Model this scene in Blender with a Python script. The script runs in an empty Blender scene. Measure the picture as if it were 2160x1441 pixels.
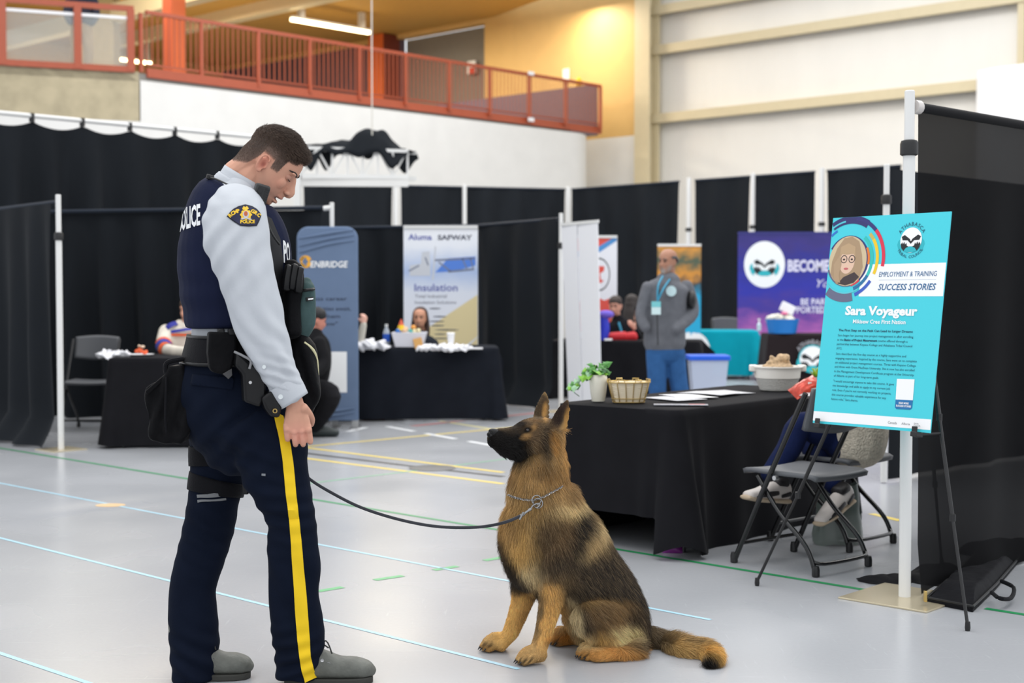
import bpy, bmesh, math, random
import numpy as np
from mathutils import Vector as V, Matrix, noise
sc = bpy.context.scene
COL = sc.collection
R = math.radians
PI = math.pi
# ---------------------------------------------------------------- camera
PITCH = math.atan(110.5/3000)
EYE = V((0, 0, 1.3))
cd = bpy.data.cameras.new('camera'); cam = bpy.data.objects.new('camera', cd); COL.objects.link(cam)
cam.location = EYE; cam.rotation_euler = (PI/2-PITCH, 0, 0)
cd.sensor_width = 36; cd.lens = 50; cd.clip_end = 200; cd.clip_start = .05
cd.dof.use_dof = True; cd.dof.focus_distance = 5.05; cd.dof.aperture_fstop = 3.0
sc.camera = cam
# ---------------------------------------------------------------- world, lamps, exposure
wd = bpy.data.worlds.new('hall_daylight'); sc.world = wd; wd.use_nodes = True
wd.node_tree.nodes['Background'].inputs[0].default_value = (.93, .96, 1, 1)
wd.node_tree.nodes['Background'].inputs[1].default_value = 1.0
def area_lamp(name, loc, sx, sy, power, col=(1, .97, .93), rot=(0, 0, 0)):
    l = bpy.data.lights.new(name, 'AREA'); l.shape = 'RECTANGLE'; l.size = sx; l.size_y = sy; l.energy = power; l.color = col
    o = bpy.data.objects.new(name, l); COL.objects.link(o); o.location = loc; o.rotation_euler = rot
    return o
for (lx, ly, pw) in ((-4.5, 3, 330), (1.5, 1, 360), (6.5, 7, 390), (-2.5, 9, 390), (3, 14, 480), (-6, 17, 470), (9, 15, 600), (-1.5, 21, 660), (5, 24, 860), (-1, 27, 480)):
    area_lamp('high_bay_lamp', (lx, ly, 9.5), 3.2, 3.2, pw*.36)
area_lamp('mezzanine_lamp', (-3.2, 34.5, 8.2), 1.4, 2.4, 260, (1, .9, .7), (0, 0, R(-44)))
area_lamp('mezzanine_lamp', (1.2, 34.0, 8.2), .3, 2.0, 120, (1, .9, .7), (0, 0, R(-44)))
area_lamp('mezzanine_lamp', (-9.0, 34, 8.2), 1.6, 2.4, 800, (1, .9, .7), (0, 0, R(-44)))
area_lamp('mezzanine_lamp', (-8.2, 26.5, 8.2), .3, 2.4, 260, (1, .9, .7), (0, 0, R(-44)))
sc.view_settings.view_transform = 'Standard'; sc.view_settings.look = 'None'
sc.view_settings.exposure = 0.3; sc.view_settings.gamma = 1; sc.view_settings.use_curve_mapping = False
sc.cycles.use_denoising = True
sc.cycles.max_bounces = 6; sc.cycles.diffuse_bounces = 3; sc.cycles.glossy_bounces = 3; sc.cycles.transparent_max_bounces = 12
sc.cycles.sample_clamp_indirect = 6
# ---------------------------------------------------------------- measuring
_c, _s = math.cos(PITCH), math.sin(PITCH)
def ray(px, py):
    a = (px-1080)/3000; b = -(py-720.5)/3000
    return V((a, _c+b*_s, -_s+b*_c))
def at(px, py, D):
    r = ray(px, py); return EYE + r*(D/r.y)
def gnd(px, py, z=0.):
    r = ray(px, py); return EYE + r*((z-1.3)/r.z)
def pxof(P):
    P = V(P)-EYE; y = P.y*_c-P.z*_s; z = P.z*_c+P.y*_s
    return 1080+3000*P.x/y, 720.5-3000*z/y
def lin(c):
    return tuple(((v/255)/12.92 if v <= 10 else ((v/255+.055)/1.055)**2.4) for v in c)
# ---------------------------------------------------------------- materials
MATS = {}
def mat(name, c, rough=.6, metal=0., spec=.5, var=0., vscale=8., bump=0., bscale=60., sheen=0., emit=0., alpha=1., trans=0., stretch=(1, 1, 1), attr=None, coat=0., weave=0., aniso=None):
    if name in MATS: return MATS[name]
    if sheen and spec in (.5, .25, .2): spec, sheen = .045, sheen*.2
    m = bpy.data.materials.new(name); m.use_nodes = True; nt = m.node_tree; N = nt.nodes; L = nt.links
    b = N['Principled BSDF']; rgb = lin(c)
    b.inputs['Base Color'].default_value = (*rgb, 1); b.inputs['Roughness'].default_value = rough; b.inputs['Metallic'].default_value = metal
    b.inputs['Specular IOR Level'].default_value = spec
    if sheen: b.inputs['Sheen Weight'].default_value = sheen; b.inputs['Sheen Roughness'].default_value = .4
    if coat: b.inputs['Coat Weight'].default_value = coat; b.inputs['Coat Roughness'].default_value = .1
    if emit: b.inputs['Emission Color'].default_value = (*rgb, 1); b.inputs['Emission Strength'].default_value = emit
    if alpha < 1: b.inputs['Alpha'].default_value = alpha
    if trans: b.inputs['Transmission Weight'].default_value = trans
    src = None
    if attr:
        a = N.new('ShaderNodeAttribute'); a.attribute_name = attr; src = a.outputs['Color']; L.new(src, b.inputs['Base Color'])
    if var or bump or weave:
        tc = N.new('ShaderNodeTexCoord'); mp = N.new('ShaderNodeMapping'); mp.inputs['Scale'].default_value = stretch
        L.new(tc.outputs['Object'], mp.inputs['Vector'])
    if var:
        n = N.new('ShaderNodeTexNoise'); n.inputs['Scale'].default_value = vscale; n.inputs['Detail'].default_value = 5
        L.new(mp.outputs[0], n.inputs['Vector'])
        mr = N.new('ShaderNodeMapRange'); mr.inputs[1].default_value = .3; mr.inputs[2].default_value = .7
        mr.inputs[3].default_value = 1-var; mr.inputs[4].default_value = 1+var; L.new(n.outputs['Fac'], mr.inputs[0])
        mx = N.new('ShaderNodeMix'); mx.data_type = 'RGBA'; mx.blend_type = 'MULTIPLY'; mx.inputs[0].default_value = 1
        if src is not None: L.new(src, mx.inputs[6])
        else: mx.inputs[6].default_value = (*rgb, 1)
        L.new(mr.outputs[0], mx.inputs[7]); L.new(mx.outputs[2], b.inputs['Base Color'])
    if bump or weave:
        n2 = N.new('ShaderNodeTexNoise'); n2.inputs['Scale'].default_value = bscale; n2.inputs['Detail'].default_value = 3
        L.new(mp.outputs[0], n2.inputs['Vector'])
        bp = N.new('ShaderNodeBump'); bp.inputs['Strength'].default_value = max(bump, weave); bp.inputs['Distance'].default_value = .01
        L.new(n2.outputs['Fac'], bp.inputs['Height']); L.new(bp.outputs[0], b.inputs['Normal'])
    MATS[name] = m
    return m
def nodes_of(m):
    return m.node_tree.nodes, m.node_tree.links, m.node_tree.nodes['Principled BSDF']
# ---------------------------------------------------------------- mesh builder
def frame_from(t, dep):
    t = t.normalized(); d = dep-t*dep.dot(t)
    if d.length < 1e-5: d = V((1, 0, 0))-t*t.x
    d.normalize(); return t.cross(d).normalized(), d
class MB:
    def __init__(s): s.v = []; s.f = []; s.m = []; s.seg = []
    def add(s, vs, fs, mi=0):
        o = len(s.v); s.seg.append((o, len(vs), len(s.f), len(fs))); s.v += [tuple(x) for x in vs]; s.f += [tuple(i+o for i in f) for f in fs]; s.m += [mi]*len(fs); return s
    def box(s, c, size, rot=None, mi=0):
        hx, hy, hz = size[0]/2, size[1]/2, size[2]/2; M = rot if rot is not None else Matrix.Identity(3); c = V(c)
        vs = [c+M@V((x*hx, y*hy, z*hz)) for z in (-1, 1) for y in (-1, 1) for x in (-1, 1)]
        return s.add(vs, [(0, 2, 3, 1), (4, 5, 7, 6), (0, 1, 5, 4), (2, 6, 7, 3), (0, 4, 6, 2), (1, 3, 7, 5)], mi)
    def beam(s, a, b, w, h, up=V((0, 0, 1)), mi=0):
        a, b = V(a), V(b); t = (b-a); L = t.length; t.normalize(); x = t.cross(up)
        if x.length < 1e-5: x = t.cross(V((1, 0, 0)))
        x.normalize(); u = x.cross(t)
        return s.box((a+b)/2, (w, L, h), Matrix((x, t, u)).transposed(), mi)
    def ring(s, c, sd, dp, ra, rb, n=14, p=2.):
        out = []
        for i in range(n):
            a = 2*PI*i/n; ca, sa = math.cos(a), math.sin(a)
            out.append(V(c)+sd*(math.copysign(abs(ca)**(2/p), ca)*ra)+dp*(math.copysign(abs(sa)**(2/p), sa)*rb))
        return out
    def loft(s, st, n=14, dep=V((0, 1, 0)), cap='round', p=2., mi=0, sub=1, closed=False):
        """st: (centre, ra, rb). ra across the tangent, rb along dep."""
        C_ = [V(x[0]) for x in st]; A = [x[1] for x in st]; B = [x[2] for x in st]
        if sub > 1:
            C2, A2, B2 = [], [], []; k = len(C_)
            for i in range(k-1):
                p0, p1, p2, p3 = C_[max(i-1, 0)], C_[i], C_[i+1], C_[min(i+2, k-1)]
                a0, a1, a2, a3 = A[max(i-1, 0)], A[i], A[i+1], A[min(i+2, k-1)]
                b0, b1, b2, b3 = B[max(i-1, 0)], B[i], B[i+1], B[min(i+2, k-1)]
                cr = lambda q0, q1, q2, q3, t: (q1*2+(q2-q0)*t+(q0*2-q1*5+q2*4-q3)*t*t+(q1*3-q0-q2*3+q3)*t*t*t)*.5
                for j in range(sub):
                    t = j/sub; C2.append(cr(p0, p1, p2, p3, t)); A2.append(max(cr(a0, a1, a2, a3, t), 1e-4)); B2.append(max(cr(b0, b1, b2, b3, t), 1e-4))
            C2.append(C_[-1]); A2.append(A[-1]); B2.append(B[-1]); C_, A, B = C2, A2, B2
        k = len(C_); rings = []
        def tan(i):
            t = C_[min(i+1, k-1)]-C_[max(i-1, 0)]
            return t if t.length > 1e-9 else V((0, 0, 1))
        if cap == 'round':
            sd, dp = frame_from(tan(0), dep); t0 = tan(0).normalized(); r = min(A[0], B[0])
            for q in (.25, .6, .88): rings.append(s.ring(C_[0]-t0*r*math.sqrt(1-q*q)*.8, sd, dp, A[0]*q, B[0]*q, n, p))
        for i in range(k):
            sd, dp = frame_from(tan(i), dep); rings.append(s.ring(C_[i], sd, dp, A[i], B[i], n, p))
        if cap == 'round':
            sd, dp = frame_from(tan(k-1), dep); t1 = tan(k-1).normalized(); r = min(A[-1], B[-1])
            for q in (.88, .6, .25): rings.append(s.ring(C_[-1]+t1*r*math.sqrt(1-q*q)*.8, sd, dp, A[-1]*q, B[-1]*q, n, p))
        vs = [x for r_ in rings for x in r_]; K = len(rings)
        fs = [(i*n+j, i*n+(j+1) % n, (i+1)*n+(j+1) % n, (i+1)*n+j) for i in range(K-1) for j in range(n)]
        if cap: fs += [tuple(range(n-1, -1, -1)), tuple((K-1)*n+j for j in range(n))]
        return s.add(vs, fs, mi)
    def tube(s, pts, r, n=10, cap='flat', sub=1, mi=0):
        rr = r if isinstance(r, (list, tuple)) else [r]*len(pts)
        d = V((0, 1, 0))
        if len(pts) > 1 and abs((V(pts[-1])-V(pts[0])).normalized().y) > .95: d = V((0, 0, 1))
        return s.loft([(V(p), q, q) for p, q in zip(pts, rr)], n, d, cap, 2, mi, sub)
    def ell(s, c, rx, ry, rz, rot=None, n=16, k=10, mi=0):
        c = V(c); M = rot if rot is not None else Matrix.Identity(3); vs = [c+M@V((0, 0, -rz))]
        for i in range(1, k):
            a = PI*i/k
            for j in range(n): vs.append(c+M@V((rx*math.sin(a)*math.cos(2*PI*j/n), ry*math.sin(a)*math.sin(2*PI*j/n), -rz*math.cos(a))))
        vs.append(c+M@V((0, 0, rz))); e = len(vs)-1
        fs = [(0, 1+(j+1) % n, 1+j) for j in range(n)]
        fs += [(1+i*n+j, 1+i*n+(j+1) % n, 1+(i+1)*n+(j+1) % n, 1+(i+1)*n+j) for i in range(k-2) for j in range(n)]
        fs += [(1+(k-2)*n+j, 1+(k-2)*n+(j+1) % n, e) for j in range(n)]
        return s.add(vs, fs, mi)
    def lathe(s, prof, c=(0, 0, 0), n=24, mi=0, M=None, sq=1.):
        c = V(c); vs = []; k = len(prof); M = M if M is not None else Matrix.Identity(3)
        for r, z in prof:
            for j in range(n): vs.append(c+M@V((r*math.cos(2*PI*j/n), r*sq*math.sin(2*PI*j/n), z)))
        fs = [(i*n+j, i*n+(j+1) % n, (i+1)*n+(j+1) % n, (i+1)*n+j) for i in range(k-1) for j in range(n)]
        fs += [tuple(range(n-1, -1, -1)), tuple((k-1)*n+j for j in range(n))]
        return s.add(vs, fs, mi)
    def prism(s, pts, d, mi=0):
        """polygon of 3D points extruded by the vector d"""
        pts = [V(p) for p in pts]; d = V(d); n = len(pts)
        fs = [tuple(range(n)), tuple(range(2*n-1, n-1, -1))]+[(i, i+n, (i+1) % n+n, (i+1) % n) for i in range(n)]
        return s.add(pts+[p+d for p in pts], fs, mi)
    def grid(s, fn, nu, nv, mi=0):
        vs = [fn(i/(nu-1), j/(nv-1)) for j in range(nv) for i in range(nu)]
        fs = [(j*nu+i, j*nu+i+1, (j+1)*nu+i+1, (j+1)*nu+i) for j in range(nv-1) for i in range(nu-1)]
        return s.add(vs, fs, mi)
    def poly(s, pts, mi=0): return s.add(pts, [tuple(range(len(pts)))], mi)
    def build_each(s, name, m, parent, smooth=False):
        for o, nv, f0, nf in s.seg: link_mesh(name, s.v[o:o+nv], [tuple(i-o for i in f) for f in s.f[f0:f0+nf]], m, parent, smooth)
    def build(s, name, m, parent=None, smooth=True, bevel=0., solid=0., subd=0, local=False, angle=40):
        return link_mesh(name, s.v, s.f, m, parent, smooth, bevel, solid, subd, s.m, local, angle)
def link_mesh(name, vs, fs, m, parent=None, smooth=True, bevel=0., solid=0., subd=0, mi=None, local=False, angle=40, fix=True):
    me = bpy.data.meshes.new(name); a = np.array(vs, dtype=float)
    if parent is None and not local:
        lo, hi = a.min(0), a.max(0); off = np.array([(lo[0]+hi[0])/2, (lo[1]+hi[1])/2, lo[2]])
    elif parent is not None and not local:
        w = parent; off = np.zeros(3)
        while w is not None: off = off+np.array(w.location); w = w.parent
    else: off = np.zeros(3)
    a = a-off; me.from_pydata(a.tolist(), [], fs)
    for mm in (m if isinstance(m, (list, tuple)) else [m]): me.materials.append(mm)
    if mi is not None and isinstance(m, (list, tuple)): me.polygons.foreach_set('material_index', mi)
    if fix:
        bm = bmesh.new(); bm.from_mesh(me); bmesh.ops.recalc_face_normals(bm, faces=bm.faces); bm.to_mesh(me); bm.free()
    o = bpy.data.objects.new(name, me); COL.objects.link(o)
    if parent is not None: o.parent = parent
    elif not local: o.location = off
    if smooth:
        me.shade_smooth()
        try: me.set_sharp_from_angle(angle=R(angle))
        except Exception: pass
    if bevel:
        b = o.modifiers.new('bevel', 'BEVEL'); b.width = bevel; b.segments = 2; b.limit_method = 'ANGLE'
    if solid:
        b = o.modifiers.new('solid', 'SOLIDIFY'); b.thickness = solid; b.offset = 0
    if subd:
        b = o.modifiers.new('subd', 'SUBSURF'); b.levels = subd; b.render_levels = subd
    return o
def tag(o, label, cat, group=None):
    o['label'] = label; o['category'] = cat
    if group: o['group'] = group
    return o
def thing(name, label, cat, loc=(0, 0, 0), group=None):
    o = bpy.data.objects.new(name, None); COL.objects.link(o); o.location = loc; o.empty_display_size = .1
    return tag(o, label, cat, group)
def struct(o):
    o['kind'] = 'structure'; return o
def fuse(name, mb, m, parent=None, voxel=.008, smooth=4, fac=.5, deci=0):
    """the overlapping closed shapes of MB made into one continuous surface"""
    o = mb.build(name+'_src', m[0] if isinstance(m, (list, tuple)) else m, None, True, local=True)
    r = o.modifiers.new('r', 'REMESH'); r.mode = 'VOXEL'; r.voxel_size = voxel; r.use_smooth_shade = True
    if smooth:
        q = o.modifiers.new('s', 'SMOOTH'); q.factor = fac; q.iterations = smooth
    dg = bpy.context.evaluated_depsgraph_get(); dg.update()
    me = bpy.data.meshes.new_from_object(o.evaluated_get(dg)); old = o.data
    bpy.data.objects.remove(o); bpy.data.meshes.remove(old)
    me.name = name; off = np.zeros(3); w = parent
    while w is not None: off = off+np.array(w.location); w = w.parent
    co = np.empty(len(me.vertices)*3); me.vertices.foreach_get('co', co); co = co.reshape(-1, 3)
    if parent is None:
        lo, hi = co.min(0), co.max(0); off = np.array([(lo[0]+hi[0])/2, (lo[1]+hi[1])/2, lo[2]])
    me.vertices.foreach_set('co', (co-off).ravel()); me.shade_smooth()
    me.materials.clear(); me.materials.append(m)
    b = bpy.data.objects.new(name, me); COL.objects.link(b)
    if parent is not None: b.parent = parent
    else: b.location = off
    b['_off'] = [float(x) for x in off]
    return b
def world_co(o):
    me = o.data; co = np.empty(len(me.vertices)*3); me.vertices.foreach_get('co', co); return co.reshape(-1, 3)+np.array(o['_off'])
def normals(o):
    me = o.data; n = np.empty(len(me.vertices)*3); me.vertices.foreach_get('normal', n); return n.reshape(-1, 3)
def set_co(o, co):
    o.data.vertices.foreach_set('co', (co-np.array(o['_off'])).ravel()); o.data.update()
def vcol(o, cols, name='tone'):
    a = o.data.attributes.new(name, 'FLOAT_COLOR', 'POINT'); c = np.ones((len(cols), 4)); c[:, :3] = cols; a.data.foreach_set('color', c.ravel().astype(np.float32))
def wob(co, seed=0, scale=(6, 6, 6)):
    return np.array([noise.noise(V((p[0]*scale[0]+seed, p[1]*scale[1]+seed*1.7, p[2]*scale[2]))) for p in co])
# ---------------------------------------------------------------- lettering
_TXT = {}
def text_shape(s, bold=0., shear=0., res=2):
    k = (s, bold, shear, res)
    if k in _TXT: return _TXT[k]
    cu = bpy.data.curves.new('t', 'FONT'); cu.body = s; cu.offset = bold; cu.shear = shear; cu.resolution_u = res; cu.fill_mode = 'FRONT'
    o = bpy.data.objects.new('t', cu); COL.objects.link(o); dg = bpy.context.evaluated_depsgraph_get(); dg.update()
    me = bpy.data.meshes.new_from_object(o.evaluated_get(dg))
    a = np.empty(len(me.vertices)*3); me.vertices.foreach_get('co', a); a = a.reshape(-1, 3)[:, :2].copy()
    fs = [tuple(p.vertices) for p in me.polygons]
    bpy.data.objects.remove(o); bpy.data.curves.remove(cu); bpy.data.meshes.remove(me)
    a[:, 0] -= a[:, 0].min(); w = a[:, 0].max(); a[:, 0] /= w
    a[:, 1] /= .70                                     # cap height = 1
    _TXT[k] = (a, fs, w/.70); return _TXT[k]
def put_text(mb, s, org, ex, ey, x, y, w, h, bold=0., shear=0., lift=.0015, mi=0, centre=False):
    """cap height h and width w (None: natural) in metres on the plane org + ex,ey"""
    a, fs, asp = text_shape(s, bold, shear); org, ex, ey = V(org), V(ex), V(ey); n = ex.cross(ey).normalized()
    if w is None: w = asp*h
    if centre: x = x-w/2
    return mb.add([org+ex*(x+q[0]*w)+ey*(y+q[1]*h)+n*lift for q in a], fs, mi)
def arc_text(mb, s, org, ex, ey, cx, cy, r, h, a0, a1, bold=0., lift=.0015, inner=False, mi=0):
    """letters set on an arc from angle a0 to a1 (degrees)"""
    org, ex, ey = V(org), V(ex), V(ey); n = ex.cross(ey).normalized(); k = len(s)
    ws = [(text_shape(c, bold)[2] if c != ' ' else .5)+.18 for c in s]; tot = sum(ws); acc = 0
    for c, w in zip(s, ws):
        f = (acc+w/2)/tot; acc += w
        if c == ' ': continue
        a = R(a0+(a1-a0)*f); rad = V((math.cos(a), math.sin(a))); up = -rad if inner else rad
        rt = V((up.y, -up.x)); a_, fs, asp = text_shape(c, bold); wd_ = asp*h
        base = V((cx, cy))+rad*r
        vs = []
        for q in a_:
            p2 = base+rt*((q[0]-.5)*wd_)+up*(q[1]*h); vs.append(org+ex*p2.x+ey*p2.y+n*lift)
        mb.add(vs, fs, mi)
def disc(mb, org, ex, ey, cx, cy, r, lift=.001, n=40, a0=0, a1=360, r0=0., mi=0, ry=None):
    org, ex, ey = V(org), V(ex), V(ey); nn = ex.cross(ey).normalized(); full = abs(a1-a0) >= 360; ry = ry or r; q = ry/r
    P = lambda rr, a: org+ex*(cx+rr*math.cos(a))+ey*(cy+rr*q*math.sin(a))+nn*lift
    an = [R(a0+(a1-a0)*i/n) for i in range(n if full and not r0 else n+1)]
    if r0:
        vs = [P(r, a) for a in an]+[P(r0, a) for a in an]; k = len(an)
        mb.add(vs, [(i, i+1, k+i+1, k+i) for i in range(k-1)], mi)
    else: mb.add([P(r, a) for a in an], [tuple(range(len(an)))], mi)
def flat(mb, org, ex, ey, pts, lift=.001, mi=0):
    org, ex, ey = V(org), V(ex), V(ey); nn = ex.cross(ey).normalized()
    mb.add([org+ex*p[0]+ey*p[1]+nn*lift for p in pts], [tuple(range(len(pts)))], mi)
# ================================================================ MATERIALS OF THE HALL
M_white = mat('white_paint', (222, 221, 218), .6, var=.03, vscale=2)
M_yellow = mat('yellow_paint', (214, 176, 112), .55, var=.03, vscale=3)
M_ceil = mat('ochre_ceiling', (196, 152, 74), .7, var=.04)
M_conc = mat('concrete', (176, 164, 136), .8, var=.14, vscale=3.5, bump=.2, bscale=30)
M_orange = mat('orange_steel', (166, 78, 50), .4, var=.04)
M_brightor = mat('orange_column_paint', (222, 106, 48), .45)
M_darkor = mat('dark_red_steel', (120, 52, 36), .5)
M_purple = mat('plum_panel', (104, 86, 98), .55, var=.04, vscale=6)
M_grey = mat('grey_panel', (128, 124, 118), .6, var=.03)
M_beige = mat('cream_steel', (208, 194, 160), .45, var=.02)
M_panel = mat('ribbed_translucent_panel', (230, 227, 220), .35, var=.03, vscale=1.2, stretch=(1, 1, .3))
M_alu = mat('white_enamel_tube', (224, 224, 222), .35, spec=.5)
M_black = mat('black_plastic', (22, 22, 24), .45)
M_drape = mat('black_drape_cloth', (32, 35, 39), .75, sheen=.12, var=.12, vscale=3, bump=.12, bscale=220, stretch=(1, 1, .25), spec=.25)
M_sheer = mat('sheer_black_drape_cloth', (14, 14, 16), .7, sheen=.08, var=.15, vscale=5, bump=.1, bscale=300, alpha=.968, spec=.25)
M_cloth = mat('black_table_cloth', (27, 27, 30), .8, sheen=.14, var=.08, vscale=6, bump=.12, bscale=260, spec=.2)
M_rail = mat('dark_rail_cloth', (44, 50, 60), .5, sheen=.2)
M_lampglow = mat('lamp_glow', (255, 226, 168), .5, emit=9)
M_steel = mat('brushed_steel', (190, 190, 190), .28, 1.)
M_glass = mat('rail_glass', (225, 232, 230), .05, alpha=.16, spec=.8)
M_paper = mat('white_paper', (236, 236, 238), .6)
M_cream_metal = mat('champagne_plate', (206, 194, 166), .3, .55)
# floor: grey poured sports floor, glossy, with scuffs
M_floor = mat('sports_floor', (172, 176, 181), .25, spec=.33)
N, L, B = nodes_of(M_floor)
tc = N.new('ShaderNodeTexCoord')
def nz(scale, det, st=(1, 1, 1), rot=0):
    mp = N.new('ShaderNodeMapping'); mp.inputs['Scale'].default_value = st; mp.inputs['Rotation'].default_value = (0, 0, rot)
    n = N.new('ShaderNodeTexNoise'); n.inputs['Scale'].default_value = scale; n.inputs['Detail'].default_value = det
    L.new(tc.outputs['Object'], mp.inputs[0]); L.new(mp.outputs[0], n.inputs['Vector']); return n.outputs['Fac']
def rng(s, a, b, c, d):
    m = N.new('ShaderNodeMapRange'); m.inputs[1].default_value = a; m.inputs[2].default_value = b; m.inputs[3].default_value = c; m.inputs[4].default_value = d
    L.new(s, m.inputs[0]); return m.outputs[0]
def mul(a, b, op='MULTIPLY'):
    m = N.new('ShaderNodeMath'); m.operation = op
    for k, x in enumerate((a, b)):
        if isinstance(x, (int, float)): m.inputs[k].default_value = x
        else: L.new(x, m.inputs[k])
    return m.outputs[0]
big = rng(nz(.8, 4), .3, .7, .975, 1.025)
sc1 = rng(nz(4, 3, (1, 14, 1), R(20)), .66, .74, 0, .1); sc2 = rng(nz(5, 3, (14, 1, 1), R(-25)), .67, .75, 0, .1)
spk = rng(nz(60, 2), .3, .7, .985, 1.015)
fac = mul(mul(big, spk), mul(mul(sc1, sc2, 'ADD'), 1, 'ADD'))
mx = N.new('ShaderNodeMix'); mx.data_type = 'RGBA'; mx.blend_type = 'MULTIPLY'; mx.inputs[0].default_value = 1
mx.inputs[6].default_value = (*lin((168, 170, 174)), 1); L.new(fac, mx.inputs[7]); L.new(mx.outputs[2], B.inputs['Base Color'])
L.new(rng(nz(1.2, 2), .3, .7, .22, .30), B.inputs['Roughness'])
# panel ribs as relief
N, L, B = nodes_of(M_panel)
tc = N.new('ShaderNodeTexCoord'); w = N.new('ShaderNodeTexWave'); w.wave_type = 'BANDS'; w.bands_direction = 'X'; w.inputs['Scale'].default_value = 4.2; w.inputs['Distortion'].default_value = 0
mpx = N.new('ShaderNodeMapping'); mpx.inputs['Rotation'].default_value = (0, 0, R(43.7)); L.new(tc.outputs['Object'], mpx.inputs[0]); L.new(mpx.outputs[0], w.inputs['Vector'])
bp = N.new('ShaderNodeBump'); bp.inputs['Strength'].default_value = .35; bp.inputs['Distance'].default_value = .02; L.new(w.outputs['Fac'], bp.inputs['Height']); L.new(bp.outputs[0], B.inputs['Normal'])
# ================================================================ FLOOR AND ITS MARKINGS
struct(MB().box((2, 22, -.05), (70, 64, .1)).build('floor', M_floor, smooth=False))
def marking(pts, w, col, z=.0012, dash=None):
    m = mat('line_%d_%d_%d' % col, col, .4); mb = MB()
    P = [gnd(*p) for p in pts]
    for a, b in zip(P[:-1], P[1:]):
        d = (b-a); Ln = d.length; d.normalize(); s = V((d.y, -d.x, 0))*(w/2); t = 0
        step = dash or (Ln, 0)
        while t < Ln-1e-6:
            e = min(t+step[0], Ln); q0, q1 = a+d*t, a+d*e
            mb.poly([q0-s+V((0, 0, z)), q1-s+V((0, 0, z)), q1+s+V((0, 0, z)), q0+s+V((0, 0, z))]); t = e+step[1]
    o = mb.build('floor_marking', m, smooth=False); return struct(o)
LB = (166, 208, 226); GR = (52, 142, 92); YE = (232, 206, 96)
marking([(-60, 1008), (1499, 1308)], .022, LB); marking([(-60, 1120), (1094, 1412)], .022, LB); marking([(-60, 1358), (300, 1480)], .022, LB)
marking([(-40, 939), (1868, 1252)], .035, (30, 138, 82)); marking([(2078, 1284), (2230, 1308)], .035, (30, 138, 82))
for a, b in (((790, 1224), (850, 1215)), ((670, 1248), (723, 1239)), ((915, 1203), (965, 1195)), ((1022, 1183), (1066, 1175))): marking([a, b], .04, (92, 172, 116))
marking([(560, 1031), (870, 994), (1070, 968)], .03, (128, 182, 146))
marking([(640, 943), (1080, 902), (1180, 893)], .05, YE); marking([(560, 934), (1062, 997)], .05, YE, .0014); marking([(560, 956), (1062, 1021)], .05, YE)
marking([(560, 946), (880, 985), (1062, 1006)], .06, (66, 66, 68))
marking([(816, 900), (1070, 946)], .06, (232, 234, 236), .0016, (.55, .22))
marking([(732, 911), (772, 902)], .06, (232, 234, 236)); marking([(926, 888), (1040, 906)], .05, (224, 216, 160))
marking([(870, 899), (1180, 866)], .09, (190, 132, 132)); marking([(1838, 1084), (1900, 1099)], .05, YE)
mb = MB(); c = gnd(912, 988); mb.lathe([(.17, 0), (.17, .004), (.15, .006)], c, 28); struct(mb.build('floor_marking', mat('floor_plate', (112, 112, 112), .4, .6)))
mb = MB(); c = gnd(233, 1066); mb.lathe([(.09, .0006), (.09, .0012)], c, 24, sq=.75); struct(mb.build('floor_marking', mat('floor_sticker', (212, 178, 132), .5)))
# ================================================================ MEZZANINE, WALLS
U = V((.691, .7226, 0)); W = V((.7226, -.691, 0))                # along the balcony front / along the end wall
C0 = V((-6.34, 24.4, 0)); CE = V((2.1, 33.4, 0)); E0 = V((2.64, 34.5, 0))
ZM = 5.0
L0 = V((-14.6, 21.0, 0)); LD = (C0-L0).normalized()
Up = V((0, 0, 1))
def slab(a, b, z0, z1, t, back, name, m):
    a, b = V(a), V(b); q = [a+Up*z0, b+Up*z0, b+Up*z1, a+Up*z1]
    return struct(MB().prism(q, back*t).build(name, m, smooth=False))
nb = V((-.7226, .691, 0))                                       # pointing behind the balcony front
# white front wall with rounded end
front = [C0+U*0]; Lf = (CE-C0).length; rr = 1.1
for i in range(9):
    t = i/8*PI/2; front.append(C0+U*(Lf-rr+rr*math.sin(t))+nb*(rr-rr*math.cos(t)))
front.append(front[-1]+nb*7)
mb = MB()
k = len(front); vs = [p+Up*0 for p in front]+[p+Up*(ZM-.14) for p in front]
mb.add(vs, [(i, i+1, k+i+1, k+i) for i in range(k-1)]); struct(mb.build('wall_balcony', M_white, angle=60))
slab(C0, L0, 0, 4.16, .3, nb, 'wall_left', M_white)
slab(C0-LD*.02, L0, 4.16, ZM, .34, nb, 'wall_left', M_conc)
# balcony floor and ceiling
fl = [C0, CE-U*rr, CE+nb*rr, CE+nb*14, C0+nb*16-U*8, L0+nb*12, L0]
struct(MB().prism([p+Up*(ZM-.16) for p in fl], Up*.14).build('floor_balcony', M_grey, smooth=False))
cl = [C0+U*2-nb*.5, CE-U*1+W*2, E0-W*4.66+U*.1, E0-W*22, L0+nb*14-U*6, L0-nb*.5]
struct(MB().prism([p+Up*8.42 for p in cl], Up*.2).build('ceiling', M_ceil, smooth=False))
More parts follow.
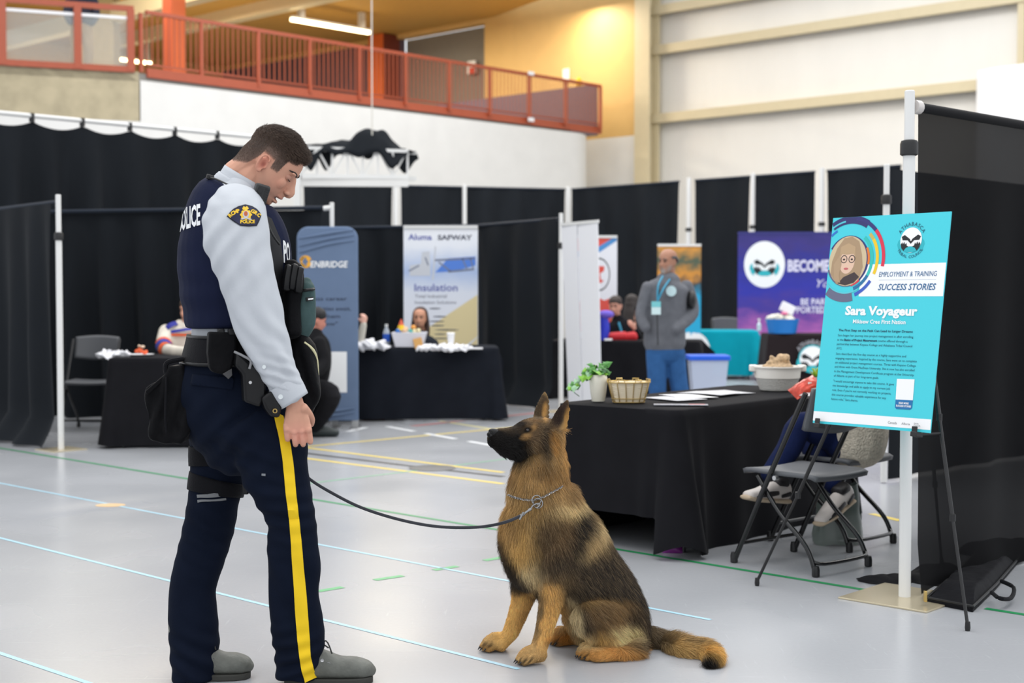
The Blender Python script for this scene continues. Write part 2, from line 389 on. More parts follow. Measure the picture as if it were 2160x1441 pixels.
# end wall E: white below, yellow above, grey/plum screen, ribbed panels to the right
def wallE(t0, t1, z0, z1, off, th, name, m): return slab(E0+W*t0+U*off, E0+W*t1+U*off, z0, z1, th, U, name, m)
wallE(-4.66, .7, 0, 4.98, 0, .3, 'wall_end', M_white); wallE(-4.66, .7, 4.98, 13, 0, .3, 'wall_end', M_yellow)
wallE(-22, -4.66, 8.3, 13, 0, .3, 'wall_end', M_yellow)
wallE(-8.1, -4.66, ZM-.2, 8.3, .35, .2, 'wall_end', M_grey); wallE(-17, -8.1, ZM-.2, 8.3, .1, .2, 'wall_end', M_purple)
wallE(.9, 18, 0, 13, .25, .2, 'wall_right', M_panel)
w0 = E0-W*16.5; slab(w0, w0-U*22, ZM-.2, 8.5, .3, nb, 'wall_back', M_yellow)
# small ledge at the foot of the end wall's white part
struct(MB().beam(E0-W*3+Up*3.2-U*.04, E0+W*.6+Up*3.2-U*.04, .06, .05).build('trim_ledge', M_white, smooth=False))
# I-column between yellow wall and ribbed panels
mb = MB(); cc = E0+W*.88-U*.12
rotE = Matrix((W, U, Up)).transposed()
mb.box(cc+Up*6.5-U*.18, (.44, .05, 13), rotE); mb.box(cc+Up*6.5+U*.18, (.44, .05, 13), rotE); mb.box(cc+Up*6.5, (.05, .36, 13), rotE)
struct(mb.build('column_steel', M_beige, smooth=False))
for z in (5.42, 7.03, 7.96, 9.5):
    mb = MB(); mb.box(E0+W*9.4+U*.1+Up*z, (17, .24, .03), rotE); mb.box(E0+W*9.4-U*.02+Up*(z-.09), (17, .03, .2), rotE); mb.box(E0+W*9.4+U*.02+Up*(z-.19), (17, .1, .025), rotE)
    struct(mb.build('trim_girt', M_beige, smooth=False))
struct(MB().box(E0+W*9.93+U*.1+Up*7.5, (.14, .2, 9), rotE).build('column_steel', M_beige, smooth=False))
# columns on the balcony
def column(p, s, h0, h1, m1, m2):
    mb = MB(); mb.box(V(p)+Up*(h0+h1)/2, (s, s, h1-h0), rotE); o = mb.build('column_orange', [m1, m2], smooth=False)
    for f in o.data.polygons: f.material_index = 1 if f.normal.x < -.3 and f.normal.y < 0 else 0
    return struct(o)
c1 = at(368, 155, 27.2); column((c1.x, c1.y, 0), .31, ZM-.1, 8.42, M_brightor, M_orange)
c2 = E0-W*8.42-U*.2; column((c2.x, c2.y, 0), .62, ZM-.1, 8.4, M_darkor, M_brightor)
c3 = at(212, 100, 30.5); struct(MB().box((c3.x, c3.y, 6.6), (.7, .5, 3.7)).build('column_concrete', mat('pale_concrete', (150, 132, 96), .8, var=.1), smooth=False))
struct(MB().box((-9.6, 34.2, 6.6), (.3, .3, 3.7), rotE).build('column_dark', M_darkor, smooth=False))
bm0 = at(390, 55, 38); struct(MB().beam(bm0-W*5, bm0+W*7, .3, .36).build('beam_ceiling', M_beige, smooth=False))
bm1 = at(60, 75, 33); struct(MB().beam(bm1-W*3, bm1+W*9, .3, .36).build('beam_ceiling', M_beige, smooth=False))
# ---- plum guard wall running back from the balcony corner
gd = CE+nb*0-U*.02
g = MB(); g.prism([gd+nb*.15+Up*(ZM-.1), gd+nb*7+Up*(ZM-.1), gd+nb*7+Up*(ZM+1.1), gd+nb*.15+Up*(ZM+1.1)], U*.05)
tag(g.build('guard_panel', mat('plum_guard', (86, 74, 92), .5, var=.05, vscale=20), smooth=False), 'plum solid guard panel running back from the end of the orange balcony railing', 'guard panel')
# ---- railings
rl = thing('balcony_railing', 'long orange steel railing with thin bars along the white balcony front', 'railing', C0+Up*ZM)
a, b = C0+U*.12, CE-U*.05; n_posts = [300, 427, 547, 655, 759, 856, 948, 1033, 1116, 1193, 1266]
def on_front(px):
    d = ray(px, 400); d = V((d.x, d.y)); # intersect with the balcony front line
    den = d.x*U.y-d.y*U.x; t = (C0.x*d.y-C0.y*d.x)/den; return C0+U*t
MB().beam(a+Up*(ZM+1.03), b+Up*(ZM+1.03), .07, .06).build('top_rail', M_orange, rl, False)
MB().beam(a+Up*(ZM+.0), b+Up*(ZM+.0), .08, .16).build('bottom_channel', M_orange, rl, False)
MB().beam(a+Up*(ZM+.14), b+Up*(ZM+.14), .04, .03).build('bottom_rail', M_orange, rl, False)
bars = MB(); posts = [on_front(p) for p in n_posts]
for i, p in enumerate(posts):
    MB().beam(p+Up*(ZM), p+Up*(ZM+1.0), .06, .06, U).build('post', M_orange, rl, False)
    if i < len(posts)-1:
        q = posts[i+1]; nn = max(3, round((q-p).length/.115))
        for j in range(1, nn):
            r_ = p.lerp(q, j/nn); bars.beam(r_+Up*(ZM+.14), r_+Up*(ZM+1.02), .016, .016, U)
bars.build('bar_grille', M_orange, rl, False)
gl = thing('glass_railing', 'orange framed glass railing on the concrete ledge at far left', 'railing', C0-LD*3+Up*ZM)
on_l = lambda px: (lambda d: L0+LD*((L0.y*d.x-L0.x*d.y)/(LD.x*d.y-LD.y*d.x)))(ray(px, 100))
ps = [on_l(p) for p in (-300, 5, 164, 276)]
MB().beam(ps[0]+Up*(ZM+1.06), C0-LD*.1+Up*(ZM+1.06), .08, .09).build('top_rail', M_orange, gl, False)
MB().beam(ps[0]+Up*(ZM+.03), C0-LD*.1+Up*(ZM+.03), .08, .1).build('bottom_rail', M_orange, gl, False)
for p in ps: MB().beam(p+Up*ZM, p+Up*(ZM+1.05), .1, .12, LD).build('post', M_orange, gl, False)
for p, q in zip(ps[:-1], ps[1:]):
    d = (q-p).normalized()
    MB().prism([p+d*.06+Up*(ZM+.08), q-d*.06+Up*(ZM+.08), q-d*.06+Up*(ZM+.9), p+d*.06+Up*(ZM+.9)], nb*.012).build('glass_panel', M_glass, gl, False)
    MB().beam(p+d*.06+Up*(ZM+.9), q-d*.06+Up*(ZM+.9), .03, .05).build('glass_cap', M_paper, gl, False)
# ---- lamps of the balcony
def tube_lamp(p0, p1, lab, stem=True):
    t = thing('linear_lamp', lab, 'lamp', (V(p0)+V(p1))/2)
    MB().beam(p0, p1, .1, .07).build('diffuser', M_lampglow, t, False)
    MB().beam(V(p0)+Up*.06, V(p1)+Up*.06, .12, .05).build('housing', M_white, t, False)
    if stem:
        for q in (.12, .9):
            s_ = V(p0).lerp(V(p1), q); MB().beam(s_+Up*.08, V((s_.x, s_.y, 8.44)), .14, .14, U).build('hanger', M_white, t, False)
p0 = at(615, 41, 35.3); tube_lamp(p0, p0+U*2.5, 'glowing linear lamp hanging under the ochre balcony ceiling')
p0 = at(220, 121, 40); tube_lamp(p0, p0+U*1.5, 'short glowing lamp seen low behind the glass railing', True)
# ---- small things on the balcony
def quad_panel(px, py, D, w, h, d, name, m, lab, cat, rot=rotE):
    c = at(px, py, D); return tag(MB().box(c, (w, d, h), rot).build(name, m, smooth=False), lab, cat)
tE = lambda px: (lambda d: E0+W*((E0.y*d.x-E0.x*d.y)/(W.x*d.y-W.y*d.x)))(ray(px, 100))
pe = tE(1194); quad_panel(1194, 158, pe.y-.05, .2, .3, .03, 'wall_notice', M_paper, 'small white notice on the yellow wall above the plum guard', 'notice')
pe = tE(990); pn = thing('wall_poster', 'red and white poster on the grey wall by the yellow corner', 'poster', at(995, 152, pe.y+.15))
MB().box(at(995, 142, pe.y+.2), (.3, .03, .34), rotE).build('paper', M_paper, pn, False); MB().box(at(996, 149, pe.y+.16), (.22, .03, .16), rotE).build('red_print', mat('red_print', (206, 70, 54), .5), pn, False)
fe = thing('fire_extinguisher', 'red fire extinguisher with yellow top on the plum guard end', 'fire extinguisher', gd+nb*.9+Up*(ZM+.55))
fp = at(1221, 200, 34.0); MB().lathe([(.02, -.22), (.085, -.2), (.09, .12), (.05, .2), (.03, .24)], fp, 14).build('cylinder_body', mat('extinguisher_red', (206, 44, 30), .35), fe)
MB().lathe([(.05, .2), (.075, .26), (.06, .36), (.02, .42)], fp, 12).build('valve_head', mat('extinguisher_yellow', (236, 190, 30), .4), fe)
tag(MB().box(posts[8]-nb*.06+Up*(ZM+1.03), (.18, .02, .08), Matrix((U, nb, Up)).transposed()).build('tag_plate', M_paper, smooth=False), 'white tag on the top rail of the orange balcony railing', 'tag')
tag(MB().box(posts[8]-nb*.06+Up*(ZM+.02), (.18, .02, .08), Matrix((U, nb, Up)).transposed()).build('tag_plate', M_paper, smooth=False), 'white tag on the bottom channel of the orange balcony railing', 'tag')
# white sheet hung on the ribbed wall
ws = MB(); sA = tE(2076)-U*.3; Ls = 4.0
ws.grid(lambda u, v: sA+W*(u*Ls)-U*(.06*math.sin(9*u+2*v)+.03*math.sin(23*u))+Up*(5.55-3.4*v+.25*u*(1-u)), 40, 16)
tag(ws.build('hanging_sheet', mat('white_sheet', (238, 238, 238), .7), solid=.006), 'white sheet hung on the ribbed wall above the nearest black drape', 'sheet')
# ================================================================ PIPE AND DRAPE
def drape(p0, p1, ztop, lab, zbot=.02, folds=2.6, amp=.05, seed=0, m=None, cat='curtain', pocket=.07, puddle=0., group=None, topwave=0., nv=18):
    p0, p1 = V((p0[0], p0[1], 0)), V((p1[0], p1[1], 0)); d = p1-p0; Ln = d.length; d.normalize(); nrm = V((d.y, -d.x, 0))
    if nrm.y > 0: nrm = -nrm
    zt0, zt1 = ztop if isinstance(ztop, tuple) else (ztop, ztop)
    rnd = random.Random(seed); ph = rnd.uniform(0, 6); nu = max(24, int(Ln*folds*9)); mb = MB()
    def fn(u, v):
        z1 = zt0+(zt1-zt0)*u; s = u*Ln
        q = noise.noise(V((s*1.1+seed*3.1, seed, v*.6)))
        a = amp*(.15+.85*min(1, v*1.6))*(1+.8*q)
        off = a*math.sin(2*PI*folds*s+ph+2.2*noise.noise(V((s*.6, seed*2.3, v*.35))))+.05*q*v
        z = z1-(z1-zbot)*v
        if topwave and v < .5: z -= topwave*(1-2*v)*abs(math.sin(PI*s*1.7+ph))**.7
        if v < .02: off *= .3
        if puddle and v > .9: off += puddle*((v-.9)/.1)*(1+.6*q)
        return p0+d*s+nrm*off+Up*z
    mb.grid(fn, nu, nv)
    o = mb.build('drape', m or M_drape, solid=0)
    tag(o, lab, cat, group)
    return o
def upright(p, h, lab, collar=1.75, r0=.025, r1=.021, plate=None, m=None):
    p = V((p[0], p[1], 0)); t = thing('drape_upright', lab, 'post', p)
    hc = h*collar/2.07
    MB().lathe([(r0, .006), (r0, hc)], p, 18).build('lower_tube', m or M_alu, t); MB().lathe([(r1, hc-.02), (r1, h-.004), (r1*.8, h)], p, 18).build('upper_tube', m or M_alu, t)
    MB().lathe([(r0+.004, hc-.05), (r0+.012, hc-.045), (r0+.012, hc), (r0+.008, hc+.012), (r1+.002, hc+.016)], p, 18).build('collar', M_black, t)
    if plate: MB().box(p+Up*.004, (plate, plate, .008), plate_rot).build('base_plate', M_cream_metal, t, False, bevel=.002)
    return t
plate_rot = Matrix.Rotation(R(47), 3, 'Z')
def bar(a, b, lab, r=.019, m=None):
    return tag(MB().tube([a, b], r, 12).build('crossbar', m or M_rail), lab, 'crossbar')
# left booth
pl = gnd(129, 949); upright(pl, 2.06, 'white upright with collar at the front corner of the left booth', plate=.3)
q1 = at(-90, 441, 13.35)
drape(pl+V((-.06, .02, 0)), q1, (1.99, 1.99), 'black side drape left of the white upright in the left booth', folds=2.2, amp=.055, seed=3, puddle=.18)
bar(V((pl.x, pl.y, 2.0)), V((q1.x, q1.y, 2.0)), 'dark crossbar of the side drape left of the white upright')
bL, bR = at(96, 447, 14.2), at(700, 438, 13.5)
drape((bL.x, bL.y+.05), (bR.x-.1, bR.y+.05), (bL.z-.02, bR.z-.02), 'black back drape behind the left booth table with light vertical folds', folds=2.3, amp=.10, seed=5, m=M_drape)
bar(bL, bR, 'dark crossbar above the left booth back drape'); bar(at(683, 440, 13.51), bR, 'white end of the crossbar behind the officer', .024, M_alu)
upright(bR, 2.12, 'white upright above the rounded blue grey banner', collar=1.6)
# tall curtain at the left
tA, tB = at(-60, 243, 14.3), at(560, 300, 17.1)
drape(tA, tB, (tA.z, tB.z), 'tall black curtain gathered on hooks along the left wall', folds=2.0, amp=.14, seed=11, topwave=.07)
tall_drape = [x for x in bpy.data.objects if x.get('label', '').startswith('tall black curtain gathered')][0]
Lt = (tB-tA).length; pht = random.Random(11).uniform(0, 6)
for i in range(1, 9):
    s_ = (i-(pht/PI) % 1)/1.7
    if 0 < s_ < Lt: q_ = tA.lerp(tB, s_/Lt); MB().box(q_+Up*.03-V((0, .02, 0)), (.05, .03, .09)).build('hook', M_black, tall_drape, False)
bar(tA+Up*.05, tB+Up*.05, 'white pipe carrying the tall gathered curtain', .025, M_alu)
# insulation booth
iA, iB, iC = at(646, 482, 17.2), at(1010, 476, 16.8), gnd(1183, 869)
drape(iA, iB, (iA.z, iB.z), 'black back drape behind the insulation banner', folds=2.6, amp=.09, seed=17)
drape(iB, (iC.x-.05, iC.y+.05), (iB.z, 2.05), 'black side drape between insulation banner and white folded panel', folds=1.5, amp=.06, seed=19, m=M_drape, puddle=.15)
bar(V((iB.x, iB.y, iB.z)), V((iC.x, iC.y, 2.04)), 'dark crossbar right of the insulation banner'); bar(iA, iB, 'dark crossbar above the insulation banner')
upright(iC, 2.1, 'white upright beside the white folded panel', plate=.3)
# back line, three metres tall
bk0, bk1, bk2 = at(636, 388, 24.4), at(1200, 400, 27.5), at(1905, 349, 22.6)
def backpt(px):
    A_, B_ = (bk0, bk1) if px < 1200 else (bk1, bk2)
    d = ray(px, 400); e = B_-A_; t = (A_.y*d.x-A_.x*d.y)/(e.x*d.y-e.y*d.x); return A_+e*t
bl = [(640, 828, 'behind the truss'), (845, 976, 'above the insulation banner'), (984, 1192, 'above the insulation booth side drape'), (1206, 1433, 'behind the man in the grey fleece'), (1466, 1583, 'left of the become banner'), (1592, 1719, 'above the become banner'), (1744, 1900, 'beside the far white upright')]
for i, (x0, x1, w_) in enumerate(bl):
    a_, b_ = backpt(x0), backpt(x1)
    drape(a_, b_, (a_.z, b_.z), 'tall black drape of the back row '+w_, folds=1.5, amp=.09, seed=31+i, group='tall drapes of the back row')
    bar(a_, b_, 'crossbar of the back row drape '+w_, .02)
for px, w_ in ((835, 'left of the insulation banner'), (980, 'above the insulation banner'), (1198, 'above the white folded panel'), (1452, 'behind the orange and teal banner'), (1587, 'above the white emblem of the become banner'), (1732, 'just left of the turquoise sign')):
    p = backpt(px); upright((p.x, p.y-.06), p.z+.05, 'tall white upright of the back row '+w_, collar=1.5, r0=.045, r1=.04)
# near right booth
pr = gnd(1908, 1262); upright(pr, 2.125, 'nearest white upright with black collar behind the turquoise sign', collar=1.855, plate=.4)
pd = V((pr.x+.75*1.9, pr.y+.72*1.9, 0))
dA = pr+V((.045, .035, 0))
drape(dA, pd, (2.06, 2.06), 'nearest black drape at the right edge, faint light through its top', zbot=.015, folds=1.6, amp=.022, seed=41, m=M_sheer, puddle=.02, nv=30)
MB2 = bar(dA+Up*2.06, pd+Up*2.06, 'black wrapped crossbar of the nearest drape', .021, mat('black_pipe_cloth', (26, 26, 28), .6, sheen=.3))
tag(MB().tube([pr+V((.02, .018, 2.06)), pr+V((.05, .045, 2.06))], .03, 14).build('crossbar_hook', mat('pale_hook', (206, 200, 196), .4)), 'round pale hook holding the nearest crossbar to its upright', 'hook')
pf = at(1868, 600, 9.5); upright(pf, 2.13, 'second white upright behind the nearest one, above the turquoise sign', collar=1.86, r0=.022, r1=.019)
drape((pf.x+.05, pf.y+.02), (pf.x+1.5, pf.y+1.5), (2.1, 2.1), 'black drape between the two right hand uprights', folds=1.6, amp=.03, seed=43)
# ================================================================ TABLES AND CLOTHS
def rect_pts(A, Bv, C_, D_, r=.05, step=.03):
    P = [V((q[0], q[1], 0)) for q in (A, Bv, C_, D_)]; out = []
    for i in range(4):
        p, q, o = P[i], P[(i+1) % 4], P[i-1]; d = (q-p).normalized(); e = (p-o).normalized(); Ln = (q-p).length
        n0 = V((e.y, -e.x, 0)); n1 = V((d.y, -d.x, 0)); c = p+d*r-n1*r
        for k in range(7):
            t = k/6; nn = (n0*(1-t)+n1*t).normalized(); out.append((c+nn*r, nn, i-.5+t*.5 if t < 1 else i, i, 0.))
        m = max(2, int((Ln-2*r)/step))
        for k in range(1, m): out.append((p+d*(r+(Ln-2*r)*k/m), n1, i, i, k/m))
    return out
def tablecloth(A, Bv, C_, D_, ztop, zbots, lab, m, amp=.02, seed=0, nv=22, group=None, folds=3.2, corner=.07, flare=.03, cmask=(1, 1, 1, 1)):
    """A,B,C,D anticlockwise seen from above; zbots: hem height of the sides AB, BC, CD, DA"""
    pts = rect_pts(A, Bv, C_, D_); n = len(pts); ctr = sum((p[0] for p in pts), V((0, 0, 0)))/n
    per = 0; S = []
    for i in range(n): S.append(per); per += (pts[(i+1) % n][0]-pts[i][0]).length
    cs = [V((q[0], q[1], 0)) for q in (A, Bv, C_, D_)]
    mb = MB(); vs = []
    rows = [('t', .5), ('t', .12), ('t', .02), ('e', 0)]+[('s', (j+1)/nv) for j in range(nv)]
    kk = round(per*folds)
    for kind, q in rows:
        for i, (p, nn, sd, si, u) in enumerate(pts):
            if kind == 't': vs.append(p.lerp(ctr, q)+Up*ztop)
            elif kind == 'e': vs.append(p+nn*.006+Up*(ztop-.005))
            else:
                dc, ci = min(((p-c).length, j) for j, c in enumerate(cs)); cw = math.exp(-(dc/.16)**2)*cmask[ci]
                z0 = zbots[si]; sj = zbots[(si-1) % 4]
                if dc < .3 and u < .5 and z0 != sj: z0 = z0+(sj-z0)*.5*math.exp(-(dc/.04)**2)
                if dc < .3 and u >= .5 and zbots[(si+1) % 4] != z0: z0 = z0+(zbots[(si+1) % 4]-z0)*.5*math.exp(-(dc/.04)**2)
                z = ztop-.01-(ztop-.01-z0)*q
                a = S[i]/per*2*PI
                w = amp*q*(.6+.8*noise.noise(V((S[i]*1.3+seed, seed*2., q))))
                off = flare*q+w*math.sin(kk*a+seed+1.5*noise.noise(V((S[i]*.9, seed, q*.7))))+corner*cw*q*(1+.5*math.sin(dc*45))
                vs.append(p+nn*(.008+off)+Up*z)
    R_ = len(rows)
    fs = [(r*n+i, r*n+(i+1) % n, (r+1)*n+(i+1) % n, (r+1)*n+i) for r in range(R_-1) for i in range(n)]
    fs.append(tuple(range(n))); mb.add(vs, fs)
    return tag(mb.build('tablecloth', m, angle=70), lab, 'tablecloth', group)
def folding_table(A, Bv, C_, D_, ztop, lab, group=None):
    P = [V((q[0], q[1], 0)) for q in (A, Bv, C_, D_)]; c = sum(P, V((0, 0, 0)))/4; t = thing('folding_table', lab, 'table', c, group)
    P = [p.lerp(c, .03) for p in P]
    MB().prism([p+Up*(ztop-.045) for p in P], Up*.04).build('tabletop', mat('table_board', (150, 146, 138), .6), t, False, bevel=.004)
    for p in P:
        q = p.lerp(c, .12); MB().tube([q+Up*.0, q+Up*(ztop-.045)], .016, 10).build('leg', mat('table_leg_grey', (90, 90, 92), .4, .6), t)
    return t
def tbl(A, d, Ln, wd, ztop, zb, lab, clab, m, **k):
    """A: front left corner (x, y); d: direction of the long front"""
    A = V((A[0], A[1], 0)); d = V((d[0], d[1], 0)).normalized(); n = V((-d.y, d.x, 0))
    q = (A, A+d*Ln, A+d*Ln+n*wd, A+n*wd)
    folding_table(*q, ztop, lab); return q, tablecloth(*q, ztop+.002, zb, clab, m, **k)
# near table: A at the left end, long side toward the seated visitor
TA = V((.235, 7.33, 0)); TD = V((.77, -.638, 0)).normalized(); TN = V((.638, .77, 0)).normalized()
TB = TA+TD*.735; TZ = .712
nq = (TA, TB, TB+TN*1.83, TA+TN*1.83)
folding_table(*nq, TZ, 'folding table hidden under the black cloth behind the dog')
tablecloth(*nq, TZ+.002, (.185, .004, -.012, -.012), 'black cloth with short left hem on the table behind the dog', M_cloth, amp=.022, seed=2, corner=.085, folds=2.4, flare=.018, nv=26, cmask=(.1, 1, .5, .3))
def ont(s, t, z=0.): return TA+TD*s+TN*t+Up*(TZ+.006+z)
# left booth table, insulation table, table behind the man, teal and emblem tables
lf = at(228, 757, 11.62)
tbl((lf.x, lf.y), (1, .02), 1.45, .76, .735, (.02, .02, .62, .04), 'folding table hidden under the black cloth of the left booth', 'black cloth on the left booth table behind the officer', M_cloth, seed=5, corner=.05)
ir = at(1052, 737, 14.05); tbl((ir.x-1.84, ir.y-.1), (1.84, .1), 1.84, .76, .72, (.02, .02, .62, .02), 'folding table hidden under the insulation booth cloth', 'charcoal cloth on the insulation booth table', mat('charcoal_cloth', (30, 33, 40), .8, sheen=.15, var=.08), seed=8, corner=.03)
br = at(1478, 720, 16.6); tbl((br.x-1.75, br.y+.3), (1.75, -.3), 1.76, .76, .69, (.02, .02, .6, .02), 'folding table hidden under the black cloth behind the fleece man', 'black cloth on the table behind the man in grey fleece', M_cloth, seed=12, corner=.1)
M_teal = mat('teal_cloth', (16, 152, 172), .75, sheen=.2, var=.06, vscale=4)
tr = at(1600, 700, 20.4); tq, _ = tbl((tr.x-1.8, tr.y+.15), (1.8, -.15), 1.8, .76, .70, (.06, .25, .06, .06), 'folding table hidden under the teal cloth', 'teal cloth on the far table left of the emblem table', M_teal, seed=15, corner=.12)
er = at(1622, 704, 19.2); eq, _ = tbl((er.x, er.y), (1, -.02), 1.8, .7, .69, (.02, .02, .02, .02), 'folding table hidden under the emblem cloth', 'dark brown black cloth with round emblem on the far table', mat('umber_cloth', (40, 34, 36), .8, sheen=.2), seed=18, corner=.03, amp=.008)
# ================================================================ EMBLEM (round face of two clasped hands, trees and a teal lake)
M_ink = mat('ink_black', (22, 26, 30), .6); M_tealink = mat('teal_ink', (38, 178, 190), .6); M_wht = mat('print_white', (244, 245, 246), .6)
def emblem(org, ex, ey, cx, cy, r, parent, ring=True, wings=True, lift=.002, text=None, tm=None):
    if ring:
        mb = MB(); disc(mb, org, ex, ey, cx, cy, r, lift); mb.build('emblem_disc', M_wht, parent, False)
    S = lambda pts: [(cx+x*r, cy+y*r) for x, y in pts]
    if wings:
        mb = MB()
        for s_ in (-1, 1): flat(mb, org, ex, ey, S([(s_*.98, .12), (s_*1.2, -.05), (s_*1.27, -.35), (s_*1.12, -.75), (s_*.9, -.95), (s_*.78, -.6), (s_*.95, -.3)]), lift-.0006)
        mb.build_each('emblem_wing', M_tealink, parent)
    mb = MB()
    flat(mb, org, ex, ey, S([(-.42, -.5), (.42, -.5), (.62, -.84), (.3, -.97), (-.3, -.97), (-.62, -.84)]), lift+.0006); mb.build('emblem_lake', M_tealink, parent, False)
    mb = MB()
    for s_ in (-1, 1):
        flat(mb, org, ex, ey, S([(s_*.9, .28), (s_*.62, .42), (s_*.1, .08), (s_*.02, -.12), (s_*.3, -.02), (s_*.78, .0)]), lift+.0006)
        flat(mb, org, ex, ey, S([(s_*.92, -.32), (s_*.78, -.15), (s_*.72, -.32), (s_*.6, -.12), (s_*.52, -.34), (s_*.4, -.2), (s_*.34, -.44), (s_*.16, -.52), (s_*.42, -.62), (s_*.62, -.86), (s_*.84, -.6)]), lift+.0008)
    flat(mb, org, ex, ey, S([(-.3, -.02), (0, -.3), (.3, -.02), (.16, .02), (0, -.08), (-.16, .02)]), lift+.0007)
    mb.build('emblem_print', M_ink, parent, False)
# ================================================================ BANNERS
def mat_grad(name, stops, axis=2, noise_=0., rough=.55, nscale=3., loc=0., size=1., nstretch=(1, 1, 1)):
    """printed colour bands along the object's own axis"""
    m = bpy.data.materials.new(name); m.use_nodes = True; N, L, B = nodes_of(m); B.inputs['Roughness'].default_value = rough
    tc = N.new('ShaderNodeTexCoord'); sx = N.new('ShaderNodeSeparateXYZ'); L.new(tc.outputs['Object'], sx.inputs[0])
    mr = N.new('ShaderNodeMapRange'); mr.inputs[1].default_value = loc; mr.inputs[2].default_value = loc+size; L.new(sx.outputs[axis], mr.inputs[0]); src = mr.outputs[0]
    if noise_:
        mp = N.new('ShaderNodeMapping'); mp.inputs['Scale'].default_value = nstretch; n = N.new('ShaderNodeTexNoise'); n.inputs['Scale'].default_value = nscale; n.inputs['Detail'].default_value = 5
        L.new(tc.outputs['Object'], mp.inputs[0]); L.new(mp.outputs[0], n.inputs['Vector'])
        a = N.new('ShaderNodeMath'); a.operation = 'MULTIPLY_ADD'; L.new(n.outputs['Fac'], a.inputs[0]); a.inputs[1].default_value = noise_; a.inputs[2].default_value = -noise_/2
        b = N.new('ShaderNodeMath'); b.operation = 'ADD'; L.new(src, b.inputs[0]); L.new(a.outputs[0], b.inputs[1]); src = b.outputs[0]
    cr = N.new('ShaderNodeValToRGB'); e = cr.color_ramp.elements
    while len(e) < len(stops): e.new(.5)
    for q, (p, c) in zip(e, stops): q.position = p; q.color = (*lin(c), 1)
    L.new(src, cr.inputs[0]); L.new(cr.outputs[0], B.inputs['Base Color']); return m
# rounded blue grey banner
t = thing('tube_banner', 'blue grey fabric banner with rounded top standing on two silver feet', 'banner', at(690, 903, 13.25))
D = 13.25; k = D/3000; x0, x1 = at(626, 600, D).x, at(755, 600, D).x; zt, zb = at(690, 478, D).z, at(690, 888, D).z; rc = .11
M_slate = mat('slate_fabric', (106, 124, 152), .6, sheen=.15, var=.03)
out = [V((x0, D, zb)), V((x1, D, zb))]+[V((x1-rc+rc*math.cos(a), D, zt-rc+rc*math.sin(a))) for a in [i*PI/16 for i in range(9)]]+[V((x0+rc-rc*math.sin(a), D, zt-rc+rc*math.cos(a))) for a in [i*PI/16 for i in range(9)]]
MB().prism(out, V((0, .035, 0))).build('fabric_cover', M_slate, t, bevel=.012, angle=60)
cr_ = MB()
for i, (z_, sl) in enumerate(((zt-.05, .06), (zt-.1, .08), (zt-.15, .09), (zb+.06, .03), (zb+.1, .02))): cr_.loft([(V((x0+.03, D-.003, z_-sl)), .006, .008), (V((x0+.3, D-.008, z_-.01)), .014, .008), (V((x1-.04, D-.003, z_+.02)), .006, .006)], 8, sub=5)
cr_.build_each('crease', M_slate, t, True)
for x_ in (x0+.35, x1-.03): MB().box((x_, D+.02, zb/2), (.06, .03, zb+.02)).build('foot_post', M_steel, t, False); MB().box((x_, D+.02, .008), (.07, .36, .015)).build('foot_plate', M_steel, t, False)
org, ex, ey = V((x0, D, 0)), V((1, 0, 0)), V((0, 0, 1)); pz = lambda y: at(690, y, D).z; pxx = lambda x: at(x, 600, D).x-x0
lt = MB(); put_text(lt, 'ENBRIDGE', org, ex, ey, pxx(655), pz(564), 79*k, 13*k, .02, .15, .005); lt.build('lettering', M_wht, t, False)
lt = MB()
for a0, r_ in ((20, 13), (110, 11), (200, 13), (290, 9)): disc(lt, org, ex, ey, pxx(645), pz(552), r_*k, .002, 14, a0, a0+150, (r_-4)*k)
lt.build('swirl_logo', mat('amber_print', (236, 172, 48), .5), t, False)
lt = MB()
for s_, x_, y_, w_ in (('Endless career', 632, 634, 100), ('opportunities await,', 628, 655, 112), ('Ask them', 655, 671, 62), ('how"', 678, 687, 34)): put_text(lt, s_, org, ex, ey, pxx(x_), pz(y_), w_*k, 8*k, .01)
lt.build_each('lettering', mat('navy_print', (44, 54, 78), .6), t)
MB().prism([V((pxx(692)+x0, D-.001, pz(828))), V((pxx(731)+x0, D-.001, pz(828))), V((pxx(731)+x0, D-.001, pz(742))), V((pxx(692)+x0, D-.001, pz(742)))], V((0, -.001, 0))).build('white_label', M_wht, t, False)
# insulation roll-up banner
def rollup(px0, px1, pyt, D, name, lab, m, zb=.1, tilt=0., dpt=0.):
    a, b = at(px0, pyt, D), at(px1, pyt, D+dpt); t = thing(name, lab, 'banner', V(((a.x+b.x)/2, (a.y+b.y)/2, 0)))
    w = (b-a).length; ex = (b-a).normalized(); ex.z = 0; ex.normalize(); h = a.z; n = V((ex.y, -ex.x, 0)); org = V((a.x, a.y, 0))
    MB().prism([org+Up*zb, org+ex*w+Up*zb, org+ex*w+Up*(h-.03), org+Up*(h-.03)], n*-.004).build('print_sheet', m, t, False)
    MB().beam(org+Up*(h-.015), org+ex*w+Up*(h-.015), .03, .035).build('top_bar', M_alu, t, False)
    MB().beam(org+Up*.05-ex*.0, org+ex*w+Up*.05, .18, .09).build('cassette', M_steel, t, False, bevel=.01)
    MB().tube([org+ex*w/2-n*.04+Up*.05, org+ex*w/2-n*.04+Up*(h-.01)], .012, 8).build('support_pole', M_steel, t)
    return t, org, ex, w, h
M_ins = mat_grad('insulation_print', [(0, (232, 236, 246)), (.5, (232, 236, 246)), (.6, (226, 232, 244)), (.72, (176, 196, 232)), (.86, (236, 240, 248)), (1, (244, 246, 250))], 2, .08, loc=.1, size=1.95, nscale=4)
D = 16.0; k = D/3000
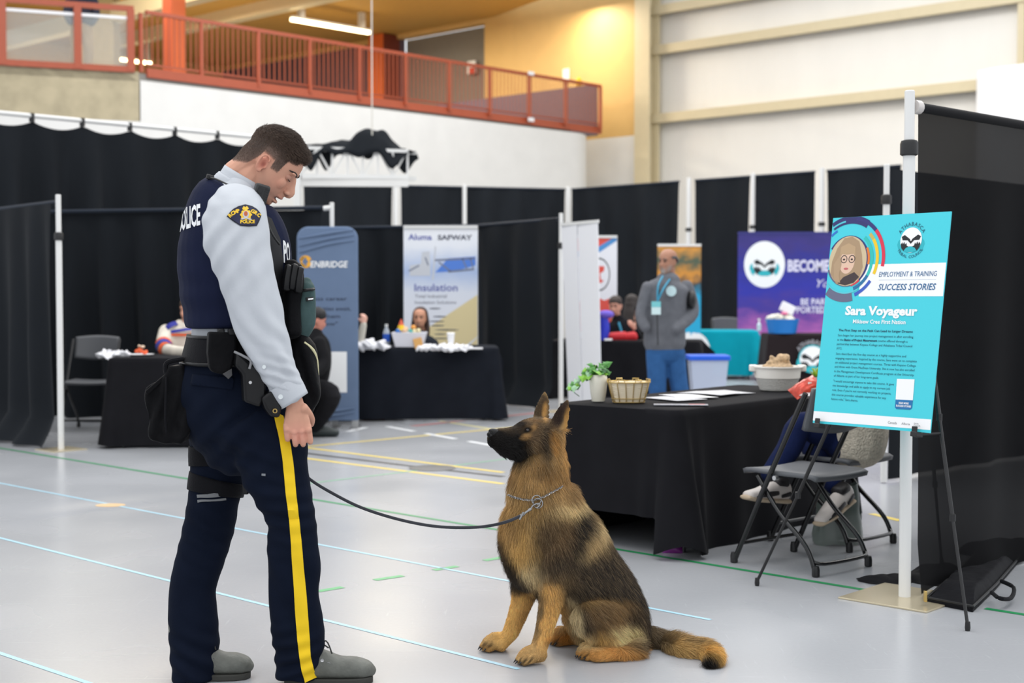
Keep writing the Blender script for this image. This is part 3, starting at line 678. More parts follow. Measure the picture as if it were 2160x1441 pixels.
t, org, ex, w, h = rollup(851, 1008, 476, D, 'rollup_banner', 'white insulation roll-up banner with blue photo strip and sand triangle', M_ins)
X = lambda px: (px-851)/157*w; Z = lambda py: at(930, py, D).z
lt = MB(); put_text(lt, 'Insulation', org, ex, Up, X(874), Z(614), X(965)-X(874), 15*k, .012); put_text(lt, 'Aluma', org, ex, Up, X(861), Z(506), X(911)-X(861), 12*k, .02); lt.build_each('lettering', mat('blue_print', (74, 84, 168), .6), t)
lt = MB(); put_text(lt, 'SAFWAY', org, ex, Up, X(923), Z(506), X(996)-X(923), 10*k, .035)
for s_, x_, y_, x2 in (('Total Industrial', 875, 628, 942), ('Insulation Solutions', 875, 641, 962)): put_text(lt, s_, org, ex, Up, X(x_), Z(y_), X(x2)-X(x_), 6.5*k)
for j, (x_, y_, w_) in enumerate(((904, 651, 26), (912, 668, 30), (904, 678, 34), (908, 687, 30), (915, 696, 54), (915, 705, 26), (915, 714, 30))): disc(lt, org, ex, Up, X(x_)+w_*k/2, Z(y_), w_*k/2, .0015, 8, ry=1.4*k)
lt.build_each('lettering', mat('grey_print', (74, 78, 96), .6), t)
lt = MB(); flat(lt, org, ex, Up, [(X(910), Z(735)), (X(1007), Z(735)), (X(1007), Z(712)), (X(984), Z(735))], .0012); flat(lt, org, ex, Up, [(X(905), Z(690)), (X(1007), Z(622)), (X(1007), Z(710)), (X(965), Z(742)), (X(905), Z(742))], .001)
lt.build('sand_triangle', mat('sand_print', (228, 212, 164), .6), t, False)
lt = MB(); flat(lt, org, ex, Up, [(X(918), Z(575)), (X(945), Z(545)), (X(1003), Z(541)), (X(1003), Z(560)), (X(960), Z(572))], .001); lt.build('sky_print', mat('sky_print', (84, 132, 220), .6), t, False)
lt = MB()
for (xa, ya, xb, yb, ww) in ((917, 549, 1002, 545, 4), (925, 553, 950, 572, 3), (945, 573, 1000, 568, 4), (975, 545, 985, 568, 2.5), (992, 545, 998, 566, 2.5), (897, 543, 903, 560, 3), (862, 572, 884, 560, 3)):
    d = V((X(xb)-X(xa), Z(yb)-Z(ya))).normalized(); nn = V((-d.y, d.x))*ww*k/2
    flat(lt, org, ex, Up, [(X(xa)+nn.x, Z(ya)+nn.y), (X(xa)-nn.x, Z(ya)-nn.y), (X(xb)-nn.x, Z(yb)-nn.y), (X(xb)+nn.x, Z(yb)+nn.y)], .0016)
lt.build_each('pipe_print', mat('pipe_print', (120, 128, 150), .6), t)
lt = MB(); flat(lt, org, ex, Up, [(X(864), Z(582)), (X(864), Z(560)), (X(888), Z(556)), (X(890), Z(532)), (X(906), Z(530)), (X(908), Z(582))], .0012); flat(lt, org, ex, Up, [(X(911), Z(590)), (X(917), Z(520)), (X(920), Z(520)), (X(915), Z(590))], .0014)
lt.build('tank_print', mat('tank_print', (206, 210, 218), .6), t, False)
# white folded panel seen from behind
pa, pb = at(1184, 474, 14.5), at(1262, 467, 13.75); t = thing('panel_screen', 'plain white two leaf panel screen left of the ivy vase', 'panel screen', (pa.x, pa.y, 0))
pm = V(((pa.x*.55+pb.x*.45), (pa.y*.55+pb.y*.45), 0)); ba, bb = at(1200, 850, 14.4), at(1271, 846, 13.6); bmid = V((ba.x*.55+bb.x*.45, ba.y*.55+bb.y*.45, 0))
pmt = pa*.55+pb*.45
for (b0, b1, t0, t1) in ((ba, bmid, pa, pmt), (bmid, bb, pmt, pb)):
    MB().prism([V((b0.x, b0.y, .02)), V((b1.x-.01, b1.y, .02)), V((t1.x-.012, t1.y, t1.z)), V((t0.x, t0.y, t0.z))], V((.01, .014, 0))).build('panel_leaf', mat('screen_white', (236, 237, 241), .5), t, False)
MB().beam(V((pa.x, pa.y-.01, pa.z)), V((pb.x, pb.y-.01, pb.z)), .02, .03).build('top_bar', M_alu, t, False)
# red and white banner
D = 18; k = D/3000
t, org, ex, w, h = rollup(1205, 1302, 497, D, 'rollup_banner', 'white roll-up banner with red top and blue stripe behind the white panel', mat('banner_white', (232, 233, 240), .6))
X = lambda px: (px-1205)/97*w; Z = lambda py: at(1250, py, D).z
M_redp = mat('banner_red', (222, 84, 72), .55)
lt = MB(); flat(lt, org, ex, Up, [(0, Z(499)), (0, Z(540)), (X(1262), Z(523)), (X(1301), Z(499))], .001); flat(lt, org, ex, Up, [(0, Z(700)), (0, Z(640)), (X(1263), Z(628)), (X(1275), Z(634)), (X(1290), Z(628)), (X(1301), Z(634)), (X(1301), Z(700))], .001); lt.build_each('red_print', M_redp, t)
lt = MB(); flat(lt, org, ex, Up, [(X(1205), Z(545)), (X(1265), Z(532)), (X(1301), Z(508)), (X(1301), Z(497)), (X(1263), Z(520)), (X(1205), Z(533))], .0014); lt.build('blue_stripe', mat('banner_blue', (76, 144, 206), .5), t, False)
lt = MB(); disc(lt, org, ex, Up, X(1264), Z(579), 23*k, .0012, 40, 0, 360, 21*k, ry=35*k); lt.build('ring_print', M_ink, t, False)
lt = MB(); flat(lt, org, ex, Up, [(X(1248), Z(596)), (X(1248), Z(560)), (X(1275), Z(562)), (X(1274), Z(572)), (X(1266), Z(577)), (X(1268), Z(590)), (X(1274), Z(592)), (X(1268), Z(597))], .0012); lt.build('red_mark', M_redp, t, False)
# orange and teal banner behind the man
D = 20; k = D/3000
t, org, ex, w, h = rollup(1387, 1479, 515, D, 'rollup_banner', 'orange and teal roll-up banner behind the man in grey fleece', mat_grad('market_print', [(0, (232, 234, 236)), (.32, (232, 234, 236)), (.33, (22, 162, 204)), (.62, (18, 156, 200)), (.7, (50, 60, 62)), (.78, (206, 140, 52)), (.88, (60, 84, 70)), (1, (216, 150, 60))], 2, .16, loc=.1, size=1.8, nscale=9))
# blue bundle and pale bar on that table
# become banner
D = 21.4; k = D/3000; xa, xb = at(1557, 500, D).x, at(1557+345, 500, D).x; zt = at(1600, 492, D).z
t = thing('backdrop_banner', 'wide purple sunset sky banner behind the far tables', 'banner', ((xa+xb)/2, D, 0))
M_sky = mat_grad('sunset_print', [(0, (232, 140, 190)), (.16, (176, 96, 176)), (.36, (70, 52, 150)), (.52, (40, 44, 164)), (.72, (38, 40, 140)), (.88, (52, 42, 124)), (1, (40, 36, 112))], 2, .42, loc=.35, size=1.85, nscale=2.6, nstretch=(1, 1, 2.6))
MB().prism([V((xa, D, .05)), V((xb, D, .05)), V((xb, D, zt)), V((xa, D, zt))], V((0, .02, 0))).build('print_sheet', M_sky, t, False)
for x_ in (xa+.04, xb-.04): MB().tube([V((x_, D+.05, 0)), V((x_, D+.05, zt))], .02, 8).build('frame_post', M_alu, t)
MB().beam(V((xa, D+.02, zt+.005)), V((xb, D+.02, zt+.005)), .05, .03).build('top_bar', mat('navy_bar', (44, 44, 120), .4), t, False)
org, ex = V((xa, D, 0)), V((1, 0, 0)); X = lambda px: at(px, 500, D).x-xa; Z = lambda py: at(1700, py, D).z
lt = MB(); disc(lt, org, ex, Up, X(1613), Z(558), 43*k, .002, 48, ry=49*k); lt.build('white_disc', M_wht, t, False)
emblem(org, ex, Up, X(1613), Z(558), 25*k, t, ring=True, lift=.004)
lt = MB(); put_text(lt, 'BECOME', org, ex, Up, X(1662), Z(572), 88*k, 23*k, .04); put_text(lt, 'A', org, ex, Up, X(1758), Z(572), 14*k, 23*k, .04)
put_text(lt, 'BE PART OF', org, ex, Up, X(1690), Z(643), 88*k, 13*k, .03); put_text(lt, 'SUPPORTED BY', org, ex, Up, X(1654), Z(660), 112*k, 13*k, .03); put_text(lt, 'Your', org, ex, Up, X(1724), Z(606), 52*k, 17*k, 0, .35); lt.build_each('lettering', mat('banner_letters', (222, 220, 240), .6), t)
# round emblems on the two far cloths
for (px, py, Dd, r, lab) in ((1712, 757, 19.16, 27, 'emblem'),):
    k = Dd/3000; tq_ = thing('cloth_emblem', 'round white emblem printed on the dark far cloth beside the turquoise sign', 'emblem', at(px, py+30, Dd)); o = at(px, py, Dd)
    emblem(V((o.x, o.y-.06, o.z)), ex, Up, 0, 0, r*k, tq_, lift=.003)
    lt = MB(); arc_text(lt, 'ATHABASCA', V((o.x, o.y-.06, o.z)), ex, Up, 0, 0, 31*k, 10*k, 150, 30, .02); lt.build('lettering', mat('emblem_grey', (150, 150, 156), .6), tq_, False)
    lt = MB(); disc(lt, V((o.x, o.y-.06, o.z)), ex, Up, 0, 0, 30*k, .0035, 48, 0, 360, 27*k); lt.build('teal_ring', M_tealink, tq_, False)
o = at(1462, 745, 20.2); k = 20.2/3000; te = thing('cloth_emblem', 'white round emblem on the teal cloth behind the fleece man', 'emblem', at(1462, 790, 20.2))
lt = MB(); disc(lt, V((o.x, o.y-.1, o.z)), ex, Up, 0, 0, 35*k, .003, 48, ry=45*k); lt.build('white_disc', M_wht, te, False); emblem(V((o.x, o.y-.1, o.z)), ex, Up, -.02, 0, 22*k, te, ring=False, wings=False, lift=.006)
# ================================================================ TURQUOISE SIGN ON ITS EASEL
SK = .962
SW, SH = .61*SK, .914*SK
BLc = EYE+(V((1.3245, 6.2469, .7113))-EYE)*SK; s_ex = V((.37545, -.48074, .0035)).normalized(); s_ey = V((.10252, .08664, .90411)).normalized(); s_ex = (s_ex-s_ey*s_ex.dot(s_ey)).normalized()
s_n = s_ex.cross(s_ey).normalized()
M_turq = mat('turquoise_print', (72, 206, 220), .5, spec=.35)
sg = thing('sign_board', 'turquoise success stories sign board with round portrait, on the black easel', 'sign', BLc)
MB().prism([BLc, BLc+s_ex*SW, BLc+s_ex*SW+s_ey*SH, BLc+s_ey*SH], s_n*-.006).build('board', M_turq, sg, False)
TL = BLc+s_ey*SH; P = lambda u, v: (u*SW, -v*SH)      # plane with origin at the top left
def sflat(mb, pts, lift=.001): flat(mb, TL, s_ex, s_ey, [P(*q) for q in pts], lift)
def stext(mb, s, u0, u1, v, cap, bold=0., shear=0., lift=.0016): put_text(mb, s, TL, s_ex, s_ey, u0*SW, -v*SH, (u1-u0)*SW if u1 else None, cap*SH, bold, shear, lift)
m = MB(); sflat(m, [(.30, .2325), (1, .2325), (1, .385), (.30, .385)], .0006); m.build('white_band', M_wht, sg, False)
m = MB(); sflat(m, [(0, .943), (1, .939), (1, .9865), (0, .9885)], .0006); m.build('white_band', M_wht, sg, False)
m = MB(); sflat(m, [(.4618, .3075), (.9333, .3078), (.9333, .309), (.4618, .3087)], .0014); m.build('rule_line', mat('rule_grey', (170, 190, 205), .6), sg, False)
# portrait and its arcs; the sign's edge cuts the circle on the left
cx, cy = .172*SW, -.214*SH
def arc(name, c, r0, r1, a0, a1, lift, cut=True):
    m = MB(); n = 40; pts = []
    for i in range(n+1):
        a = R(a0+(a1-a0)*i/n); pts.append((math.cos(a), math.sin(a)))
    vs = []; keep = []
    for x, y in pts:
        for r in (r0, r1): vs.append(TL+s_ex*max(cx+r*x, .0005)+s_ey*min(cy+r*y, -.0005)+s_n*lift)
        keep.append(cx+r1*x > 0 and cy+r0*y < 0)
    m.add(vs, [(2*i, 2*i+1, 2*i+3, 2*i+2) for i in range(n) if keep[i] or keep[i+1]]); m.build(name, mat('arc_%d_%d_%d' % c, c, .5), sg, False)
RR = .232*SW
arc('ring_arc', (38, 40, 110), RR*.72, RR*.80, -60, 150, .0011); arc('ring_arc', (92, 96, 128), RR*.70, RR*.80, 200, 300, .0012)
arc('ring_arc', (40, 110, 200), RR*1.05, RR*1.12, 118, 170, .0012); arc('ring_arc', (40, 40, 104), RR*1.17, RR*1.42, 60, 150, .0010); arc('ring_arc', (78, 200, 214), RR*1.24, RR*1.29, 100, 150, .0013)
arc('ring_arc', (44, 44, 112), RR*1.28, RR*1.40, 44, 82, .0013); arc('ring_arc', (220, 40, 72), RR*1.28, RR*1.40, -8, 44, .0013)
arc('ring_arc', (240, 200, 30), RR*1.06, RR*1.17, -22, 36, .0013); arc('ring_arc', (200, 180, 90), RR*1.06, RR*1.17, 36, 48, .0013)
arc('ring_arc', (40, 190, 180), RR*.86, RR*.97, -30, 52, .0012); arc('ring_arc', (226, 120, 30), RR*.76, RR*.84, -8, 30, .0013)
arc('ring_arc', (30, 110, 160), RR*.86, RR*.97, -70, -30, .0012); arc('ring_arc', (100, 104, 130), RR*1.0, RR*1.28, 205, 285, .0011); arc('ring_arc', (54, 90, 190), RR*1.06, RR*1.17, -70, -34, .0012); arc('ring_arc', (214, 52, 70), RR*.74, RR*.82, -75, -50, .0014); arc('ring_arc', (90, 200, 214), RR*.98, RR*1.02, 200, 300, .0013)
pr_ = MB(); n = 48; q = [(max(cx+RR*.72*math.cos(2*PI*i/n), .0005), cy+RR*.78*math.sin(2*PI*i/n)) for i in range(n)]
flat(pr_, TL, s_ex, s_ey, q, .0016); pf_ = pr_.build('portrait_disc', mat('portrait_ground', (206, 186, 150), .5), sg, False)
def port(name, c, pts, lift): m = MB(); flat(m, TL, s_ex, s_ey, [(max(cx+x*RR, .0006), cy+y*RR) for x, y in pts], lift); m.build(name, mat('port_%d_%d_%d' % c, c, .5), sg, False)
el = lambda x, y, rx, ry, n=24: [(x+rx*math.cos(2*PI*i/n), y+ry*math.sin(2*PI*i/n)) for i in range(n)]
port('portrait_hair', (170, 142, 110), [(-.45, .4), (-.2, .72), (.1, .76), (.38, .6), (.52, .2), (.6, -.2), (.5, -.55), (.2, -.7), (-.35, -.72), (-.62, -.4), (-.6, 0)], .0019)
port('portrait_coat', (60, 46, 48), [(-.1, -.5), (.3, -.35), (.5, -.5), (.32, -.68), (0, -.76), (-.3, -.7)], .0021)
port('portrait_face', (226, 190, 166), el(-.02, .02, .3, .42), .0022); port('portrait_fringe', (186, 156, 120), [(-.32, .1), (-.3, .45), (-.02, .56), (.26, .44), (.3, .1), (.2, .22), (-.05, .2), (-.22, .22)], .0024)
for s_ in (-.14, .16):
    m = MB(); disc(m, TL, s_ex, s_ey, cx+s_*RR, cy+.06*RR, .125*RR, .0026, 24, 0, 360, .1*RR); m.build('portrait_glasses', M_ink, sg, False)
    port('portrait_eye', (40, 30, 30), el(s_, .05, .045, .03, 12), .0026)
port('portrait_mouth', (196, 96, 100), el(-.03, -.24, .09, .035, 14), .0026); port('portrait_lock', (178, 150, 118), [(-.3, .2), (-.22, -.1), (-.28, -.45), (-.2, -.68), (-.45, -.62), (-.52, -.1)], .0027)
# council emblem
lx, ly = .70*SW, -.124*SH; emblem(TL, s_ex, s_ey, lx, ly, .088*SW, sg, lift=.0014)
m = MB(); arc_text(m, 'ATHABASCA', TL, s_ex, s_ey, lx, ly, .101*SW, .026*SW, 155, 25, .01, .0016); arc_text(m, 'TRIBAL COUNCIL', TL, s_ex, s_ey, lx, ly, .126*SW, .02*SW, 212, 328, .01, .0016, inner=True); m.build('lettering', mat('deep_teal_letters', (20, 100, 120), .5), sg, False)
m = MB(); stext(m, 'EMPLOYMENT & TRAINING', .459, .935, .2926, .0235, 0, .12); stext(m, 'SUCCESS STORIES', .462, .9385, .3555, .029, .012, .22); m.build_each('lettering', mat('blue_letters', (24, 96, 146), .5), sg)
m = MB(); stext(m, 'Sara Voyageur', .1955, .8091, .4725, .04, .045); stext(m, 'Mikisew Cree First Nation', .2734, .7215, .5135, .0185, .02); m.build_each('lettering', M_wht, sg)
m = MB(); body = [('The First Step on the Path Can Lead to Larger Dreams', .152, .787, .5525, .02), ('Sara began her journey into project management in after enrolling', .151, .795, .577, 0), ('in the', .15, .205, .5985, 0), ('Basics of Project Management', .212, .498, .5985, .03), ('course offered through a', .505, .752, .5985, 0), ('partnership between Keyano College and Athabasca Tribal Council', .15, .793, .619, 0), ('(ATC).', .15, .199, .640, 0),
 ('Sara described the five-day course as a highly supportive and', .15, .7515, .666, 0), ('engaging experience. Inspired by the course, Sara went on to complete', .15, .842, .687, 0), ('six additional project management courses. Three with Keyano College', .15, .8376, .7075, 0), ('and three with Grant MacEwan University. She is now has also enrolled', .15, .8304, .728, 0), ('in the Management Development Certificate program at the University', .15, .829, .75, 0), ('of Alberta as part of her long-term goals.', .15, .543, .771, 0),
 ('"I would encourage anyone to take this course. It gave', .15, .674, .797, 0), ('me knowledge and skills to apply to my current job', .15, .645, .8185, 0), ('role. Even if you\'re not currently working on projects,', .149, .658, .840, 0), ('this course provides valuable experience for any', .148, .62, .862, 0), ('future role," Sara shares.', .148, .384, .883, 0)]
for s_, u0, u1, v, bd in body: stext(m, s_, u0, u1, v, .0105, bd, 0)
m.build_each('lettering', mat('body_letters', (14, 66, 92), .5), sg)
m = MB(); sflat(m, [(.6946, .7655), (.8385, .7645), (.8405, .8595), (.7005, .8605)], .0012); m.build('white_label', M_wht, sg, False)
m = MB(); sflat(m, [(.7, .8605), (.8405, .8595), (.8395, .895), (.825, .903), (.713, .904), (.7, .896)], .0012); m.build('blue_label', mat('label_blue', (20, 110, 170), .5), sg, False)
m = MB(); stext(m, 'READ MORE', .73, .81, .8795, .0085, .03, 0, .002); stext(m, 'SUCCESS STORIES', .709, .832, .8925, .0085, .03, 0, .002); m.build_each('lettering', M_wht, sg)
m = MB(); stext(m, 'Canad\u00e4'.replace('\u00e4', 'a'), .655, .729, .9735, .012, 0, 0, .0014); stext(m, 'Alberta', .765, .835, .9725, .010, 0, .3, .0014); stext(m, 'Skills', .867, .905, .966, .006, 0, 0, .0014); stext(m, 'Canada', .867, .92, .9745, .006, 0, 0, .0014); m.build_each('lettering', mat('footer_grey', (120, 124, 128), .5), sg)
# easel
ez = thing('easel', 'black telescopic tripod easel carrying the turquoise sign', 'easel', (1.45, 6.0, 0))
M_easel = mat('easel_black', (20, 20, 22), .38)
apex = BLc+s_ex*SW*.56+s_ey*(SH*.93)-s_n*.13
f1, f2 = gnd(1597, 1236), gnd(2041, 1331); f3 = gnd(1986, 1192)
def on_leg(f, v):   # point on the leg at height z
    return f+(apex-f)*(v/apex.z)
for f in (f1, f2, f3):
    lg = MB().tube([f+Up*.02, on_leg(f, .42)], .0068, 10).tube([on_leg(f, .40), on_leg(f, .80)], .0085, 10).tube([on_leg(f, .78), apex], .0105, 10).build('leg', M_easel, ez)
    MB().lathe([(.009, 0), (.011, .012), (.0095, .035)], f, 12).build('rubber_foot', M_black, lg)
    for z in (.41, .79): p = on_leg(f, z); MB().lathe([(.0125, -.014), (.0125, .014)], p, 12).build('lock_collar', M_black, lg)
MB().ell(apex, .03, .03, .035).build('head', M_easel, ez)
for f, u in ((f1, .07), (f2, .9)):
    p = BLc+s_ex*(SW*u)+s_ey*.002; MB().box(p+s_n*.004-s_ey*.012, (.03, .045, .02), Matrix((s_ex, s_n, s_ey)).transposed()).box(p+s_n*.02+s_ey*.004, (.026, .006, .03), Matrix((s_ex, s_n, s_ey)).transposed()).build('support_peg', M_black, ez, bevel=.003)
    q = on_leg(f, p.z-.01); MB().tube([q, p-s_ey*.014], .006, 8).build('peg_arm', M_easel, ez)
# ================================================================ FOLDING CHAIRS (built at the origin, facing +x)
M_cf = mat('chair_frame_black', (18, 18, 20), .25, spec=.6); M_cs = mat('chair_plastic_grey', (92, 94, 98), .5, bump=.05, bscale=500)
def chair(lab):
    t = thing('folding_chair', lab, 'chair', (0, 0, 0), None); w = .205
    sm = MB()
    def seat(u, v):
        x = -.21+.43*u; y = (-w+2*w*v)*(.93+.07*math.sin(PI*min(1, u*1.0))) ; e = max(0, abs(u-.5)-.40)/.1; return V((x, y, .445-.012*e*e+.006*(2*v-1)**2-.012*math.sin(PI*u)*math.sin(PI*v)))
    sm.grid(seat, 20, 18); sm.build('seat', M_cs, t, solid=.022, local=True)
    for s in (-1, 1):
        fl = MB().tube([(.245, s*(w+.015), .012), (.12, s*(w+.015), .27), (-.03, s*(w+.015), .56), (-.17, s*(w+.012), .83)], .0125, 12, sub=4)
        o = fl.build('front_leg', M_cf, t, local=True); MB().lathe([(.012, 0), (.018, .004), (.018, .035), (.014, .05)], (.248, s*(w+.015), 0), 12).build('rubber_foot', M_black, o, local=True)
        rlg = MB().tube([(.13, s*(w-.012), .425), (.0, s*(w-.012), .27), (-.16, s*(w-.012), .13), (-.215, s*(w-.012), .012)], .0115, 12, sub=5)
        o = rlg.build('rear_leg', M_cf, t, local=True); MB().lathe([(.012, 0), (.018, .004), (.018, .035), (.014, .05)], (-.216, s*(w-.012), 0), 12).build('rubber_foot', M_black, o, local=True)
        MB().lathe([(.011, -.012), (.011, .012)], (.0, s*(w+.012), .43), 12, M=Matrix.Rotation(PI/2, 3, 'X')).build('pivot_bolt', M_steel, t, local=True)
    MB().tube([(-.19, -(w-.012), .07), (-.225, -.14, .055), (-.225, .14, .055), (-.19, w-.012, .07)], .009, 10, sub=4).build('rear_stretcher', M_cf, t, local=True)
    MB().tube([(.2, -(w+.012), .1), (.2, w+.012, .1)], .008, 10).build('front_stretcher', M_cf, t, local=True)
    bk = MB(); bk.grid(lambda u, v: V((-.145-.055*v-.03*math.sin(PI*u), -w+2*w*u, .66+.19*v+.015*math.sin(PI*u)*v-.02*math.sin(PI*u)*(1-v))), 18, 10); bk.build('backrest', M_cs, t, solid=.02, local=True)
    return t
def copy_tree(o, parent=None):
    c = o.copy(); COL.objects.link(c)
    if parent is not None: c.parent = parent; c.matrix_parent_inverse = Matrix.Identity(4)
    for ch in [x for x in bpy.data.objects if x.parent == o]: copy_tree(ch, c)
    return c
ch1 = chair('empty grey folding chair under the turquoise sign, nearest the easel')
def place_chair(c, a, b, scale=1.0):
    """a: far-side front foot, b: midpoint direction"""
    c.location = (a[0], a[1], 0); c.rotation_euler = (0, 0, b)
CHG = 'folding chairs of the booths'
chairs = [ch1]
def chair_at(x, y, rz, lab):
    c = copy_tree(ch1); c.location = (x, y, 0); c.rotation_euler = (0, 0, rz); c['label'] = lab; c['group'] = CHG; return c
ch1['group'] = CHG
# near chair: feet seen at these floor points: front (toward the table) 1572,1190 / 1505,1113; rear 1720,1218 / 1828,1197
fa, fb, ra, rb = gnd(1567, 1190), gnd(1682, 1166), gnd(1722, 1216), gnd(1826, 1196)
fm, rm = (fa+fb)/2, (ra+rb)/2; dd = fm-rm; ang1 = math.atan2(dd.y, dd.x); mid1 = (fm+rm)/2
ch1.location = (mid1.x, mid1.y, 0); ch1.rotation_euler = (0, 0, ang1)
c2m = mid1+V((.28, .60, 0)); ch2 = chair_at(c2m.x, c2m.y, ang1+.05, 'grey folding chair carrying the seated visitor in the white fleece')
lc = at(176, 745, 12.9); chair_at(lc.x, lc.y+.25, -PI/2, 'empty folding chair behind the left booth table, beside the white upright')
tc_ = at(1534, 690, 21.78); chair_at(tc_.x, tc_.y, -PI/2, 'empty folding chair behind the teal cloth, left of the sunset banner')
# ================================================================ ON THE NEAR TABLE
def onz(px, py, z=TZ+.006): return gnd(px, py, z)
M_vase = mat('ivory_glaze', (226, 222, 206), .3, spec=.5)
vp = onz(1262, 847); vs_ = 3000/vp.y
va = thing('ivy_vase', 'ivory vase of trailing green ivy on the black table', 'vase', vp)
MB().lathe([(.026, 0), (.034, .002), (.041, .045), (.047, .1), (.046, .125), (.040, .139), (.037, .137), (.042, .12), (.03, .08)], vp, 28).build('pot', M_vase, va)
M_leaf = [mat('ivy_leaf_%d' % i, c, .45, var=.2, vscale=40) for i, c in enumerate(((62, 130, 44), (120, 176, 54), (150, 190, 150), (36, 92, 40)))]
rnd = random.Random(4); iv = [MB() for _ in range(4)]
def ivy_leaf(c, d, n, L_, k):
    d = V(d).normalized(); n = V(n); n = (n-d*n.dot(d)).normalized(); s = d.cross(n)
    o = [(0, 0), (.22, .38), (.12, .62), (.42, .5), (.62, .3), (1, 0), (.62, -.3), (.42, -.5), (.12, -.62), (.22, -.38)]
    pts = [V(c)+d*(x*L_)+s*(y*L_*.85)+n*(-.14*L_*(abs(y)*1.6)**1.5-.12*L_*x*x) for x, y in o]; mid = V(c)+d*(.4*L_)+n*(.05*L_)
    iv[k].add(pts+[mid], [(i, (i+1) % 10, 10) for i in range(10)])
for i in range(46):
    a = rnd.uniform(0, 2*PI); rr_ = rnd.uniform(.0, .05); h = rnd.uniform(.135, .195); c = vp+V((math.cos(a)*rr_, math.sin(a)*rr_*.8, h))
    ivy_leaf(c, (math.cos(a), math.sin(a)*.8-.25, rnd.uniform(-.5, .5)), (rnd.uniform(-.5, .5), -.8, .8), rnd.uniform(.028, .045), rnd.choice((0, 0, 1, 2, 3)))
tr_ = [vp+V((-.02, -.01, .15)), vp+V((-.06, -.03, .15)), vp+V((-.09, -.04, .12)), vp+V((-.125, -.05, .09)), vp+V((-.135, -.05, .06))]
for i in range(20):
    t_ = rnd.uniform(0, 3.99); p = tr_[int(t_)].lerp(tr_[int(t_)+1], t_ % 1); ivy_leaf(p+V((rnd.uniform(-.01, .01), rnd.uniform(-.02, .01), rnd.uniform(-.012, .02))), (rnd.uniform(-1, .1), -.4, rnd.uniform(-1, .1)), (rnd.uniform(-.4, .4), -1, .4), rnd.uniform(.032, .05), rnd.choice((0, 1, 1, 3, 2)))
for i in range(4): iv[i].build('leaves', M_leaf[i], va, False)
MB().tube(tr_+[vp+V((-.10, -.05, .03))], .002, 6, sub=4).build('stem', M_leaf[3], va)
# wire basket with folded liner
bp_ = onz(1326, 849); kb = bp_.y/3000
bs = thing('wire_basket', 'brass wire basket with cream cloth liner on the black table', 'basket', bp_)
M_brass = mat('brass_wire', (196, 168, 104), .3, .9)
w0_, w1_, hb = 33*kb, 43*kb, 42*kb
def sq(a, rx, ry, p=3.2):
    ca, sa = math.cos(a), math.sin(a); r_ = (abs(ca)**p+abs(sa)**p)**(-1/p); return rx*r_*ca, ry*r_*sa
wires = MB()
for i in range(16):
    a = 2*PI*(i+.5)/16; x0_, y0_ = sq(a, w0_, w0_*.75); x1_, y1_ = sq(a, w1_, w1_*.75); wires.tube([bp_+V((x0_, y0_, .004)), bp_+V((x1_, y1_, hb))], .0022, 6)
for f in (.0, .18, 1.0):
    wires.tube([bp_+V((*sq(2*PI*j/40, w0_+(w1_-w0_)*f+.002, (w0_+(w1_-w0_)*f)*.75+.002), .004+hb*f)) for j in range(41)], .0022 if f < 1 else .003, 6)
wires.build('wire_frame', M_brass, bs)
for i in range(8):
    a = 2*PI*(i+.5)/8; x1_, y1_ = sq(a, w1_, w1_*.75); tx, ty = -math.sin(a), math.cos(a); c = bp_+V((x1_, y1_, hb)); e = V((tx, ty, 0))*.016
    MB().tube([c-e, c-e*1.0+Up*.017, c+e*1.0+Up*.017, c+e], .003, 6, sub=1).build('handle_loop', M_brass, bs)
ln = MB(); ln.grid(lambda u, v: bp_+V((*sq(2*PI*u, (w0_+(w1_-w0_)*v-.004)*(1+.012*math.sin(30*v*2)), (w0_+(w1_-w0_)*v-.004)*.75*(1+.012*math.sin(60*v))), .006+(hb-.002)*v+.003*math.sin(11*u*6)*v)), 64, 26)
ln.grid(lambda u, v: bp_+V((*sq(2*PI*u, (w1_-.004)*(1-v*.98), (w1_-.004)*.75*(1-v*.98)), hb*(.98+.05*math.sin(PI*v)+.02*math.sin(7*v+9*u)))), 48, 8)
ln.build('cloth_liner', mat('cream_liner', (228, 214, 186), .8, bump=.1, bscale=90), bs)
# printed sheets
M_news = mat('printed_sheet', (196, 196, 200), .6, var=.22, vscale=60)
for i, (x, y, w_, h_, rz, z, l_) in enumerate(((1424, 842, .21, .28, .6, .001, 'printed newsletter sheet beside the wire basket'), (1452, 838, .22, .28, .35, .004, 'white newsletter sheet lying over another beside the basket'), (1494, 833, .21, .28, .9, .007, 'newsletter sheet at the middle of the fan of papers'), (1528, 829, .22, .28, .5, .002, 'newsletter sheet at the far end of the fan of papers'))):
    p = onz(x, y)+Up*z; Rz = Matrix.Rotation(rz, 3, 'Z')
    g_ = MB(); g_.grid(lambda u, v: p+Rz@V(((u-.5)*w_, (v-.5)*h_, .004*math.sin(3*u+i)*math.sin(3*v)+.003)), 8, 8)
    tag(g_.build('newsletter', M_paper if i == 1 else M_news, solid=.0008), l_, 'newsletter')
p = onz(1436, 855); bro = thing('brochure', 'grey glossy brochure with pink corner nearest the table edge', 'brochure', p)
Rz = Matrix.Rotation(-.1, 3, 'Z'); MB().box(p+Up*.003, (.27, .075, .003), Rz).build('cover', mat('brochure_grey', (150, 152, 162), .35, var=.3, vscale=50), bro, False); MB().box(p+Rz@V((.08, .01, .0052)), (.08, .03, .001), Rz).build('pink_print', mat('pink_print', (214, 150, 150), .5), bro, False)
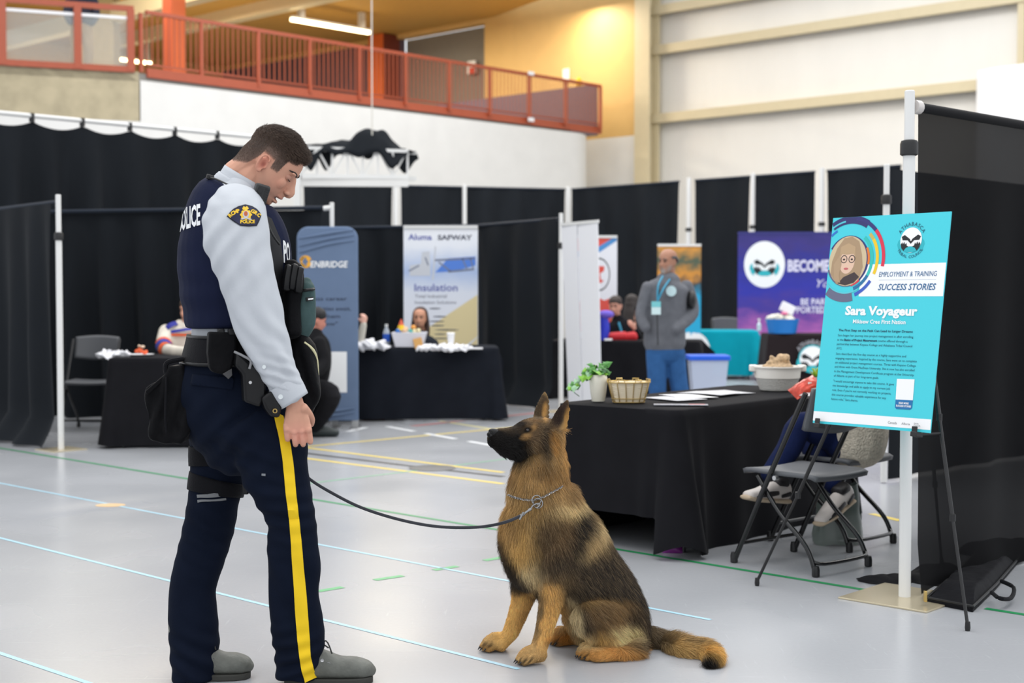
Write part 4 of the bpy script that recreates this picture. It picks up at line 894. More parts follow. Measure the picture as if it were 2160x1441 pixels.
# two-tone bowl with crumpled bundle
wp = onz(1640, 823); kw = wp.y/3000; bw = thing('woven_bowl', 'white and grey woven bowl with two rim handles on the table', 'bowl', wp)
H_ = 50*kw
MB().lathe([(34*kw, 0), (36*kw, .002), (45*kw, H_*.52), (47*kw, H_*.53), (49*kw, H_*.95), (53*kw, H_*.97), (53*kw, H_*1.02), (47*kw, H_*1.02), (40*kw, H_*.6), (20*kw, H_*.5)], wp, 40).build('bowl_upper', mat('bowl_white', (240, 236, 228), .55), bw)
gb = MB(); gb.lathe([(34.6*kw, .001), (36.8*kw, .003), (45.9*kw, H_*.53)], wp, 40); gb.build('bowl_lower', mat('bowl_grey_weave', (206, 204, 198), .7, bump=.6, bscale=120), bw)
for s in (-1, 1): MB().box(wp+V((s*51*kw, 0, H_*.93)), (16*kw, .06, 14*kw)).build('rim_handle', MATS['bowl_white'], bw, bevel=.006)
cr_ = MB(); rnd = random.Random(8)
for i in range(16): cr_.ell(wp+V((rnd.uniform(-20, 20)*kw, rnd.uniform(-.03, .03), H_*1.02+rnd.uniform(4, 26)*kw*(1-.3*abs(rnd.uniform(-1, 1))))), rnd.uniform(.014, .034), rnd.uniform(.014, .03), rnd.uniform(.01, .024), Matrix.Rotation(rnd.uniform(0, 3), 3, 'X')@Matrix.Rotation(rnd.uniform(0, 3), 3, 'Z'), 10, 6)
cr_.ell(wp+Up*(H_*1.0), 34*kw, 30*kw, 8*kw)
tag(fuse('root_bundle', cr_, mat('dried_root', (188, 160, 126), .8, var=.3, vscale=60, bump=.6, bscale=70), None, .006, 2), 'knobbly pale brown dried bundle heaped in the woven bowl', 'dried bundle')
# snack bag
sp = onz(1700, 838); bgm = MB(); Rb = Matrix.Rotation(R(-52), 3, 'Z')
def pillow(c, w_, h_, th, Rm, n=14):
    mb = MB()
    for sgn in (1, -1): mb.grid(lambda u, v: V(c)+Rm@V(((u-.5)*w_, (v-.5)*h_, sgn*th*(max(0, math.sin(PI*u))*max(0, math.sin(PI*v)))**.55+.004*noise.noise(V((u*5, v*5, sgn))))), n, n)
    return mb
b1 = at(1698, 817, sp.y); Rb = Matrix((V((.87, .1, .5)).normalized(), V((-.3, .85, .4)).normalized(), V((-.3, -.5, .85)).normalized())).transposed()
sbag = thing('snack_bag', 'shiny red snack bag slumped on the table beside the sign', 'snack bag', (sp.x, sp.y, TZ+.006))
pillow(b1, .16, .11, .03, Rb).build('foil', mat('red_foil', (178, 58, 40), .25, .3, var=.25, vscale=30, bump=.4, bscale=18), sbag); MB().box(b1+V((.02, -.03, .02)), (.02, .004, .018)).build('white_print', M_wht, sbag)
pillow(at(1706, 836, sp.y)+V((.01, .0, .008)), .17, .12, .022, Matrix.Rotation(.4, 3, 'Z')).build('clear_wrapper', mat('silver_wrap', (206, 206, 208), .3, .2, var=.2, vscale=40, bump=.4, bscale=25), sbag)
# little plant beside the sign
gp = onz(1724, 822); gpt = thing('potted_plant', 'small yellow green spiky plant peeking out beside the sign', 'plant', gp)
sk = [MB(), MB()]; rnd = random.Random(3)
for i in range(70):
    a = rnd.uniform(0, 2*PI); e = rnd.uniform(.1, 1.4); d = V((math.cos(a)*math.cos(e), math.sin(a)*math.cos(e), math.sin(e))); c = gp+Up*.075; sk[i % 2].tube([c+d*.01, c+d*rnd.uniform(.04, .062)], [.004, .0015], 5)
sk[0].build('leaves', mat('lime_leaf', (158, 200, 40), .5), gpt); sk[1].build('leaves', mat('pale_lime_leaf', (206, 212, 120), .5), gpt)
MB().lathe([(.025, 0), (.032, .06), (.03, .07)], gp, 16).build('pot', mat('small_pot', (200, 196, 188), .5), gpt)
# under the table
up_ = gnd(1418, 1166); ub = thing('snack_packet', 'small purple and green packet on the floor under the table', 'packet', up_)
pillow(up_+Up*.025, .1, .06, .018, Matrix.Rotation(R(60), 3, 'X')).build('wrapper', mat('purple_wrapper', (126, 40, 132), .35), ub); MB().box(up_+V((-.02, -.01, .055)), (.045, .02, .012)).build('green_edge', mat('green_wrapper', (90, 140, 60), .4), ub)
# ================================================================ BAG AND CLOTH AT THE FOOT OF THE NEAR UPRIGHT
kb_ = gnd(2040, 1275); M_bag = mat('black_nylon', (26, 26, 29), .6, sheen=.15, var=.2, vscale=12, bump=.3, bscale=25)
bg = thing('carry_bag', 'flat black zipped carry bag on the floor beside the nearest upright', 'bag', kb_)
pA, pB, pC, pD, pE = gnd(1955, 1273), gnd(2052, 1292), gnd(2100, 1245), gnd(2140, 1185), gnd(2020, 1215)
bm_ = MB(); q_ = [pA, pB, pC, pD+V((.05, .05, 0)), gnd(2085, 1150), pE]; cc_ = sum(q_, V((0, 0, 0)))/6
def bagfn(u, v):
    i = u*6; a_, b_ = q_[int(i) % 6], q_[(int(i)+1) % 6]; p = a_.lerp(b_, i % 1).lerp(cc_, v); return p+Up*(.012+.05*min(1, v*3)+.018*noise.noise(V((p.x*7, p.y*7, 1)))*min(1, v*3))
bm_.grid(bagfn, 61, 14); bm_.grid(lambda u, v: bagfn(u, 0)*(1-v)+V((bagfn(u, 0).x, bagfn(u, 0).y, .001))*v, 61, 3); bm_.build('bag_body', M_bag, bg)
rimp = [bagfn(i/60, .0)+Up*.012 for i in range(61)]; MB().tube(rimp, .006, 6).build('piping', mat('bag_piping', (14, 14, 16), .4), bg)
hq = gnd(2118, 1255); MB().tube([gnd(2092, 1250, .04), gnd(2108, 1262, .05), gnd(2132, 1262, .035), gnd(2138, 1240, .05), gnd(2112, 1226, .06)], .009, 8, sub=4).build('strap', M_bag, bg)
MB().box(gnd(1952, 1258, .045), (.012, .02, .045)).build('zip_pull', M_brass, bg, bevel=.003)
def crumple(c, rx, ry, h, seed, lab, name='cloth_heap', m=M_bag):
    mb = MB(); c = V(c)
    def fn(u, v):
        a = 2*PI*u; r_ = (1-v)*(1+.3*noise.noise(V((math.cos(a)*1.5, math.sin(a)*1.5, seed)))); x, y = rx*r_*math.cos(a), ry*r_*math.sin(a)
        z = h*(1-r_**2*.9)*(.55+.75*abs(noise.noise(V((x*9+seed, y*9, seed)))))
        return c+V((x, y, max(.004, z if v > 0 else .004)))
    mb.grid(fn, 60, 16); return tag(mb.build(name, m), lab, 'cloth')
crumple(gnd(1868, 1226), .13, .08, .05, 3, 'black cloth end crumpled on the floor left of the nearest upright')
crumple(gnd(1985, 1222), .17, .16, .09, 7, 'black cloth heap between the nearest upright and the carry bag')
crumple(gnd(2130, 1168), .26, .22, .10, 9, 'black drape slack heaped on the floor behind the carry bag')
# grey clear bag under the second chair
gb_ = c2m+V((.0, -.05, 0)); tb = thing('carrier_bag', 'grey green clear carrier bag standing under the second chair', 'bag', gb_)
mb = MB(); mb.grid(lambda u, v: gb_+V((.13*math.cos(2*PI*u)*(1-.25*v)*(1+.12*noise.noise(V((3*u, 3*v, 2)))), .08*math.sin(2*PI*u)*(1-.4*v), .005+.3*v+.02*noise.noise(V((9*u, 4*v, 5))))), 40, 14); mb.build('bag_body', mat('smoky_plastic', (120, 132, 126), .3, alpha=.75), tb)
# ================================================================ PEOPLE: shared shapes
HSL = [(-66, 36, 47, 9), (-63.5, 24, 51.5, 18), (-57, 8, 55, 27), (-47, -4, 57, 34), (-36, -12, 58.5, 38), (-22, -26, 59, 42), (-8, -50, 59.5, 45.5), (8, -60, 60, 46.5), (24, -68, 61, 48.5), (42, -69, 57, 50), (58, -63, 48, 47), (72, -49, 33, 38), (82, -28, 14, 25), (86, -14, 2, 11)]
def head_shape(mb, O, f, u, s, nose=1., mouth=0.):
    """O: ear point; f: forward, u: up; s: metres per unit (head is about 150 units tall)"""
    f = V(f).normalized(); u = V(u); u = (u-f*u.dot(f)).normalized(); l = u.cross(f); O = V(O)
    Pt = lambda a, b, c: O+f*(a*s)+l*(b*s)+u*(c*s)
    n = 28; vs = []
    for uu, fb, ff, w in HSL:
        c = (fb+ff)/2; h = (ff-fb)/2
        for i in range(n):
            t = 2*PI*i/n; x = math.cos(t); y = math.sin(t)
            ww = w*(1-.20*max(0, x)**2)
            vs.append(Pt(c+h*math.copysign(abs(x)**.92, x), ww*math.copysign(abs(y)**.86, y), uu))
    k = len(HSL); fs = [(i*n+j, i*n+(j+1) % n, (i+1)*n+(j+1) % n, (i+1)*n+j) for i in range(k-1) for j in range(n)]
    mb.add(vs, fs+[tuple(range(n-1, -1, -1)), tuple((k-1)*n+j for j in range(n))])
    rot = Matrix((f, l, u)).transposed()
    mb.loft([(Pt(54, 0, 18), 6*s, 6*s), (Pt(57*nose, 0, 8), 8*s, 6*s), (Pt(59.5*nose, 0, -1), 11*s, 6.5*s), (Pt(62*nose, 0, -9), 14*s, 7.5*s), (Pt(64*nose, 0, -15), 15*s, 7.5*s), (Pt(62*nose, 0, -19), 12*s, 7*s)], 14, l, sub=3)
    for q in (-1, 1):
        mb.ell(Pt(67, q*8.5, -18.5), 7*s, 5*s, 4.6*s, rot, 10, 6); mb.ell(Pt(54, q*17, 23), 7*s, 15*s, 4*s, rot, 12, 6); mb.ell(Pt(40, q*21, -9), 17*s, 13*s, 18*s, rot, 14, 10)
    mb.ell(Pt(60, 0, -27), 7.5*s, 9*s, 8*s, rot, 12, 8)
    mb.ell(Pt(61, 0, -34.5), 7.5*s, 15*s, 4.6*s, rot, 12, 6); mb.ell(Pt(58.5-mouth*.4, 0, -45-mouth*9), 6.5*s, 13*s, 4.4*s, rot, 12, 6); mb.ell(Pt(48, 0, -58), 9*s, 13*s, 9*s, rot, 12, 8)
    return Pt, (f, l, u)
def ear(mb, Pt, s, q, fr):
    f, l, u = fr; rim = [(-1, -19), (-7, -14), (-11, -4), (-12.5, 6), (-10.5, 14), (-4, 18.5), (3, 16.5), (6, 9)]
    mb.tube([Pt(-2+a, q*(49+(2 if i > 1 else 0)+abs(a)*.35), -2+b) for i, (a, b) in enumerate(rim)], [3.4*s, 3.3*s, 2.6*s, 2.5*s, 2.5*s, 2.5*s, 2.2*s, 1.6*s], 8, 'round', 3)
    mb.tube([Pt(-3+a, q*51, -2+b) for a, b in ((-2, -10), (-6.5, -2), (-6, 7), (-1, 11))], [2.2*s, 2*s, 1.8*s, 1.4*s], 8, 'round', 3)
    rot = Matrix((f, l, u)).transposed(); mb.ell(Pt(-4, q*47.5, -1), 9*s, 2.6*s, 17*s, rot, 12, 8); mb.ell(Pt(-2, q*49, -18), 5*s, 3*s, 5.5*s, rot, 10, 6); mb.ell(Pt(4, q*49, -6), 2.6*s, 2.4*s, 4*s, rot, 8, 6)
def hand(mb, Wr, d, n, thumb, s=1., curl=(.5, .6, .4), spread=.06, tdir=None, fr_=.0098):
    """back-of-hand normal n, thumb = +1/-1 along d x n"""
    d = V(d).normalized(); n = V(n); n = (n-d*n.dot(d)).normalized(); sd = d.cross(n)*thumb; Wr = V(Wr)
    mb.loft([(Wr-d*.03*s, .022*s, .018*s), (Wr+d*.01*s, .027*s, .017*s), (Wr+d*.048*s, .038*s, .016*s), (Wr+d*.076*s, .040*s, .0125*s)], 14, n, sub=2)
    for off, Ln in ((-.031, .062), (-.0105, .078), (.0105, .083), (.031, .074)):
        p = Wr+d*(.080-(.010 if off < -.02 else 0))*s+sd*off*s; mb.ell(p+V(n)*.004*s, .0108*s, .0108*s, .0108*s, None, 10, 6); dr = (d+sd*off*spread*18).normalized(); pts = [p-dr*.012*s, p]; nn = V(n); segs = (.5, .3, .2)
        for q, c in zip(segs, curl):
            ax = dr.cross(nn).normalized(); Rm = Matrix.Rotation(-c, 3, ax); dr = Rm@dr; nn = Rm@nn; p = p+dr*(Ln*q*s); pts.append(p)
        mb.tube(pts, [fr_*s, fr_*s, fr_*.92*s, fr_*.8*s, fr_*.68*s], 10, 'round', 3)
    p = Wr+d*.02*s+sd*.026*s; a = (d*.6+sd*.75-n*.35).normalized(); b_ = (d*.9+sd*.15-n*.45).normalized()
    if tdir: a, b_ = V(tdir[0]).normalized(), V(tdir[1]).normalized()
    mb.tube([p-a*.012*s, p+a*.028*s, p+a*.05*s+b_*.012*s, p+a*.05*s+b_*.04*s], [.015*s, .0125*s, .0105*s, .0085*s], 10, 'round', 3)
M_skin = {}
def skin(name, c): return mat('skin_'+name, c, .55, var=.05, vscale=25, spec=.35, attr='tone')
def paint_skin(o, base, zones):
    co = world_co(o); c = np.tile(np.array(lin(base)), (len(co), 1))
    for p, r, col, k in zones:
        d = np.linalg.norm((co-np.array(p))/np.array(r), axis=1); w = np.clip(1.35-d, 0, 1)[:, None]*k; c = c*(1-w)+np.array(lin(col))*w
    vcol(o, c)
def ploft(mb, D, pts, k=1., dep=V((0, 1, 0)), sub=3, n=14, cap='round', p=2.2):
    return mb.loft([(at(x, y, D+dd), ra*k*D/3000, rb*k*D/3000) for x, y, dd, ra, rb in pts], n, dep, cap, p, 0, sub)
HAIR = {}
def person(lab, D, head, segs, top, low, skinc, hairc, base_pt, zones=(), hair=None, vox=.012, shoes=None, sleeves=True, group=None, heads=1., hands=(), low_m=None, top_m=None, kind='person'):
    """head: (px, py, scale units px, f, u); segs: name -> list of (px,py,dd,ra,rb)"""
    t = thing('person', lab, 'person', base_pt, group); mb = MB(); px, py, sc_, f, u = head; O = at(px, py, D) if not isinstance(px, V) else px; s = sc_*D/3000
    Pt, fr = head_shape(mb, O, f, u, s)
    for q in (-1, 1): ear(mb, Pt, s, q, fr)
    mb.loft([(Pt(-18, 0, -10), 36*s, 34*s), (Pt(-22, 0, -60), 34*s, 34*s), (Pt(-26, 0, -105), 40*s, 46*s)], 14, fr[1], sub=2)
    for k, v in segs.items(): ploft(mb, D, v, .82)
    for h in hands: hand(mb, *h)
    b = fuse('body', mb, skin('%d_%d_%d' % skinc, skinc), t, vox, 2)
    zs = [(Pt(62, 0, -40), (10*s,)*3, tuple(int(a*.72) for a in skinc), .8)]
    for q in (-1, 1): zs.append((Pt(58, q*18, 10), (10*s, 10*s, 8*s), tuple(int(a*.55) for a in skinc), .8))  # eye socket shade painted into the skin
    paint_skin(b, skinc, zs+[(Pt(*z[0]), tuple(a*s for a in z[1]), z[2], z[3]) for z in zones])
    for q in (-1, 1):
        MB().ell(Pt(55, q*18, 11), 6*s, 7*s, 5*s, None, 12, 8).build('eye', mat('eye_dark', (36, 28, 26), .3), t)
        MB().loft([(Pt(60, q*8, 22), 2*s, 2.5*s), (Pt(60, q*18, 26), 2.4*s, 2.6*s), (Pt(52, q*29, 22), 1.5*s, 2*s)], 8, fr[0], sub=2).build('eyebrow', mat('brow_%d' % sum(hairc), hairc, .8), t)
    if hair:
        hm = MB(); hair(hm, Pt, s, fr); fuse('hair', hm, mat('hair_%d_%d_%d' % hairc, hairc, .6, var=.25, vscale=60, stretch=(1, 1, .2)), t, vox*.8, 2)
    if top:
        tm = MB()
        for k in top[1]: ploft(tm, D, segs[k])
        fuse(top[0], tm, top_m or mat('cloth_%d_%d_%d' % top[2], top[2], .8, sheen=.2, var=.1, vscale=14, bump=.15, bscale=120), t, vox, 2)
    if low:
        tm = MB()
        for k in low[1]: ploft(tm, D, segs[k])
        fuse(low[0], tm, low_m or mat('cloth_%d_%d_%d' % low[2], low[2], .8, sheen=.15, var=.12, vscale=14, bump=.15, bscale=120), t, vox, 2)
    return t, Pt, s, fr
def cap_hair(hm, Pt, s, fr, top=1., low=-20, side=1.):
    rot = Matrix((fr[0], fr[1], fr[2])).transposed(); hm.ell(Pt(-8, 0, 42), 66*s, 55*s*side, 52*s*top, rot, 20, 12); hm.ell(Pt(-34, 0, 12), 42*s, 51*s*side, 46*s, rot, 16, 10)
def long_hair(hm, Pt, s, fr):
    rot = Matrix((fr[0], fr[1], fr[2])).transposed(); hm.ell(Pt(-18, 0, 44), 60*s, 55*s, 50*s, rot, 20, 12); hm.ell(Pt(-36, 0, 10), 42*s, 52*s, 50*s, rot, 16, 10)
    for q in (-1, 1): hm.loft([(Pt(-10, q*44, 50), 26*s, 12*s), (Pt(-16, q*53, -10), 26*s, 12*s), (Pt(-6, q*58, -80), 26*s, 15*s), (Pt(8, q*54, -140), 26*s, 14*s), (Pt(12, q*50, -175), 12*s, 8*s)], 12, fr[1], sub=2)
    hm.loft([(Pt(-50, 0, 20), 20*s, 46*s), (Pt(-56, 0, -60), 18*s, 50*s), (Pt(-52, 0, -150), 12*s, 46*s)], 12, fr[1], sub=2)
def bald_sides(hm, Pt, s, fr):
    hm.loft([(Pt(22, 47, 34), 13*s, 5*s), (Pt(-20, 50, 30), 20*s, 6*s), (Pt(-56, 34, 22), 24*s, 7*s), (Pt(-69, 0, 18), 26*s, 7*s), (Pt(-56, -34, 22), 24*s, 7*s), (Pt(-20, -50, 30), 20*s, 6*s), (Pt(22, -47, 34), 13*s, 5*s)], 10, V((0, 0, 1)).cross(fr[0]) if 0 else fr[0], sub=4)
# ---- man in grey fleece
D = 13.2; fdir = V((-.62, -.78, 0)); g = gnd(1412, 906)
segs = dict(torso=[(1410, 592, 0, 26, 24), (1408, 604, 0, 44, 30), (1405, 630, 0, 46, 32), (1402, 680, 0, 44, 33), (1402, 726, 0, 45, 33)],
 arm=[(1368, 606, -.05, 15, 17), (1357, 640, -.06, 13, 15), (1352, 668, -.1, 12, 13), (1362, 692, -.16, 11, 11)], arm2=[(1446, 604, .08, 16, 18), (1457, 634, .08, 15, 16), (1460, 662, .02, 14, 15), (1440, 684, -.08, 12, 13), (1424, 696, -.14, 11, 11)],
 hip=[(1402, 715, 0, 40, 30), (1402, 748, 0, 40, 29)], leg=[(1384, 745, 0, 22, 26), (1386, 800, -.04, 20, 22), (1388, 850, -.02, 17, 18), (1386, 892, 0, 15, 16)], leg2=[(1424, 745, .04, 22, 26), (1430, 800, 0, 20, 22), (1440, 850, .02, 18, 18), (1446, 892, .04, 16, 16)])
man, Pt, s, fr = person('man standing in grey zip fleece and blue jeans with a teal lanyard', D, (1408, 555, .345, fdir, (0, 0, 1)), segs, ('fleece_jacket', ('torso', 'arm', 'arm2'), (104, 106, 112)), ('jeans', ('hip', 'leg', 'leg2'), (52, 92, 142)), (166, 120, 98), (92, 90, 90), g,
 zones=[((52, 0, -52), (16, 34, 20), (176, 172, 168), .95), ((30, 34, -40), (26, 16, 26), (150, 144, 140), .8), ((30, -34, -40), (26, 16, 26), (150, 144, 140), .8), ((62, 0, -29), (8, 18, 5), (150, 142, 136), .8)], hair=bald_sides)
for x, y, dd in ((1380, 898, -.1), (1442, 898, 0)):
    p = at(x, y, D+dd); MB().loft([(V((p.x+.05, p.y+.06, .05)), .05, .05), (V((p.x-.02, p.y-.04, .045)), .048, .045), (V((p.x-.09, p.y-.13, .035)), .042, .035)], 12, Up, sub=2).build('shoe', mat('brown_shoe', (70, 54, 44), .5), man)
lan = MB(); lan.tube([at(1398, 583, D-.12), at(1388, 604, D-.24), at(1387, 636, D-.27)], .009, 6, sub=3); lan.tube([at(1416, 585, D-.05), at(1400, 608, D-.25), at(1387, 636, D-.27)], .009, 6, sub=3); lan.build('lanyard', mat('teal_ribbon', (50, 140, 172), .6), man)
for y, h_, c_ in ((642, 12, (120, 200, 206)), (656, 15, (206, 230, 232))): MB().box(at(1384, y, D-.27), (19*D/3000, .012, h_*D/3000)).build('badge', mat('badge_%d' % y, c_, .5), man, False)
o = at(1417, 614, D-.155); bd = MB(); ex_ = V((.85, -.3, 0)).normalized(); disc(bd, o, ex_, Up, 0, 0, 11*D/3000, .02, 24); bd.build('chest_logo', mat('logo_pale', (196, 222, 226), .6), man, False)
MB().ell(at(1458, 632, D-.02), .05, .085, .085).build('arm_patch', M_black, man); MB().tube([at(1391, 610, D-.24), at(1386, 660, D-.25), at(1388, 728, D-.24)], .008, 6).build('zipper', mat('dark_zip', (60, 62, 66), .5), man)
MB().loft([(at(1398, 586, D-.02), .075, .085), (at(1402, 597, D), .1, .1)], 14, Up.cross(fdir), cap=None).build('collar', mat('collar_dark', (56, 60, 66), .8), man)
# ---- woman behind the insulation table
D = 15.1; segs = dict(torso=[(886, 706, 0, 16, 14), (886, 718, 0, 34, 20), (886, 760, 0, 36, 22), (886, 800, .05, 36, 26)], arm=[(858, 724, 0, 11, 12), (852, 760, -.12, 10, 10), (868, 772, -.5, 8, 8)], arm2=[(914, 724, 0, 11, 12), (918, 760, -.12, 10, 10), (900, 772, -.5, 8, 8)], leg=[(878, 800, 0, 17, 17), (876, 806, -.5, 15, 15), (878, 850, -.52, 12, 12)], leg2=[(896, 800, 0, 17, 17), (898, 806, -.5, 15, 15), (896, 850, -.52, 12, 12)])
person('smiling woman with long dark hair seated behind the insulation table', D, (886, 673, .285, (-.1, -1, 0), (0, 0, 1)), segs, ('knit_top', ('torso', 'arm', 'arm2'), (46, 50, 58)), ('trousers', ('leg', 'leg2'), (40, 40, 46)), (206, 150, 122), (58, 40, 34), V((at(886, 700, D).x, D, 0)), hair=long_hair, zones=[((62, 0, -39), (6, 15, 4), (240, 226, 220), .9)])
# ---- supporter in hockey jersey at the left table
D = 12.75; segs = dict(torso=[(385, 690, 0, 20, 18), (382, 700, 0, 40, 26), (384, 740, 0, 42, 30), (386, 800, 0, 42, 32)], arm=[(352, 700, -.05, 17, 18), (346, 722, -.16, 16, 17), (348, 736, -.3, 14, 14), (372, 742, -.55, 12, 11), (396, 742, -.66, 10, 10)], arm2=[(418, 700, .05, 17, 18), (426, 726, -.1, 15, 16), (420, 742, -.4, 12, 12)], leg=[(372, 800, 0, 18, 18), (370, 806, -.45, 16, 16), (372, 870, -.5, 13, 13)], leg2=[(402, 800, 0, 18, 18), (404, 806, -.45, 16, 16), (404, 870, -.5, 13, 13)])
jp, Pt, s, fr = person('person in white hockey jersey with orange and blue bands leaning on the left table', D, (398, 655, .32, (-.5, -.86, -.15), (0, 0, 1)), segs, ('hockey_jersey', ('torso', 'arm', 'arm2'), (222, 214, 200)), ('trousers', ('leg', 'leg2'), (40, 44, 60)), (216, 160, 136), (74, 54, 42), V((at(390, 700, D).x, D, 0)), hair=cap_hair, hands=[(at(404, 741, D-.7), (1, -.1, 0), (0, 0, 1), 1, .9)])
M_job = mat('jersey_blue', (42, 48, 150), .7); M_joo = mat('jersey_orange', (226, 92, 40), .7)
ploft_ = lambda nm, m_, pts: (lambda mb: (ploft(mb, D, pts, cap=None), mb.build(nm, m_, jp)))(MB())
ploft_('blue_yoke', M_job, [(360, 688, -.02, 17, 22), (366, 697, -.03, 19, 25)]); ploft_('sleeve_band', M_joo, [(346, 727, -.2, 17, 18), (346, 731, -.24, 17, 18)]); ploft_('sleeve_band', M_job, [(346, 731, -.24, 17, 17.6), (348, 736, -.3, 15.6, 16)]); ploft_('sleeve_band', M_joo, [(349, 737, -.31, 15.4, 15.4), (355, 739, -.38, 15, 14.6)])
ploft_('chest_band', M_job, [(380, 694, -.02, 30, 26), (381, 700, -.02, 41, 28)]); ploft_('chest_band', M_joo, [(382, 703, -.02, 42, 29), (382, 708, -.02, 42.6, 29)])
# ---- person crouching before the rounded banner
D = 12.6; segs = dict(torso=[(664, 703, 0, 17, 18), (664, 722, 0, 32, 27), (662, 760, .02, 38, 32), (655, 798, .04, 38, 34), (645, 822, .06, 32, 34)], arm=[(672, 722, -.22, 15, 15), (684, 762, -.26, 13, 13), (668, 786, -.36, 11, 11), (640, 792, -.42, 10, 10)], arm2=[(650, 722, .22, 14, 14), (634, 762, .2, 13, 13), (616, 786, .0, 11, 11)],
 leg=[(648, 824, -.12, 24, 24), (684, 826, -.2, 24, 22), (700, 836, -.24, 20, 20), (686, 868, -.2, 17, 17), (664, 902, -.14, 13, 13)], leg2=[(640, 826, .12, 24, 24), (668, 834, .16, 23, 22), (680, 846, .18, 20, 20), (664, 876, .16, 16, 16), (640, 902, .14, 13, 13)])
cp, Pt, s, fr = person('person in black jacket and trousers crouching before the rounded banner', D, (668, 676, .30, (.9, .3, -.3), (.25, 0, 1)), segs, ('black_jacket', ('torso', 'arm', 'arm2'), (30, 30, 32)), ('trousers', ('leg', 'leg2'), (34, 34, 37)), (206, 138, 120), (26, 24, 26), gnd(660, 921), hair=lambda h, P_, s_, f_: cap_hair(h, P_, s_, f_, 1.06, side=1.05))
for dd, x0_ in ((-.12, 668), (.16, 640)):
    p = at(x0_, 914, D+dd); MB().loft([(V((p.x-.08, p.y, .05)), .05, .045), (V((p.x+.04, p.y, .05)), .05, .048), (V((p.x+.17, p.y+.02, .035)), .034, .042)], 12, V((0, 1, 0)), sub=2).build('shoe', mat('dark_boot', (44, 52, 52), .5), cp)
# ---- person with raised hand behind the rounded banner
D = 14.2; segs = dict(torso=[(716, 690, 0, 18, 16), (716, 702, 0, 36, 22), (716, 745, 0, 37, 24), (716, 800, .05, 36, 26)], arm=[(742, 708, 0, 12, 13), (753, 738, -.1, 11, 11), (757, 728, -.16, 10, 10), (764, 698, -.2, 8, 8), (767, 684, -.2, 7, 7)], arm2=[(690, 708, 0, 12, 13), (684, 750, -.1, 11, 11), (700, 772, -.4, 9, 9)], leg=[(704, 800, 0, 17, 17), (702, 806, -.45, 15, 15), (704, 850, -.5, 12, 12)], leg2=[(730, 800, 0, 17, 17), (732, 806, -.45, 15, 15), (730, 850, -.5, 12, 12)])
person('person in cream sleeve raising a hand from behind the rounded banner', D, (712, 655, .295, (-.3, -1, 0), (0, 0, 1)), segs, ('cream_sweater', ('torso', 'arm', 'arm2'), (204, 200, 188)), ('trousers', ('leg', 'leg2'), (44, 46, 56)), (222, 172, 154), (70, 50, 40), V((at(716, 700, D).x, D, 0)), hair=cap_hair, hands=[(at(768, 684, D-.2), (.05, 0, 1), (.6, -.8, 0), -1, .95, (1.0, 1.2, .8))])
# ---- two people behind the black table at the centre
D = 17.5; segs = dict(torso=[(1304, 674, 0, 14, 13), (1306, 686, 0, 34, 20), (1308, 715, -.02, 36, 22), (1308, 780, .05, 34, 24)], arm=[(1276, 692, 0, 11, 12), (1280, 712, -.2, 10, 10), (1306, 716, -.45, 8, 8)], arm2=[(1336, 692, 0, 11, 12), (1346, 712, -.15, 10, 10), (1340, 698, -.4, 8, 8)], leg=[(1298, 780, 0, 15, 15), (1296, 784, -.45, 14, 14), (1298, 810, -.5, 11, 11)], leg2=[(1318, 780, 0, 15, 15), (1320, 784, -.45, 14, 14), (1318, 810, -.5, 11, 11)])
rp, Pt, s, fr = person('seated man in black and red jacket resting his arms on the central table', D, (1298, 648, .265, (-.35, -1, -.1), (0, 0, 1)), segs, ('track_jacket', ('torso', 'arm', 'arm2'), (28, 28, 32)), ('trousers', ('leg', 'leg2'), (34, 34, 40)), (196, 142, 122), (50, 38, 34), V((at(1306, 700, D).x, D, 0)), hair=cap_hair, hands=[(at(1338, 694, D-.42), (-.4, -.1, .6), (0, -1, .3), 1, .9)], zones=[((50, 0, -52), (16, 30, 16), (120, 84, 72), .7)])
for x0_, x1_ in ((1290, 1318), (1322, 1338)): MB().loft([(at(x0_, 712, D-.48), .06, .05), (at(x1_, 710, D-.5), .06, .05)], 10, sub=2).build('red_sleeve', mat('jacket_red', (196, 30, 40), .6), rp)
MB().tube([at(1305, 680, D-.12), at(1311, 700, D-.16)], .014, 6).build('lanyard', MATS['teal_ribbon'], rp)
D = 18.45; segs = dict(torso=[(1338, 672, 0, 14, 13), (1340, 684, 0, 32, 20), (1342, 720, 0, 33, 22), (1342, 780, .05, 32, 24)], arm=[(1312, 690, 0, 11, 12), (1312, 714, -.15, 10, 10), (1330, 716, -.4, 8, 8)], arm2=[(1368, 690, 0, 11, 12), (1372, 714, -.15, 10, 10), (1356, 716, -.4, 8, 8)], leg=[(1332, 780, 0, 15, 15), (1330, 784, -.45, 14, 14), (1332, 810, -.5, 11, 11)], leg2=[(1352, 780, 0, 15, 15), (1354, 784, -.45, 14, 14), (1352, 810, -.5, 11, 11)])
person('person with long dark hair in black, turned away behind the red jacket man', D, (1334, 646, .265, (.5, .9, -.2), (0, 0, 1)), segs, ('black_top', ('torso', 'arm', 'arm2'), (26, 26, 28)), ('trousers', ('leg', 'leg2'), (34, 34, 40)), (196, 150, 130), (38, 30, 28), V((at(1340, 700, D).x, D, 0)), hair=long_hair)
